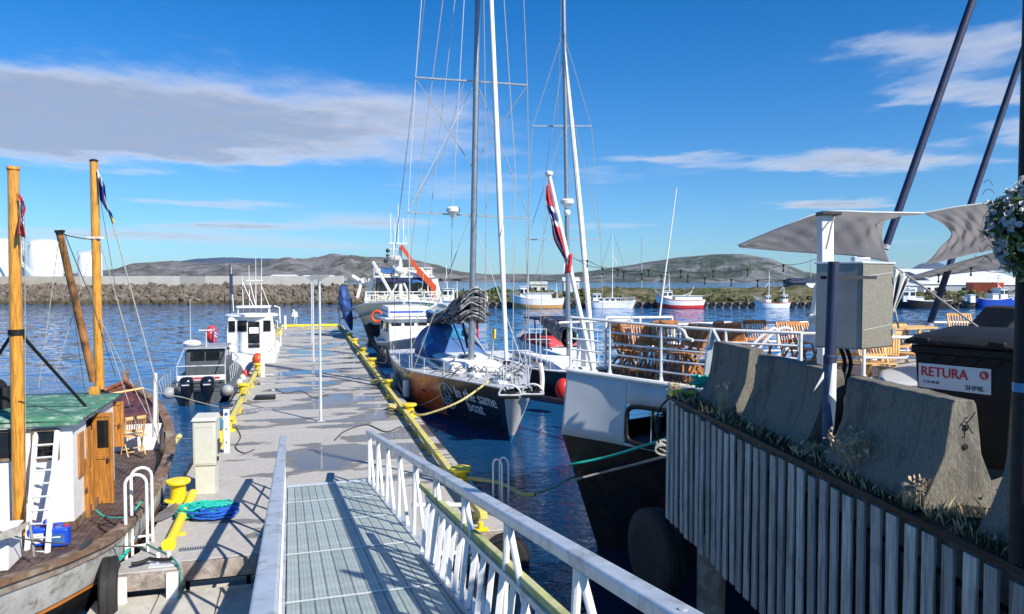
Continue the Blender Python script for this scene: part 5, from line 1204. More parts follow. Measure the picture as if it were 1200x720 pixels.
# chair model
def chair(label, loc, rz, wood='teak', group='folding wooden chairs on the ferry deck', fold=0.):
    t = T('folding_chair', label, 'chair', loc, rz, group); x = .21
    for s in (-1, 1):
        M().beam((s*x, -.20 + fold*.1, .0), (s*x, .17, .88), .022, .035).build('back_leg', wood, t, world=False)
        M().beam((s*(x - .03), .20 - fold*.1, .0), (s*(x - .03), -.18, .44), .022, .035).build('front_leg', wood, t, world=False)
    m = M(); [m.box((0, -.19 + k*.055, .45), (.42, .042, .016)) for k in range(8)]; m.build('seat', wood, t, world=False)
    m = M(); z0, z1 = .55, .86; f = lambda z: -.20 + .37*z/.88
    m.beam((-x, f(z1), z1), (x, f(z1), z1), .02, .07); m.beam((-x, f(z0), z0), (x, f(z0), z0), .02, .05)
    for k in range(8): xx = -.175 + k*.05; m.beam((xx, f(z0), z0), (xx, f(z1), z1), .012, .03, up=(0, -1, 0))
    m.build('backrest', wood, t, world=False)
    m = M(); m.beam((-x, -.15, .12), (x, -.15, .12), .02); m.beam((-x + .03, .14, .10), (x - .03, .14, .10), .02); m.build('stretcher', wood, t, world=False); return t
p = G(157, 533, .72); cc_ = chair('folding wooden chair on the foredeck of the wooden boat', p, PA + pi + .5, 'teak_light', None); cc_.scale = (1.12, 1.12, 1.12)
# flags on the left masts
def cloth(name, f, nu, nv, mats, mf, parent): return M().grid(f, nu, nv, mf=mf).build(name, mats, parent, smooth=80, solid=.004)
def norw(u, v):
    if .38 < v < .62 and True:
        return 2 if .44 < v < .56 else (2 if .30 < u < .42 else 1)
    if .24 < u < .48: return 2 if .30 < u < .42 else 1
    return 0
t = T('flag', 'Norwegian flag hanging from the first yellow mast', 'flag', P(22, 232, 12.2))
cloth('cloth', lambda u, v: P(22 + 8*u*(1 - .3*v) + 2*sin(v*5 + u*3), 226 + 48*v + 14*u*(1 - v) + 6*u, 12.15 + .09*sin(u*9 + v*3)), 16, 20, ['flag_red', 'flag_white', 'flag_blue'], lambda u, v: norw(v, u), t)
M().tube([P(21.5, 220, 12.2), P(27, 300, 12.2)], .006, 5).build('halyard', 'rope_grey', t)
t = T('flag', 'blue and white pennant hanging from the second yellow mast', 'flag', P(116, 210, 16.2))
cloth('cloth', lambda u, v: P(114 + 9*u + 3*v, 198 + 36*v*(1 - .15*u) + 20*u, 16.1 + .08*sin(u*9)), 10, 14, ['flag_white', 'flag_blue'], lambda u, v: 1 if (v > .25 or u > .6) else 0, t)
t = T('flag', 'small dark and yellow pennant below the blue one', 'flag', P(129, 252, 16.1))
cloth('cloth', lambda u, v: P(126 + 5*u + 4*v, 244 + 14*v + 6*u, 16.05 + .04*sin(u*9)), 6, 8, ['flag_blue', 'yellow'], lambda u, v: 0 if v < .5 else 1, t)

# ------------------------------------------------------------------ grey patrol boat with twin outboards, white cruiser
def at_px(px, py): return G(px, py, 0)
mk('patrol_grey', (.10, .11, .12), .5, .2, var=.15)
p = at_px(243, 474); pb_ = T('patrol_boat', 'grey patrol boat with twin black outboard engines moored left of the pontoon', 'boat', p + Vector((-.35, 0, 0)), PA)
# local: stern at y=0, bow at y=8
for s in (-1, 1):
    pts = [(s*1.12, .0, .52), (s*1.15, 3, .54), (s*1.1, 5.2, .62), (s*.75, 6.8, .78), (0, 7.9, .9)]
    M().tube(smooth_path(pts, 6), .25, 14).build('side_tube', 'patrol_grey', pb_, world=False)
    M().ball((s*1.12, 0, .52), .26, 12).build('tube_end', 'grey_hull', pb_, world=False)
HB = Hull([(0, 1.0, .5, .75, 0), (4, 1.0, .55, .8, 4), (6.4, .6, .7, .3, 6.2), (7.6, .05, .85, 0, 7.2)], -.4)
m = HB.band(M(), 0, 1, 20, 6); HB.transom(m, 0, 1); m.build('hull', 'patrol_grey', pb_, world=False)
HB.deck(M(), .02, 0, nu=16).build('deck', 'patrol_grey', pb_, world=False)
M().loft([[(-.85, 2.3, .55), (.85, 2.3, .55), (.85, 5.0, .6), (-.85, 5.0, .6)], [(-.85, 2.3, 1.6), (.85, 2.3, 1.6), (.85, 5.1, 1.6), (-.85, 5.1, 1.6)], [(-.8, 2.25, 2.05), (.8, 2.25, 2.05), (.72, 4.5, 2.1), (-.72, 4.5, 2.1)]], closed=True).build('cabin', 'patrol_grey', pb_, world=False, bev=.05)
M().box((0, 3.4, 2.12), (1.75, 2.6, .07)).build('cabin_roof', 'grey_hull', pb_, world=False, bev=.03)
for x in (-.31, .31): M().box((x, 2.255, 1.78), (.56, .03, .36)).build('rear_window', 'glass_dark', pb_, world=False, bev=.01)
for s in (-1, 1):
    for y in (2.8, 3.9): M().box((s*.84, y, 1.75), (.03, .8, .4)).build('side_window', 'glass_dark', pb_, world=False)
M().box((0, .75, 1.0), (1.9, .12, .22)).build('stern_bar', 'sign_white', pb_, world=False, bev=.02)
M().box((0, .68, 1.0), (1.5, .02, .07)).build('red_lettering_band', 'red_paint', pb_, world=False)
m = M(); 
for x in (-.95, .95): m.tube([(x, .8, .5), (x, .8, 1.5), (x*.9, 2.2, 2.1)], .03, 8)
m.tube([(-.95, .8, 1.5), (.95, .8, 1.5)], .03, 8); m.build('stern_frame', 'aluminium', pb_, world=False)
for x in (-.40, .40):
    o = M().loft([[(x + a*w, -.35 + b*d, z) for a, b in ((-1, -.6), (-.6, -1), (.6, -1), (1, -.6), (1, .6), (.6, 1), (-.6, 1), (-1, .6))] for w, d, z in ((.10, .14, .25), (.17, .22, .45), (.24, .30, .62), (.27, .34, .85), (.26, .33, 1.05), (.20, .26, 1.16), (.08, .12, 1.19))], closed=True).build('outboard_engine', 'black_gloss', pb_, world=False, smooth=50)
    M().box((x, -.30, .1), (.12, .25, .5)).build('engine_leg', 'black', o, world=False); M().box((x, -.685, .9), (.28, .01, .05)).build('engine_band', 'alu_bright', o, world=False)
m = M()
for k in range(5): m.tube([(-1.35 + k*.05, .1 + k*.1, .3), (-1.5 + .1*k, .0 + k*.05, 1.0 + .1*k), (-1.3, .5, 1.25)], .02, 6)
m.build('dive_ladder', 'aluminium', pb_, world=False)
m = M()
for k in range(6): m.beam((1.15, 1.2 + k*.8, .7), (1.1, 1.2 + k*.8, 1.35), .035)
m.tube([(1.1, 1.2, 1.35), (1.1, 5.2, 1.4), (.7, 6.8, 1.5)], .025, 6); m.build('side_railing', 'aluminium', pb_, world=False)
m = M(); m.tube([(-.7, 3, 2.1), (-.7, 3, 4.3)], .02, 6, r2=.008); m.tube([(0, 2.6, 2.1), (0, 2.6, 2.9)], .03, 6); m.box((0, 2.6, 2.9), (.6, .15, .06)); m.build('antenna', 'stem_grey', pb_, world=False)
M().ball((-.62, 2.8, 2.3), .28, 12, sq=(1.4, 1, .6)).build('white_dome', 'white_clean', pb_, world=False)
for k in range(3): M().ball((1.45, 1.6 + k*1.7, .55), .17, 10, sq=(1, 1, 1.5)).build('fender', 'red_paint' if k == 2 else 'stem_grey', pb_, world=False)
tag(M().ball(G(302, 423, .75), .33, 14, sq=(.9, .9, 1.35)).build('buoy', 'orange_paint'), 'red orange fender buoy standing on the left pontoon edge', 'buoy')
tag(M().ball(P(248, 392, 39), .3, 14, sq=(1, 1, 1.6)).build('buoy', 'flag_red'), 'pinkish red buoy on the white cruiser side', 'buoy')
p = at_px(284, 442); cb = T('cabin_cruiser', 'white cabin cruiser with dark door moored beyond the patrol boat', 'boat', p + Vector((-.2, 1.5, 0)), PA)
HC = Hull([(0, 1.45, 1.0, 1.3, 0), (3, 1.55, 1.05, 1.35, 3), (6.5, 1.35, 1.25, 1.0, 6.3), (9, .5, 1.55, .2, 8.5), (9.8, .03, 1.7, 0, 9.1)], -.5)
m = HC.band(M(), 0, 1, 26, 8); HC.transom(m, 0, 1); m.build('hull', 'white_clean', cb, world=False); HC.deck(M(), -.02, 0, nu=16).build('deck', 'white_paint', cb, world=False)
M().loft([[(-1.3, 1.8, 1.0), (1.3, 1.8, 1.0), (1.25, 6.4, 1.2), (-1.25, 6.4, 1.2)], [(-1.3, 1.8, 2.2), (1.3, 1.8, 2.2), (1.15, 6.0, 2.2), (-1.15, 6.0, 2.2)], [(-1.2, 1.75, 3.0), (1.2, 1.75, 3.0), (1.0, 5.0, 3.0), (-1.0, 5.0, 3.0)]], closed=True).build('cabin', 'white_clean', cb, world=False, bev=.06)
M().lathe([(.0, 0), (1.45, 0), (1.5, .06), (1.42, .16), (.2, .2)], (0, 2.9, 3.0), 24).build('cabin_roof', 'white_clean', cb, world=False)
M().box((.18, 1.745, 2.0), (.62, .04, 1.5)).build('door', 'glass_dark', cb, world=False, bev=.02)
M().box((.18, 1.72, 2.25), (.5, .03, .35)).build('door_sign', 'white_clean', cb, world=False)
for x, wd in ((-.45, .5), (-1.0, .35), (.9, .4)): M().box((x, 1.745, 2.5), (wd, .03, .62)).build('window', 'glass_dark', cb, world=False, bev=.01)
for s in (-1, 1):
    for y in (2.6, 3.6, 4.6): M().box((s*1.24, y, 2.5), (.04, .75, .5)).build('side_window', 'glass_dark', cb, world=False)
M().box((.1, 3.4, 3.55), (1.9, 1.3, .12)).build('radar_arch_roof', 'white_clean', cb, world=False, bev=.04)
m = M()
for x in (-.75, .95): 
    for y in (2.9, 4.0): m.tube([(x, y, 3.1), (x, y, 3.55)], .03, 6)
m.tube([(1.25, 3, 3.6), (1.55, 3, 3.5), (1.6, 3, 1.2)], .04, 6)
for x, z in ((-.5, 5.4), (-.15, 6.0), (.2, 6.6), (.5, 6.4), (-1.05, 5.9)): m.tube([(x, 3.4, 3.2), (x*1.1, 3.5, z)], .028, 6, r2=.012)
m.beam((-.3, 3.4, 5.1), (.6, 3.4, 5.1), .06); m.beam((-.5, 3.3, 5.0), (.1, 3.3, 3.5), .04); m.beam((.2, 3.3, 3.6), (-.1, 3.3, 5.0), .04); m.beam((.5, 3.3, 4.9), (.95, 3.3, 3.6), .03)
m.build('antenna_rack', 'white_clean', cb, world=False)
m = M(); m.tube([(-1.2, 3.2, 3.0), (-1.2, 3.2, 6.1)], .03, 6); m.box((-1.12, 3.2, 4.9), (.14, .03, 1.2)); m.build('navy_burgee_staff', 'navy_steel', cb, world=False)
m = M()
for k in range(5): m.beam((1.4, .2 + k*.6, 1.0), (1.4, .2 + k*.6, 1.6), .03)
m.tube([(1.4, .2, 1.6), (1.4, 2.6, 1.6)], .02, 6); m.tube([(-1.4, .2, 1.6), (1.4, .2, 1.6)], .02, 6); m.build('stern_railing', 'alu_bright', cb, world=False)
t = T('flag', 'faded red and white flag on the stern of the patrol boat', 'flag', P(250, 390, 38))
cloth('cloth', lambda u, v: P(247 + 7*u, 382 + 16*v + 6*u, 37 + .1*sin(u*8)), 8, 10, ['flag_red', 'flag_white', 'flag_blue'], lambda u, v: norw(v, u), t)

# ------------------------------------------------------------------ black racing yacht
bow = Vector((.2, 22.2, 0)); YO = bow + Vector((-SA, CA, 0))*8.5
YR = PA + pi; yt = T('black_yacht', 'big black racing yacht with white lettering and orange panel on its hull', 'yacht', YO, YR)
YH = Hull([(-8.5, 2.1, 1.45, 1.8, -8.3), (-4, 2.45, 1.45, 2.1, -4), (0, 2.45, 1.5, 2.15, 0), (3, 2.0, 1.6, 1.55, 2.9), (5.5, 1.25, 1.68, .75, 5.2), (7.6, .64, 1.74, .16, 7.0), (8.5, .46, 1.76, .03, 7.65)], -.9, .03)
YH.band(M(), 0, .66, 24, 10, 0, .385).build('stern_hull', 'hull_grey', yt, world=False, smooth=60)
for sg in (-1, 1):
    M().grid(lambda u, v: (lambda q: (sg*q[0], q[1], q[2]))(YH.at(.385 + .18*u, .66*v)), 16, 10).build('orange_hull_panel', 'hull_orange', yt, world=False, smooth=60)
MT['yacht_black'] = mat('yacht_black', (.014, .014, .015), .28, var=.3, coat=.15, dirt=(.03, .03, .02), damt=.25)
YH.band(M(), 0, .66, 24, 10, .565, 1).build('bow_hull', 'yacht_black', yt, world=False, smooth=60)
YH.band(M(), .66, 1, 60, 5, off=.004).build('antifouling', 'navy_steel', yt, world=False)
YH.transom(M(), 0, 1).build('transom', 'hull_grey', yt, world=False)
def stem(t0, t1):
    def f(u, v):
        h, y, z = YH.at(1, t0 + (t1 - t0)*v); k = 2*u - 1; return (h*k, y + .28*(1 - k*k)*(h/.46), z)
    return M().grid(f, 12, 12)
stem(0, .66).build('stem', 'stem_grey', yt, world=False, smooth=60); stem(.66, .76).build('boot_stripe', 'boot_blue', yt, world=False); stem(.76, 1).build('stem_foot', 'boot_blue', yt, world=False)
def side_band(x0):                                       # grey continues a little round the bow on each side
    YH.band(M(), 0, .66, 6, 10, .955, 1, off=.006).build('stem_side', 'stem_grey', yt, world=False, smooth=60)
mk('yacht_deck', (.50, .51, .52), .6, var=.15, sc=2, dirt=(.3, .3, .3), damt=.3)
YH.deck(M(), .0, 0, nu=40, camber=.06).build('deck', 'yacht_deck', yt, world=False, smooth=60)
YH.rail(M(), .03, .02, 0, 1, 40, .02).build('toe_rail', 'grey_steel', yt, world=False)
# lettering projected on the hull
def hull_pt(y, z, off):
    lo, hi = .35, 1.
    for _ in range(26):
        u = (lo + hi)/2; zs = cr(YH.st, u)[2]; t = .75*(1 - z/zs); h, yy, _z = YH.at(u, t)
        if yy < y: lo = u
        else: hi = u
    return Vector((h + off, y, z))
def hull_text(s, size, y0, z0, ws=1., par=yt, bold=.02):
    vs, fs = text_mesh(s, size, 0); m = M()
    for db in (0, bold): m.add([hull_pt(y0 + v.x*ws + db, z0 + v.y, .014 + db*.02) for v in vs], fs)
    return m.build('lettering', 'sign_white', par, world=False, smooth=0, fix=False)
hull_text('In the same', .58, 4.95, 1.05, .98, bold=.035); hull_text('boat', .58, 5.55, .66, .98, bold=.035)
m = M()
def ringpt(r, a, dy=0, dz=0): return hull_pt(4.42 + dy + r*.95*cos(a), 1.02 + dz + r*sin(a)*1.0, .02)
m.tube([ringpt(.46, .35 + 5.4*k/30) for k in range(31)], .018, 5)
for pts in (((-.18, -.05), (0, .38), (.18, -.05), (-.18, -.05)), ((-.25, -.12), (-.1, -.18), (.0, -.12), (.1, -.18), (.25, -.12)), ((-.2, -.24), (-.08, -.3), (.05, -.24), (.18, -.3))):
    m.tube([hull_pt(4.42 + a, 1.02 + b, .02) for a, b in pts], .016, 5)
m.build('sail_emblem', 'sign_white', yt, world=False)
M().tube([hull_pt(2.3, .95, .01), hull_pt(2.38, .92, .01), hull_pt(2.5, .95, .01), hull_pt(2.58, .91, .01)], .03, 5).build('hull_fitting', 'black', yt, world=False)
# coachroof, cockpit, blue hood
M().loft([[(-s*w, y, 1.5) for s, w, y in ((1, 1.3, -5), (-1, 1.3, -5), (-1, 1.15, 3.4), (1, 1.15, 3.4))], [(-s*w, y, 1.95) for s, w, y in ((1, 1.2, -5), (-1, 1.2, -5), (-1, .95, 2.9), (1, .95, 2.9))], [(-s*w, y, 2.02) for s, w, y in ((1, .9, -4.9), (-1, .9, -4.9), (-1, .7, 2.7), (1, .7, 2.7))]], closed=True).build('coachroof', 'white_clean', yt, world=False, bev=.05)
M().box((1.18, .4, 1.80), (.06, 2.3, .22)).build('side_window', 'glass_dark', yt, world=False, bev=.02)
M().box((-1.18, .4, 1.80), (.06, 2.3, .22)).build('side_window', 'glass_dark', yt, world=False, bev=.02)
for k, (x, y) in enumerate(((0, 4.3), (0, 6.3), (.0, 1.2))): M().box((x, y, (1.66, 1.78, 2.08)[k]), (.6, .6, .08)).build('hatch', 'glass_dark', yt, world=False, bev=.02)
def hood(u, v, o=0.):
    a = pi*u; k = sin(pi/2*min(1, v*1.5))**.75; return ((1.45 + o)*cos(a)*(1 - .12*(1 - v)), -.75 + o - 2.7*v - .0*sin(a), 1.78 + (1.42 + o)*k*max(0, sin(a))**.65)
M().grid(hood, 26, 14).build('blue_hood', 'blue_canvas', yt, world=False, smooth=70, solid=.02)
M().grid(lambda u, v: hood(.06 + .20*u, .22 + .32*v, .03), 8, 8).build('hood_window', 'glass_blue', yt, world=False, smooth=70, solid=.01)
M().grid(lambda u, v: hood(.40 + .22*u, .20 + .2*v, .03), 8, 8).build('hood_window', 'glass_blue', yt, world=False, smooth=70, solid=.01)
M().grid(lambda u, v: (-1.35 + .5*u + .8*v, -1.0 - 2.2*u, 1.9 + 1.2*v*(1 - .4*u)), 8, 8).build('white_cover', 'sail_white', yt, world=False, smooth=60, solid=.02)
# mast etc.
mb, mtp = P(552, 418, 28.4), P(562, -120, 28.4); mb.z = 1.9
M().tube([mb, mtp], .125, 20, r2=.105).build('mast', 'mast_alu', yt)
fa, fb2 = P(593.5, 424, 25.8), P(573, -60, 28.1); M().tube([fa, fa.lerp(fb2, .3), fb2], [.07, .105, .085], 12).build('furled_sail', 'sail_white', yt)
M().tube([fa, W2(yt, (0, 7.0, 1.8))], .03, 8).build('furler_drum_stay', 'grey_steel', yt)
M().lathe([(.12, 0), (.13, .1), (.05, .14)], fa + Vector((0, 0, -.1)), 14).build('furler_drum', 'black', yt)
for a, b in (((487, 91), (618, 100)), ((478, 249), (620, 256))): M().beam(P(*a, 28.4), P(*b, 28.4), .10, .05).build('spreader', 'grey_steel', yt)
rd = P(531, 249, 28.3); M().lathe([(.06, -.22), (.20, -.03), (.26, .02), (.27, .14), (.22, .2), (.05, .22)], rd, 20).build('radar', 'white_clean', yt)
Yl = 28.4; dl, dr = W2(yt, (2.3, 1.6, 1.5)), W2(yt, (-2.3, 1.6, 1.5))
LN = [[P(497, -40, Yl), P(487, 91, Yl), P(478, 249, Yl), dl], [P(612, -40, Yl), P(618, 100, Yl), P(620, 256, Yl), dr], [P(527, -60, Yl), P(494, 190, Yl), P(478, 330, Yl), dl], [P(545, -20, Yl), P(530, 250, Yl), P(528, 372, 31)], [P(487, 92, Yl), P(556, 200, Yl)], [P(618, 100, Yl), P(557, 190, Yl)],
      [P(560, 90, Yl), P(478, 249, Yl)], [P(560, 100, Yl), P(620, 256, Yl)], [P(552, 250, Yl), dl], [P(552, 252, Yl), dr], [P(588, -40, Yl), P(604, 200, 27), P(600, 455, 22.6)], [P(566, -60, Yl), P(570, 200, 28), P(568, 410, 28)], [P(540, -60, Yl), P(488, 395, 34), W2(yt, (1.0, -8.3, 1.5))],
      [P(500, -20, Yl), P(462, 300, 32), W2(yt, (1.9, -7.5, 1.5))], [P(480, 245, Yl), P(520, 180, Yl), P(545, 92, Yl)]]
for i, l_ in enumerate(LN): M().tube(l_, .016, 5).build('rigging_line', 'rope_grey' if i % 3 else 'alu_bright', yt)
# boom and crumpled mainsail
gb, ge = P(551, 374, 28.6), P(503, 374, 34.5)
M().tube([gb, ge], .12, 12, r2=.09).build('boom', 'dark_metal', yt)
d_ = (ge - gb).normalized(); sd = Vector((-d_.y, d_.x, 0))
mk('sail_slate', (.16, .165, .18), .6, var=.4, sc=5, dirt=(.4, .4, .42), dsc=4, damt=.3, bump=.4, bsc=9)
rr = random.Random(31); Lb = (ge - gb).length; NF = 11
for k in range(NF):                                       # flaked folds of the mainsail piled on the boom
    z0 = .12 + k*.115; ph = rr.uniform(0, 6)
    def fold(u, v, k=k, ph=ph, z0=z0):
        w = (.62 - .03*abs(k - 3))*(1 - .45*u); c_ = (2*v - 1); q = gb + d_*(-.50 + (Lb*.95)*u*(1 - .04*k))
        zz_ = z0*(1 - .72*u) - .30*abs(c_)**1.7*(1 - .4*u) + .05*sin(u*19 + ph) + .07*noise.noise(Vector((u*8, c_*2.5, k*3.1)))
        return q + sd*(w*c_ + .09*sin(ph + u*7)) + Vector((0, 0, zz_))
    M().grid(fold, 34, 14).build('sail_fold', 'sail_slate' if k in (2, 4, 7, 9) else 'sail_dark', yt, smooth=60, solid=.07)
for k in range(5):
    q = gb + d_*(.4 + k*1.1); M().tube([q + Vector((0, 0, -.1)) + sd*(.5*(1 - k*.15)*cos(x)) + Vector((0, 0, .5*(1 - k*.15)*(1 + sin(x)))) for x in [2*pi*i/14 for i in range(14)]], .015, 5, True).build('sail_tie', 'rope_grey', yt)
M().box(P(528, 328, 30), (.9, .3, .10)).build('boom_pack_flap', 'sail_dark', yt, bev=.02)
M().tube([P(541, 372, 28.8), P(548, 408, 28.6)], .05, 8).build('vang', 'black', yt); M().tube([P(530, 376, 30), P(545, 415, 28.9)], .03, 8).build('vang_line', 'black', yt)
M().grid(lambda u, v: P(500 + 22*u, 366 + 7*v, 33.5 + v) + Vector((0, 0, .06*sin(u*12))), 10, 5).build('blue_sail_cover', 'blue_canvas', yt, smooth=60, solid=.15)
M().tube([P(560, 362, 28.9), P(559, 382, 28.9), P(561, 396, 28.8)], .05, 8).build('red_strap', 'red_paint', yt)
# pulpit, stanchions, lifelines
for s in (-1, 1):
    L1_, L2_ = [], []
    for k in range(9):
        h, y, z = YH.at(.06 + .105*k, 0); a = Vector((s*(h - .08), y, z)); b = a + Vector((0, 0, .62)); M().tube([a, b], .014, 6).build('stanchion', 'alu_bright', yt, world=False); L1_.append(b); L2_.append(a + Vector((0, 0, .32)))
    M().tube(L1_, .008, 5).build('lifeline', 'alu_bright', yt, world=False); M().tube(L2_, .008, 5).build('lifeline', 'alu_bright', yt, world=False)
    h, y, z = YH.at(.9, 0); M().tube(smooth_path([(s*h, y - .3, z), (s*(h - .02), y + .1, z + .65), (s*.42, 8.2, z + .68), (s*.40, 8.3, z)], 5), .018, 8).build('pulpit', 'alu_bright', yt, world=False)
    # half-round fairlead hoops at the bow
    c_ = W2(yt, (-s*.36, 8.80, 1.66)); r = .33
    m = M(); pts = [c_ + Vector((r*cos(a), 0, r*sin(a)*.95)) for a in [pi*k/14 for k in range(15)]]; m.tube(pts, .030, 8); m.tube([c_ + Vector((-r, 0, 0)), c_ + Vector((r, 0, 0))], .03, 8)
    m.build('bow_hoop', 'alu_bright', yt)
    m = M()
    for a in (.5, 1.0, 1.57, 2.1, 2.6): m.beam(c_, c_ + Vector((r*cos(a), .02, r*sin(a)*.9)), .02, .05)
    m.tube([c_ + Vector((-r*.85, .03, -.05)), c_ + Vector((r*.85, .03, -.05))], .07, 8); m.build('hoop_grating', 'black', yt)
m = M(); rr = random.Random(3)
for k in range(80):
    x, y = rr.uniform(-1.7, 1.7), rr.uniform(2.8, 7.8); h = YH.at(.5 + .5*(y - 3)/5.5 if y > 3 else .5, 0)[0]
    if abs(x) > h - .15: continue
    z = 1.72; a = rr.uniform(0, 3); m.tube([(x, y, z), (x + cos(a)*.4, y + sin(a)*.3, z + rr.uniform(0, .3)), (x + cos(a)*.7, y + sin(a)*.6, z)], .018, 5)
m.build('deck_lines', 'sail_dark', yt, world=False, kind='stuff')
for x, y, z in ((.9, -.2, 1.75), (-.9, -.2, 1.75), (.7, 2.2, 2.0), (-.7, 2.2, 2.0), (.3, 3.6, 1.7), (1.6, -3, 1.6)): M().lathe([(.10, 0), (.08, .06), (.07, .14), (.09, .17), (.03, .19)], (x, y, z), 14).build('winch', 'grey_steel', yt, world=False)
m = M()
for x, y, w_ in ((.5, 4.8, .5), (-.5, 5.6, .4), (.2, 7.0, .35), (-.35, 3.4, .5)): m.box((x, y, 1.78), (w_, .5, .14), rz=x)
m.build('deck_bags', 'sail_white', yt, world=False, bev=.04)
a = hull_pt(.9, 1.0, .16); M().tube([(a.x, a.y, 1.15), (a.x, a.y, .45)], .13, 14).build('fender', 'sail_white', yt, world=False, bev=.05); M().tube([(a.x, a.y, 1.15), (a.x - .1, a.y, 1.6)], .01, 5).build('fender_line', 'rope_grey', yt, world=False)
a = hull_pt(-1.6, 1.0, .17) if False else Vector((2.6, -1.8, .8)); M().tube([(a.x, a.y, 1.1), (a.x, a.y, .4)], .14, 14).build('fender', 'stem_grey', yt, world=False, bev=.05)
M().tube([P(488, 372, 33), P(512, 356, 34.5), P(530, 356, 34.5)], .045, 8).build('stern_arch', 'alu_bright', yt)
M().tube([P(577, 385, 26.5), P(577, 422, 26.5)], .04, 8).build('deck_post', 'alu_bright', yt); M().grid(lambda u, v: P(577 + 4*u, 386 + 12*v, 26.5 + .05*sin(9*u)), 5, 6).build('yellow_pennant', 'yellow', yt, solid=.005)
rope([G(481, 478, DZ + .2), G(488, 486, DZ + .25), P(505, 484, 22.9), P(540, 470, 22.8), P(573, 447, 23.4)], .035, 'rope_yellow', 'pale yellow bow line from the bollard to the black yacht')
rope([G(481, 478, DZ + .2), P(505, 470, 24.5), P(528, 455, 26)], .012, 'rope_dark', 'thin dark line from the bollard to the yacht side')
rope([P(449, 402, 44), P(452, 424, 40), G(437, 424, DZ + .3)], .03, 'rope_dark', 'dark stern line hanging from the cabin boat to the bollard')
# ------------------------------------------------------------------ second yacht behind the ferry bow
hd = Vector((.30, -.954, 0)); y2b = Vector((3.7, 28.2, 0)); o2 = y2b - hd*6.5; r2_ = atan2(-hd.x, hd.y)
y2 = T('dark_yacht', 'dark hulled sailing yacht with white deck partly hidden by the ferry bow', 'yacht', o2, r2_)
H2 = Hull([(-6.5, 1.4, 1.15, 1.2, -6.3), (-2, 1.95, 1.12, 1.7, -2), (1.5, 1.85, 1.18, 1.5, 1.5), (4.4, 1.05, 1.3, .6, 4.1), (6.5, .05, 1.45, 0, 5.8)], -.6)
m = H2.band(M(), 0, .68, 30, 8); H2.transom(m, 0, .7); m.build('hull', 'yacht_black', y2, world=False, smooth=60); H2.band(M(), .68, 1, 30, 3, off=.003).build('boot_stripe', 'stem_grey', y2, world=False)
H2.deck(M(), 0, 0, nu=24, camber=.05).build('deck', 'white_paint', y2, world=False, smooth=60); H2.rail(M(), .03, .03, 0, 1, 30).build('toe_rail', 'grey_steel', y2, world=False)
M().loft([[(-1.1, -2.6, 1.15), (1.1, -2.6, 1.15), (.9, 3.2, 1.2), (-.9, 3.2, 1.2)], [(-.95, -2.5, 1.6), (.95, -2.5, 1.6), (.7, 2.6, 1.55), (-.7, 2.6, 1.55)]], closed=True).build('coachroof', 'white_clean', y2, world=False, bev=.06)
for s in (-1, 1):
    for y in (-1.6, .2, 1.5): M().box((s*1.0, y, 1.42), (.08, 1.1, .14)).build('window', 'glass_dark', y2, world=False)
    pts = []
    for k in range(8):
        h, y, z = H2.at(.05 + .125*k, 0); a = Vector((s*(h - .06), y, z)); M().tube([a, a + Vector((0, 0, .6))], .013, 6).build('stanchion', 'alu_bright', y2, world=False); pts.append(a + Vector((0, 0, .6)))
    M().tube(pts, .008, 5).build('lifeline', 'alu_bright', y2, world=False)
m_b = P(666.5, 437, 34); m_b.z = 1.4; m_t = P(659, -120, 34)
M().tube([m_b, m_t], .11, 18, r2=.09).build('mast', 'mast_alu', y2)
M().tube([P(697, 440, 29.5), P(680, 250, 32), P(662, 62, 33.8)], [.09, .125, .07], 12).build('furled_sail', 'sail_white', y2)
for a, b in (((624, 148), (693, 148)), ((615, 281), (704, 281))): M().beam(P(*a, 34), P(*b, 34), .09, .05).build('spreader', 'grey_steel', y2)
q = P(664.5, 237, 33.8); M().lathe([(.08, -.28), (.30, -.08), (.33, .06), (.28, .13), (.05, .15)], q, 20).build('radar', 'white_clean', y2); M().ball(q + Vector((0, -.1, -.5)), .16, 10).build('mast_lamp', 'white_clean', y2)
for l_ in ([P(660, 38, 34), P(624, 148, 34), P(616, 281, 34), P(622, 425, 34)], [P(660, 38, 34), P(693, 148, 34), P(704, 281, 34), P(708, 430, 34)], [P(661, 60, 34), P(640, 200, 34), P(632, 420, 34)], [P(660, 150, 34), P(618, 281, 34)], [P(661, 30, 34), P(677, 220, 32), P(690, 400, 30)], [P(661, 90, 34), P(704, 281, 34)], [P(659, -60, 34), P(652, 200, 38), P(610, 420, 41)]): M().tube(l_, .014, 5).build('rigging_line', 'rope_grey', y2)
ga, gb_ = P(667, 402, 33.8), P(636, 381, 38.5); d_ = (gb_ - ga)
def bd2(u, v): a = 2*pi*v; r = .24 + .22*(1 - u); n_ = 1 + .3*noise.noise(Vector((u*8, cos(a)*2, sin(a)*2))); return ga + d_*u + Vector((r*cos(a)*n_*.8, 0, .25 + r*sin(a)*n_))
M().grid(bd2, 26, 18).build('stowed_mainsail', 'sail_dark', y2, smooth=60)
M().tube([ga, gb_], .07, 10).build('boom', 'grey_steel', y2)
m = M(); 
for px in (620, 628, 633, 640, 700): m.tube([P(px, 385, 31), P(px + 1, 425, 31)], .02, 6)
m.tube([P(618, 398, 31), P(645, 398, 31)], .02, 6); m.tube([P(620, 386, 31), P(640, 386, 31)], .02, 6); m.build('pulpit', 'alu_bright', y2)
m = M(); c_ = P(633, 443, 29.5); m.tube(smooth_path([c_ + Vector((0, 0, .6)), c_ + Vector((.08, 0, 0)), c_ + Vector((.05, 0, -.6))], 6), .10, 8, r2=.1); m.build('anchor', 'white_clean', y2)
M().grid(lambda u, v: P(676 + 13*u, 392 + 42*v, 30.5 + .1*sin(u*5)), 8, 8).build('white_screen', 'sail_white', y2, solid=.02)
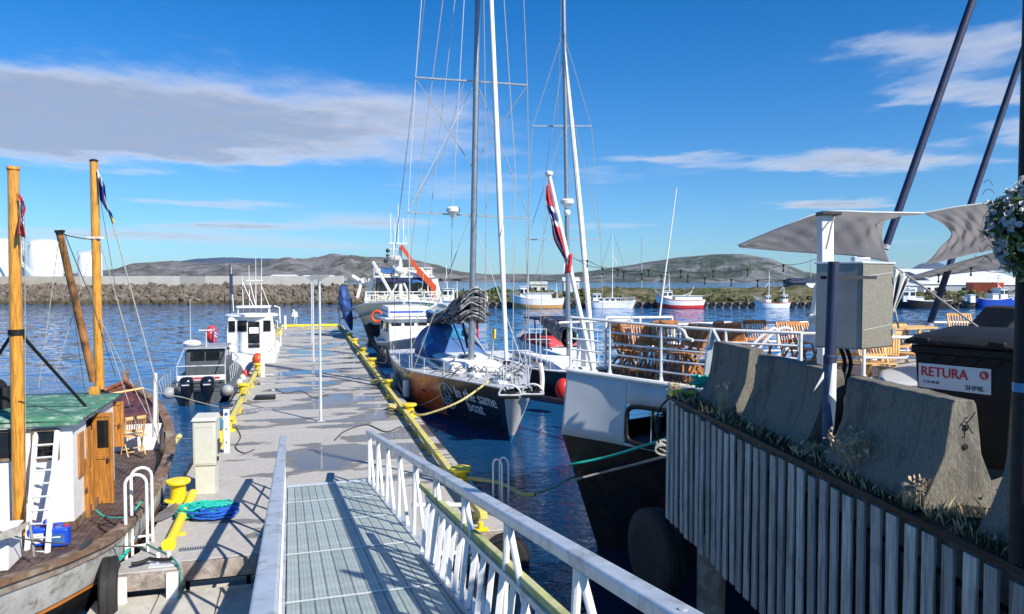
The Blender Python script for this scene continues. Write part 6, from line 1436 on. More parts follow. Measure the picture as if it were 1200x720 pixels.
tag(M().ball(P(660, 456, 27.5), .36, 16, sq=(.85, .85, 1.15)).build('buoy', 'red_paint'), 'round red fender buoy beside the ferry stem', 'buoy')
# red covered motorboat behind
p = P(640, 405, 46); mo = T('motorboat', 'red covered motorboat with dark canopy between the two yachts', 'boat', (p.x, 46, 0), .35)
HM = Hull([(-4, 1.3, 1.2, 1.2, -4), (0, 1.45, 1.2, 1.3, 0), (3, .9, 1.4, .6, 2.8), (4.3, .05, 1.6, 0, 3.8)], -.4)
m = HM.band(M(), 0, 1, 20, 6); HM.transom(m, 0, 1); m.build('hull', 'white_paint', mo, world=False); HM.deck(M(), 0, 0, nu=14, camber=.1).build('deck', 'grey_steel', mo, world=False)
M().loft([[(-1.35, -3.6, 1.2), (1.35, -3.6, 1.2), (1.2, 2.0, 1.25), (-1.2, 2.0, 1.25)], [(-1.2, -3.4, 1.75), (1.2, -3.4, 1.75), (.95, 1.6, 1.65), (-.95, 1.6, 1.65)]], closed=True).build('red_cover', 'flag_red', mo, world=False, bev=.08)
M().box((0, -.9, 2.75), (2.5, 3.4, .12)).build('canopy_roof', 'navy_canvas', mo, world=False, bev=.05)
m = M(); [m.tube([(sx*1.1, y, 1.9), (sx*1.15, y, 2.72)], .05, 6) for sx in (-1, 1) for y in (-2.4, -.9, .6)]; m.build('canopy_leg', 'dark_metal', mo, world=False)
M().box((0, -1.2, 2.2), (1.2, .8, .8)).build('console', 'black', mo, world=False, bev=.1)

# ------------------------------------------------------------------ cabin boat and big fishing vessel by the pontoon end
p = Vector((-5.9, 45, 0)); p = P(474, 420, 44); cb2 = T('cabin_boat', 'white cabin boat with blue roof stripe between the yacht and the fishing vessel', 'boat', (p.x, 45, 0), PA + pi)
HC2 = Hull([(-4, 1.6, 1.3, 1.5, -4), (0, 1.75, 1.3, 1.6, 0), (3.2, 1.1, 1.6, .7, 3), (4.6, .1, 1.9, 0, 4)], -.5)
m = HC2.band(M(), 0, 1, 20, 6); HC2.transom(m, 0, 1); m.build('hull', 'grey_hull', cb2, world=False); HC2.deck(M(), 0, 0, nu=14, camber=.06).build('deck', 'white_paint', cb2, world=False); HC2.rail(M(), .05, .02, 0, 1, 20).build('gunwale', 'white_clean', cb2, world=False)
M().loft([[(-1.35, -3, 1.3), (1.35, -3, 1.3), (1.25, 1.6, 1.4), (-1.25, 1.6, 1.4)], [(-1.3, -3, 2.75), (1.3, -3, 2.75), (1.2, 1.1, 2.75), (-1.2, 1.1, 2.75)]], closed=True).build('cabin', 'white_clean', cb2, world=False, bev=.05)
M().box((0, -.9, 2.82), (3.3, 4.8, .10)).build('cabin_roof', 'white_clean', cb2, world=False, bev=.03)
M().box((0, -.8, 3.2), (2.5, 3.6, .62)).build('roof_locker', 'white_clean', cb2, world=False, bev=.08); M().box((0, 1.01, 3.2), (2.3, .03, .10)).build('blue_stripe', 'blue_plastic', cb2, world=False); M().box((1.26, -.8, 3.2), (.03, 3.3, .10)).build('blue_stripe', 'blue_plastic', cb2, world=False)
for x in (-.78, 0, .78): M().box((x, 1.2, 2.25), (.62, .10, .62)).build('window', 'glass_dark', cb2, world=False, bev=.02)
for s in (-1, 1):
    for y in (-2.2, -1.0, .2): M().box((s*1.3, y, 2.25), (.06, .85, .55)).build('side_window', 'glass_dark', cb2, world=False)
    M().tube(smooth_path([(s*1.5, -2.5, 1.3), (s*1.6, 1.5, 3.6), (s*1.5, 2.2, 4.0), (0, 2.3, 4.05)] if s < 0 else [(s*1.5, -2.5, 1.3), (s*1.55, .6, 2.0), (s*1.5, 1.2, 2.6)], 5), .05, 8).build('bow_frame', 'alu_bright', cb2, world=False)
for k in range(6): M().ball((1.7, -3 + k*1.2, .9), .2, 10, sq=(1, 1, 1.4)).build('fender', 'dark_metal', cb2, world=False)

YF = 58.; fo = P(466, 400, YF); fv = T('fishing_vessel', 'large grey and white fishing vessel with red crane at the pontoon end', 'fishing vessel', (fo.x, YF + 3, 0), PA + pi - .12)
HF = Hull([(-7, 3.0, 2.6, 2.7, -6.8), (-2, 3.7, 2.6, 3.0, -2), (3, 3.75, 2.9, 2.2, 2.4), (6, 3.0, 3.25, 1.0, 4.6), (7.7, 1.5, 3.5, .2, 5.4), (8.5, .1, 3.6, 0, 5.6)], -.9, .0)
HF.band(M(), 0, .35, 40, 6).build('bulwark', 'cream', fv, world=False, smooth=60); HF.band(M(), .35, .62, 40, 4).build('topsides', 'dark_metal', fv, world=False, smooth=60); m = HF.band(M(), .62, 1, 40, 4, off=.004); m.build('bottom', 'black_hull', fv, world=False)
HF.transom(M(), 0, 1).build('transom', 'grey_hull', fv, world=False); HF.deck(M(), -.7, .1, nu=24).build('deck', 'grey_steel', fv, world=False); HF.rail(M(), .06, .03, 0, 1, 40, w=.2).build('gunwale', 'white_clean', fv, world=False)
M().loft([[(-2.4, -3, 2), (2.4, -3, 2), (2.2, 3.0, 2.2), (-2.2, 3.0, 2.2)], [(-2.3, -3, 3.8), (2.3, -3, 3.8), (2.1, 2.9, 3.8), (-2.1, 2.9, 3.8)], [(-2.1, -2.8, 5.3), (2.1, -2.8, 5.3), (1.9, 2.7, 5.3), (-1.9, 2.7, 5.3)]], closed=True).build('wheelhouse', 'cream', fv, world=False, bev=.06)
M().box((0, 0, 5.38), (4.9, 6.6, .14)).build('wheelhouse_roof', 'white_clean', fv, world=False, bev=.03)
M().box((0, 3.05, 5.12), (4.3, .5, .42)).build('navy_visor', 'navy_canvas', fv, world=False, bev=.04)
for k in range(5): M().box((-1.6 + k*.8, 2.90, 4.45), (.66, .14, .86)).build('window', 'glass_dark', fv, world=False, bev=.02)
for s in (-1, 1):
    for k in range(3): M().box((s*2.16, -1.8 + k*1.4, 4.55), (.14, 1.0, .66)).build('side_window', 'glass_dark', fv, world=False)
m = M()
for z in (3.95, 4.2, 3.55): m.tube([(-2.9, 1.0, z), (-2.9, 4.4, z), (2.9, 4.4, z), (2.9, 1.0, z)], .035, 6)
for k in range(9): m.tube([(-2.9 + k*.725, 4.4, 3.2), (-2.9 + k*.725, 4.4, 4.2)], .035, 6)
for k in range(5): [m.tube([(s*2.9, 1 + k*.85, 3.2), (s*2.9, 1 + k*.85, 4.2)], .03, 6) for s in (-1, 1)]
m.build('deck_railing', 'white_clean', fv, world=False)
m = M(); rr = random.Random(9)
for k in range(14): x, y = rr.uniform(-2.6, 2.6), rr.uniform(3.2, 5.4); m.box((x, y, 2.9 + rr.random()*.6), (rr.uniform(.2, .7), rr.uniform(.2, .6), rr.uniform(.4, 1.0)))
m.build('deck_gear', 'grey_steel', fv, world=False, bev=.04)
M().box((0, 3.9, 3.25), (5.8, .1, .5)).build('breakwater_plate', 'cream', fv, world=False)
m = M(); rr = random.Random(19)
for k in range(26):                                       # pipes, winches and gallows crowding the foredeck
    x = rr.uniform(-3.0, 3.0); y = rr.uniform(3.3, 6.0); z = rr.uniform(2.9, 3.4); h = rr.uniform(.3, 1.3); m.tube([(x, y, z), (x + rr.uniform(-.4, .4), y, z + h), (x + rr.uniform(-.8, .8), y + rr.uniform(-.3, .3), z + h*rr.uniform(.7, 1.1))], rr.uniform(.03, .07), 6)
m.build('foredeck_pipework', 'cream', fv, world=False, kind='stuff')
m = M()
for k in range(16): x = rr.uniform(-2.2, 2.2); m.box((x, rr.uniform(-2, 2.4), 5.45 + rr.uniform(.1, .4)), (rr.uniform(.2, .9), rr.uniform(.2, .8), rr.uniform(.2, .9)))
m.build('roof_gear', 'cream', fv, world=False, bev=.05, kind='stuff')
for k in range(7): x = -2.3 + k*.77; M().tube([(x, 2.4, 5.4), (x, 2.4, 6.1)], .03, 6).build('roof_post', 'white_clean', fv, world=False)
M().tube([(-2.3, 2.4, 6.1), (2.3, 2.4, 6.1)], .03, 6).build('roof_rail', 'white_clean', fv, world=False)
for s in (-1, 1): M().beam((s*3.0, 2.0, 2.9), (s*2.5, 2.2, 5.2), .22, .5).build('wing_stay', 'white_clean', fv, world=False)
pm_ = lambda px, py, dy=0: P(px, py, YF + dy)
M().tube([pm_(469.5, 352), pm_(469, 289)], .20, 12, r2=.13).build('mast', 'white_clean', fv)
m = M(); m.beam(pm_(456, 285), pm_(478, 286), .22, .10); [m.tube([pm_(x, 285), pm_(x - .4, y)], .03, 5) for x, y in ((458, 250), (463, 262), (467, 240), (473, 256), (476, 276))]; m.beam(pm_(456, 292), pm_(470, 292), .06); m.tube([pm_(461.5, 285), pm_(461.5, 322)], .10, 8); m.beam(pm_(452, 306), pm_(470, 306), .08); m.build('mast_platform', 'white_clean', fv)
for px, py, r in ((454.5, 294, .18), (454.5, 300, .16), (452, 306, .18)): M().ball(pm_(px, py, -.3), r, 10).build('floodlight', 'dark_metal', fv)
M().lathe([(.15, -.2), (.5, -.1), (.55, .1), (.3, .22)], pm_(461.5, 303, -.2), 16).build('radar', 'stem_grey', fv); M().ball(pm_(468, 317, -.5), .42, 12, sq=(1, 1, .8)).build('satellite_dome', 'white_clean', fv)
M().grid(lambda u, v: pm_(446 + 16*u, 313 + 6*v + 2*sin(u*3), -.6*v), 8, 4).build('blue_awning', 'blue_canvas', fv, smooth=60, solid=.08)
M().grid(lambda u, v: pm_(482 + 14*u, 329 + 4*v - 2*sin(u*3), -.5*v), 8, 4).build('blue_awning', 'blue_canvas', fv, smooth=60, solid=.08)
M().ball(pm_(489, 324, .6), .62, 12, sq=(1.6, 1, .8)).build('liferaft', 'white_clean', fv)
M().beam(pm_(437, 307, -1), pm_(460, 347, -1.5), .17, .17).build('derrick', 'white_clean', fv); M().beam(pm_(470, 325), pm_(481, 350, -.5), .12).build('mast_brace', 'white_clean', fv); M().beam(pm_(469, 325), pm_(455, 352, -.5), .12).build('mast_brace', 'white_clean', fv)
m = M(); m.beam(pm_(413, 323), pm_(424, 330), .22, .22); m.beam(pm_(424, 330), pm_(428, 328), .5, .4); m.beam(pm_(424, 331), pm_(419, 349), .30, .2); m.build('net_davit', 'white_clean', fv)
M().beam(pm_(470, 288, -.3), pm_(491, 318, -.3), .20, .28).build('crane_jib', 'orange_paint', fv); M().beam(pm_(490, 317, -.3), pm_(509, 337, -.3), .34, .42).build('crane_arm', 'orange_paint', fv); M().beam(pm_(509, 335, -.3), pm_(506, 354, -.3), .36, .4).build('crane_column', 'orange_paint', fv)
M().beam(pm_(492, 322, -.2), pm_(504, 336, -.2), .14).build('crane_ram', 'alu_bright', fv)
M().tube([pm_(442, 371, -7) + Vector((.38*cos(a), 0, .38*sin(a))) for a in [2*pi*k/14 for k in range(14)]], .10, 8, True).build('life_ring', 'orange_paint', fv)
M().box(pm_(501, 357, -4), (.35, .2, .5)).build('green_light_box', 'green_roof', fv)
for k, x in enumerate((-2.6, -1.2, 1.2, 2.6)): M().ball((x, 6.2 - abs(x)*.5, 1.4), .32, 10, sq=(1, 1, 1.4)).build('fender', 'rubber', fv, world=False)
def blue(u, v):
    a = 2*pi*v; k = sin(pi*min(1, .03 + .94*u))**.6; c_ = P(402 + 10*u**1.5, 334 + 52*u, 58.5); n_ = 1 + .25*noise.noise(Vector((cos(a)*2, sin(a)*2, u*7))); return c_ + Vector((.56*k*cos(a)*(1 - .45*u)*n_, .8*k*sin(a)*n_, .1*sin(a)))
mk('navy_blue', (.02, .06, .22), .6, var=.3, sc=3, bump=.5, bsc=6)
t = T('covered_dinghy', 'upright dinghy wrapped in blue tarpaulin at the left of the fishing vessel', 'dinghy', P(405, 360, 58.5))
M().grid(blue, 22, 18).build('tarpaulin', 'navy_blue', t, smooth=70)
m = M(); [m.tube([P(402 + 10*u**1.5, 334 + 52*u, 58.5) + Vector((.65*cos(a), .92*sin(a), 0)) for a in [2*pi*k/14 for k in range(14)]], .025, 5, True) for u in (.3, .55, .75)]; m.tube([P(396, 360, 58), P(399, 385, 58), P(412, 395, 58)], .04, 6); m.build('lashing', 'rope_dark', t)
M().tube([P(401, 336, 58.5), P(413, 323, 58)], .05, 6).build('hoist_line', 'rope_grey', t)

# ------------------------------------------------------------------ ferry with chairs on its foredeck
FZ = 3.32; AY = 13.75
fe = T('ferry', 'old ferry bow with white bulwark, black hull and white railings at the quay corner', 'ferry', (9, AY, 0), pi/2)   # local +y = world -x
FH = Hull([(-11.5, 2.8, FZ, 2.7, -11.5), (-3, 2.8, FZ, 2.7, -3), (3.4, 2.75, FZ, 2.5, 3.2), (5.2, 2.15, FZ, 1.6, 4.9), (6.35, 1.28, FZ + .03, .75, 6.0), (7.2, .55, FZ + .07, .22, 6.8), (7.95, .03, FZ + .12, .0, 7.35)], -.8, .0)
tw = .75*(1 - 2.14/FZ)
class FerryHull(Hull):                                    # upright bulwark, knuckle, raked and flared hull below
    def at(s, u, t):
        y, b, z, bw, yw = cr(s.st, u); b = max(b, 0); bw = max(bw, 0)
        if t <= tw: k = t/tw; return (b + .04*k, y + .10*k*max(0, u - .5)*2, z*(1 - t/.75))
        if t <= .75: k = (t - tw)/(.75 - tw); return (b + .04 + (bw - b - .04)*k, y + .1*max(0, u - .5)*2 + (yw - y - .1*max(0, u - .5)*2)*k, z*(1 - t/.75))
        k = (t - .75)/.25; return (bw*(1 - k*k), yw, s.keel*k)
FH = FerryHull(FH.st, -.8)
# near (local +x = world -y?) bulwark is built side by side with an opening
def fpt(s, u, t, off=0.): h, y, z = FH.at(u, t); return (s*(h + off), y, z)
def y2u(y):
    lo, hi = 0., 1.
    for _ in range(30):
        u = (lo + hi)/2
        if cr(FH.st, u)[0] < y: lo = u
        else: hi = u
    return lo
u_a, u_b = y2u(5.55), y2u(6.92)                          # opening between these stations
t_top, t_bot = .75*.135, tw*.96
for s in (-1, 1):
    def panel(name, ua, ub, ta, tb, mt='ferry_white', nu=16, nv=6): M().grid(lambda u, v: fpt(s, ua + (ub - ua)*u, ta + (tb - ta)*v), nu, nv).build(name, mt, fe, world=False, smooth=60, solid=.012)
    MT['ferry_white'] = MT.get('ferry_white') or mat('ferry_white', (.56, .58, .60), .5, var=.05, sc=2, dirt=(.42, .36, .3), dsc=1.2, damt=.2, bump=.08, bsc=2)
    panel('bulwark', 0, u_a, 0, tw, nu=24); panel('bulwark', u_b, 1, 0, tw, nu=24); panel('bulwark_strip', u_a, u_b, 0, t_top, nv=2); panel('bulwark_strip', u_a, u_b, t_bot, tw, nv=2)
    # rounded black coaming of the opening
    pts = []; 
    for k in range(40):
        a = 2*pi*k/40; cx_, sx_ = cos(a), sin(a); e = lambda w: (abs(w)**.35)*(1 if w > 0 else -1)
        pts.append(fpt(s, (u_a + u_b)/2 + (u_b - u_a)/2*.98*e(cx_), (t_top + t_bot)/2 + (t_bot - t_top)/2*.98*e(sx_), .0))
    M().tube(pts, .045, 6, True).build('opening_coaming', 'black', fe, world=False)
    M().grid(lambda u, v: fpt(s, u, tw + (1 - tw)*v), 60, 14).build('hull_plating', 'black_hull', fe, world=False, smooth=60)
    M().tube([fpt(s, u/40, 0, .01) for u in range(41)], .045, 8).build('deck_edge', 'white_paint', fe, world=False)
    for uu in (.62, .70, .78, .93): M().tube([fpt(s, uu, tw*k/6, .004) for k in range(7)], .005, 4).build('weld_seam', 'ferry_white', fe, world=False)
    M().tube([fpt(s, .5 + .5*u/30, tw*.30, .003) for u in range(31)], .004, 4).build('weld_seam', 'ferry_white', fe, world=False)
FH.deck(M(), -.02, .02, 0, 1, 50).build('upper_deck', 'dark_deck', fe, world=False)
M().grid(lambda u, v: (lambda q: (q[0]*(2*v - 1), q[1], 1.95))((FH.at(u, .35)[0] - .02, FH.at(u, .35)[1])), 50, 6).build('main_deck', 'dark_metal', fe, world=False)
M().box((0, .8, 2.6), (5.4, 8.4, 1.3)).build('inner_house', 'black', fe, world=False)
m = M(); p_ = Vector((1.3, 5.55, 1.97)); m.lathe([(.1, 0), (.08, .05), (.07, .3), (.11, .34)], p_, 12); m.lathe([(.1, 0), (.08, .05), (.07, .3), (.11, .34)], p_ + Vector((0, .4, 0)), 12); m.build('mooring_bitts', 'grey_steel', fe, world=False)
m = M(); m.beam((1.6, 6.05, 2.0), (1.5, 5.95, 2.9), .08, .06); m.build('yellow_bracket', 'yellow', fe, world=False)
c_ = P(777, 522, 11.4); m = M(); [m.tube([c_ + Vector((.09*cos(a + k)*(1 + .2*k), -.03*k, .08*sin(a) - .02*k)) for a in [2*pi*i/12 for i in range(12)]], .018, 6, True) for k in range(4)]; m.build('rope_bundle', 'rope_grey', fe)
# railings: near side and far side
def fence_run(us, s, zt, bars, mt='white_clean', end=None):
    bz = [FZ + zt*(k + 1)/bars for k in range(bars)]
    for u in us: a = fpt(s, u, 0, -.08); M().tube([Vector(a), Vector(a) + Vector((0, 0, zt))], [.032, .026], 10).build('rail_post', mt, fe, world=False); M().lathe([(.055, 0), (.03, .12)], a, 10).build('post_foot', mt, fe, world=False)
    for z in bz:
        m = M(); m.tube([Vector(fpt(s, us[0] + (us[-1] - us[0])*k/30, 0, -.08)) + Vector((0, 0, z - FZ)) for k in range(31)], .026 if z == bz[-1] else .018, 8); m.build('rail_bar', mt, fe, world=False)
un = [y2u(y) for y in (7.15, 6.36, 5.55)]
fence_run([un[0], un[1], un[2]], 1, 1.02, 5); fence_run([y2u(y) for y in (5.5, 4.6, 3.6, 2.4, 1.2, 0, -1.5, -3.0, -4.5)], 1, .86, 4)
fence_run([y2u(y) for y in (7.88, 7.2, 6.4, 5.5, 4.5)], -1, 1.0, 5); fence_run([y2u(y) for y in (3.6, 2.2, .8, -.6, -2.2, -3.8, -5.4, -7)], -1, .95, 3)
# dipping top rail and gate hoops
def fw(px, py, Y): return P(px, py, Y)
for pts in ([(795, 385.5, 12.1), (801, 388, 12.0), (805, 396, 12.0), (812, 399, 11.9)], [(800, 398, 14.8), (800, 385, 14.8), (806, 381, 14.8), (832, 381, 14.6), (835, 388, 14.6)], [(873, 418, 12.2), (886, 400, 12.2), (905, 386, 12.2), (911, 390, 12.2), (912, 408, 12.2)], [(884, 416, 12.6), (898, 398, 12.6), (914, 386, 12.6), (926, 386, 12.6), (928, 396, 12.6)], [(655, 378.5, 15.5), (728, 376, 15.5), (741, 378, 15.4), (744, 386, 15.4)],
            [(858, 378, 15.8), (926, 379, 15.4), (928, 384, 15.4)], [(936, 412, 12.2), (937, 394, 12.2), (944, 391, 12.2), (1000, 393, 12)], [(902, 425, 12.4), (930, 402, 12.4)]):
    M().tube(smooth_path([P(*q) for q in pts], 5), .027, 8).build('rail_hoop', 'white_clean', fe)
M().tube([P(772, 378, 15.5), P(793, 220, 15.5)], .022, 8, r2=.010).build('whip_antenna', 'white_clean', fe)
# cone ventilator and white davit at right
M().tube([P(949, 402, 13.2), P(953, 388, 13.2)], .16, 14).build('vent_base', 'white_clean', fe); M().loft([[P(946, 400, 13.3), P(966, 400, 13.3), P(966, 400, 13.6), P(946, 400, 13.6)], [P(948, 378, 13.3), P(966, 378, 13.3), P(966, 378, 13.6), P(948, 378, 13.6)]], closed=True).build('white_locker', 'white_clean', fe, bev=.02)
M().tube([P(955, 380, 13.4), P(960, 340, 13.4), P(966, 300, 13.4)], [.12, .09, .05], 12).build('davit_post', 'white_clean', fe)
M().lathe([(.14, 0), (.16, .05), (.10, .1)], P(956, 376, 13.3), 14).build('davit_collar', 'white_clean', fe); M().ball(P(951, 372, 13.3), .06, 8).build('davit_lamp', 'white_clean', fe)
# flag staff on the bow with furled ensign
fp0, fp1 = P(696, 438, 13.75), P(643.5, 205, 13.9)
t = T('flag_staff', 'slanting white flag staff on the ferry bow', 'flag staff', fp0)
M().tube([fp0, fp1], .050, 14, r2=.036).build('staff', 'white_clean', t); M().lathe([(.05, -.03), (.075, 0), (.075, .05), (.04, .07)], fp1, 14).build('truck', 'white_clean', t); M().lathe([(.10, 0), (.06, .07)], fp0, 14).build('foot', 'white_clean', t)
t = T('flag', 'large Norwegian ensign furled down along the ferry flag staff', 'flag', P(650, 260, 13.8))
def ens(u, v):
    q = P(643 + 21.5*v, 213 + 84*v + 6*sin(v*3), 13.85); w = (2 + 9*sin(pi*min(1, v*1.02))**.8)*(.8 + .2*sin(v*11)); 
    return P(642.5 + 22*v**1.25 - w*u*.85*(1 - v*.2) + 1.0*sin(u*7 + v*4), 213 + 90*v + 9*u*(1 - v) + 4*u*v, 13.85 + .09*sin(u*11 + v*5))
def ensc(u, v):
    w_ = v*1.0 + u*.22
    if .36 < w_ < .60: return 2 if .42 < w_ < .54 else 1
    if .5 < u < .82 and v > .45: return 2 if .56 < u < .74 else 1
    return 0
cloth('cloth', ens, 24, 50, ['flag_red', 'flag_white', 'flag_blue'], ensc, t)
cloth('loose_corner', lambda u, v: P(662 + 9*u - 2*v, 300 + 22*v - 3*u, 13.8 + .05*sin(u*6)), 8, 8, ['flag_red', 'flag_white'], lambda u, v: 0 if u > .3 else 1, t)
# chairs
CH = [(728, 14.2, 1.9, 'leftmost wooden chair of the pile behind the near ferry railing', .1), (734, 14.05, 1.75, 'second wooden chair of the pile from the flag staff', .25), (741, 13.9, .2, 'wooden chair in the pile with its back to the railing', .0), (749, 13.75, .1, 'wooden chair in the middle of the pile', .3), (757, 13.6, .15, 'wooden chair of the pile leaning right', .1),
      (768, 13.7, .1, 'wooden chair just right of the pile beside the whip antenna', .0), (781, 14.6, -.1, 'higher wooden chair right of the antenna foot', .0), (786, 13.2, -.3, 'wooden chair with its seat toward the dipping rail', .0), (812, 13.3, -1.5, 'dark wooden chair behind the curved rail gap', .0), (820, 13.1, -1.7, 'wooden chair next to the leaning grey post', .0), (803, 13.6, -1.4, 'wooden chair folded against the curved rail', .0),
      (868, 14.0, .7, 'wooden chair with pale slats above the first barrier', .0), (888, 14.8, .1, 'wooden chair turned away beyond the white gate hoops', .0), (852, 14.3, .9, 'wooden chair half hidden behind the leaning post', .0), (928, 14.2, .2, 'brown wooden chair behind the gate left of the locker', .0), (940, 13.9, .2, 'brown wooden chair beside the white locker', .0)]
ch0 = None
for px, Y, rz, l, dz in CH:
    q = P(px, 400, Y); loc = (q.x, Y, FZ + .0)
    if ch0 is None: ch0 = chair(l, loc, rz); ch0.scale = (1.12, 1.12, 1.12)
    else: o = dup(ch0, l, loc, rz)
for k, (px, py, Y, rz, l, w_) in enumerate(((1024, 437, 11.4, .25, 'pale slatted chair under the metal cabinet', 'l'), (1000, 430, 11.6, 2.6, 'chair seen edge on left of the pale slatted chair', 'l'), (1054, 405, 13.0, .1, 'pale chair right of the cabinet above the armchair', 'l'), (1128, 384, 15.9, -.1, 'chair back showing above the waste bin lid', 'd'), (1171, 381, 15.7, .15, 'chair back above the right end of the waste bin', 'd'))):
    q = P(px, py, Y); loc = (q.x, Y, FZ + (.06 if k > 2 else 0))
    if k == 0: lc = chair(l, loc, rz, 'teak_light'); lc.scale = (1.15, 1.15, 1.15); lc_ = lc
    else: o = dup(lc_, l, loc, rz)
# wooden armchair and table
q = P(1060, 440, 11.7); q.z = FZ; t = T('wooden_armchair', 'light wooden armchair beside the pale slatted chair', 'armchair', (q.x, 11.7, q.z), .5)
for s in (-1, 1):
    M().beam((s*.26, -.2, .60), (s*.26, .25, .60), .06, .03).build('armrest', 'teak_light', t, world=False); [M().beam((s*.26, y, 0), (s*.26, y, .6), .04).build('leg', 'teak_light', t, world=False) for y in (-.2, .25)]
m = M(); [m.box((0, -.2 + k*.07, .42), (.5, .055, .02)) for k in range(7)]; m.build('seat', 'teak_light', t, world=False); m = M(); [m.box((-.21 + k*.07, .25, .68), (.05, .02, .5)) for k in range(7)]; m.box((0, .25, .95), (.56, .03, .06)); m.build('backrest', 'teak_light', t, world=False)
q0, q1 = P(1042, 386, 12.6), P(1096, 384, 12.9); t = T('deck_table', 'long wooden table top behind the waste bin on the ferry deck', 'table', (q0 + q1)/2)
for k in range(4): M().beam(q0 + Vector((0, k*.14, 0)), q1 + Vector((0, k*.14, 0)), .12, .03).build('slat', 'teak_light', t)
for q in (q0, q1):
    for dy in (0, .42): a = q.lerp((q0 + q1)/2, .12) + Vector((0, dy, -.02)); M().beam(a, a + Vector((0, 0, -.72)), .05).build('leg', 'teak_light', t)
# grey hatch cover sheet behind the chairs
t = T('grey_tarpaulin', 'grey tarpaulin slope on the ferry deck behind the near barrier', 'tarpaulin', P(1080, 425, 11.5))
M().grid(lambda u, v: P(1030 + 80*u, 452 - (30 + 26*u)*v*(1 - .2*v), 10.2 + 1.6*v), 12, 8).build('sheet', 'sail_grey', t, smooth=60, solid=.02)

# ------------------------------------------------------------------ shade sails, spars, light strings
def sail(label, rows, mt='sail_grey', nm='shade_sail', sub=3):
    R_ = [[P(*c) for c in r] for r in rows]; t = T(nm, label, 'shade sail', R_[0][0]); nr, nc = len(R_), len(R_[0])
    def ev(u, v):
        def c1(a, x):
            n = len(a) - 1; x = x*n; i = min(int(x), n - 1); f = x - i; g = lambda k: a[max(0, min(n, k))]; p0, p1, p2, p3 = g(i - 1), g(i), g(i + 1), g(i + 2)
            return .5*((2*p1) + (p2 - p0)*f + (2*p0 - 5*p1 + 4*p2 - p3)*f*f + (3*p1 - p0 - 3*p2 + p3)*f**3)
        p_ = c1([c1(r, u) for r in R_], v); return p_ + Vector((0, .04, .026))*(sin(u*23 + v*11) + .6*sin(u*51 - v*17))*sin(pi*v)*.8
    M().grid(ev, 40, 24).build('cloth', mt, t, smooth=80, solid=.006)
    M().tube([ev(k/40, 0) for k in range(41)], .014, 6).build('edge_rope', 'sail_white', t); M().tube([ev(k/40, 1) for k in range(41)], .010, 6).build('edge_rope', 'sail_grey', t); return t
s1 = sail('grey shade sail stretched left of the white canopy mast', [[(865, 287.5, 12.5), (915, 267, 11.6), (967, 249, 11.3), (1025, 249, 11.2), (1084, 250, 11.2)], [(866, 288.5, 12.6), (915, 281, 12.4), (966, 274, 12.9), (1012, 267, 13.2), (1034, 264, 12.6)], [(867, 289.5, 12.7), (915, 294, 13.6), (958, 297, 14.8), (1003, 300, 15.4), (1042, 307, 15.8)]])
s2 = sail('grey shade sail with deep curved edge right of the gap', [[(1083, 250, 11.2), (1120, 243, 11.0), (1158, 238, 10.8), (1215, 229, 10.5)], [(1114, 276, 13.0), (1134, 273, 12.6), (1165, 268, 12.2), (1215, 262, 11.8)], [(1082, 311, 15.6), (1115, 303, 15), (1155, 294, 14.3), (1215, 285, 13.6)]])
s3 = sail('lower grey shade sail behind the flower basket', [[(1062, 326, 16), (1110, 312, 15.0), (1160, 298, 14.1), (1215, 288, 13.6)], [(1064, 327, 16.3), (1110, 318, 16), (1160, 309, 15.8), (1215, 302, 15.6)], [(1066, 327.4, 16.6), (1110, 322, 17), (1160, 317, 17.4), (1215, 315, 17.6)]])
a, b = P(968, 420, 11.2), P(967, 251, 11.2); t = T('canopy_mast', 'white square mast carrying the left shade sail', 'mast', (a.x, a.y, FZ))
M().beam((a.x, a.y, FZ), b, .19, .19, up=(0, 1, 0)).build('post', 'white_clean', t, bev=.015); M().box(b + Vector((.03, -.05, 0)), (.3, .25, .06)).build('head_plate', 'dark_metal', t, bev=.01)
M().tube(smooth_path([b + Vector((.12, -.1, 0)), P(975, 262, 11), P(971, 280, 11), P(968, 292, 11)], 5), .012, 6).build('halyard', 'rope_grey', t)
t = T('furled_awning', 'white pleated awning cloth hanging right of the metal cabinet', 'awning', P(1052, 330, 10))
M().grid(lambda u, v: P(1043 + 24*u*(1 - .85*v), 312 + 12*u*(1 - v) + 56*v, 9.9 + .16*sin(u*16)), 30, 12).build('cloth', 'sail_white', t, smooth=60, solid=.006)
M().tube([P(1047, 312, 9.9), P(1080, 335, 9.6), P(1152, 388, 9.2)], .014, 6).build('guy_rope', 'rope_grey', t); M().tube([P(1048, 358, 9.9), P(1053, 385, 9.8)], .014, 6).build('guy_rope', 'rope_grey', t)
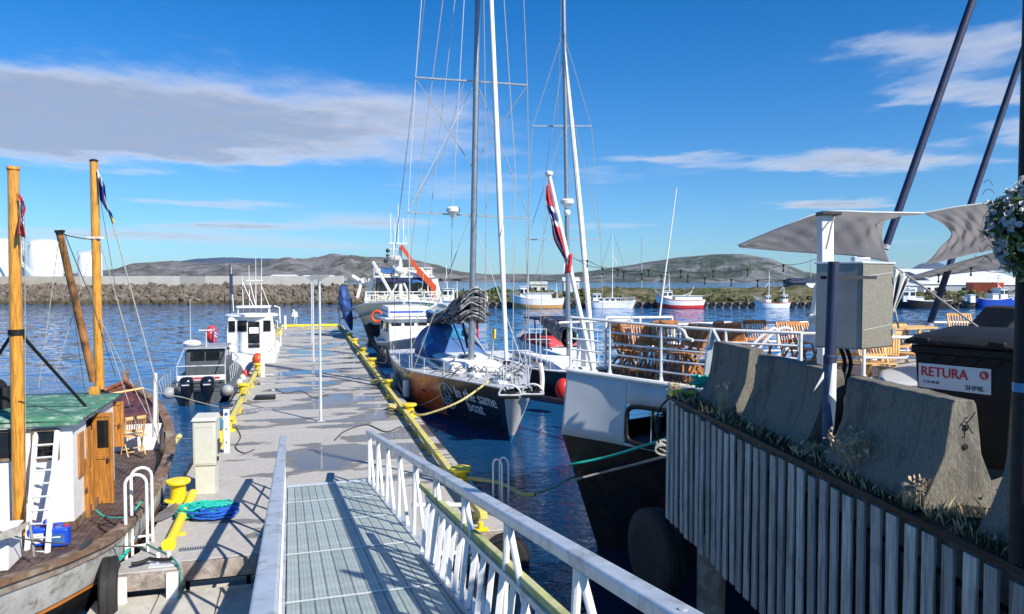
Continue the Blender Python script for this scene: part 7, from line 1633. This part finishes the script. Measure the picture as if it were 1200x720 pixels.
for a, b, l in ((P(1147, -20, 16.4), P(1037, 292, 16.4), 'long dark blue spar rising out of the picture behind the left shade sail'), (P(1212, 22, 16.2), P(1088, 384, 16.2), 'thinner dark blue spar between the shade sails reaching the ferry deck')):
    t = T('spar', l, 'spar', b); M().tube([a, b], .085 if 'long' in l else .068, 14).build('tube', 'navy_steel', t); M().lathe([(.09, 0), (.09, .1)], b, 12, (a - b)).build('end_fitting', 'grey_steel', t)
    M().lathe([(.095, 0), (.095, .06)], b.lerp(a, .12), 12, (a - b)).build('band', 'dark_metal', t)
a = P(1160, 395, 9.6); t = T('dark_cover', 'dark sloping cover behind the waste bin at the right edge', 'cover', a)
M().prism([P(1172, 392, 9.6), P(1188, 376, 9.6), P(1200, 362, 9.6), P(1215, 360, 9.6), P(1215, 392, 9.6)], (0, .8, 0)).build('sheet', 'rubber', t, bev=.02)
def lights(label, pts, Y, group='strings of hanging lamps above the ferry'):
    t = T('light_string', label, 'string lights', P(*pts[0], Y), 0, group); w_ = [P(*q, Y) for q in pts]; M().tube(line(w_, .05, 6), .005, 5).build('wire', 'black', t)
    for q in w_[1:-1]: M().lathe([(.003, .0), (.022, -.01), (.022, -.035), (.009, -.045), (.009, -.10), (.017, -.12), (.015, -.145), (.002, -.15)], q, 8).build('bulb', 'black', t)
lights('upper string of dark hanging lamps ending at the canopy mast', [(668, 300), (688, 305), (724, 315), (760, 316), (798, 317), (836, 317), (876, 315), (918, 310), (960, 302)], 14.)
lights('lower string of dark hanging lamps in front of the hill', [(676, 304), (706, 314), (731, 318), (752, 320), (775, 322), (806, 323), (826, 325), (857, 327), (888, 328), (919, 328), (958, 322)], 14.4)
lights('short string of hanging lamps under the right shade sail', [(1065, 326), (1100, 321), (1138, 313), (1188, 318)], 11.8)

# thin sea air between here and the hills
m = M(); m.box((0, 4600, 135), (19000, 9400, 290)); hz = m.build('haze', 'water', smooth=0); hz['kind'] = 'stuff'
hm = bpy.data.materials.new('haze_air'); hm.use_nodes = True; t = hm.node_tree; t.nodes.clear()
q = NT(t); v = q.n('ShaderNodeVolumePrincipled', I={'Color': (.62, .78, 1, 1), 'Density': .00003, 'Anisotropy': .1}); q.n('ShaderNodeOutputMaterial', I={1: v.outputs[0]})
hz.data.materials[0] = hm
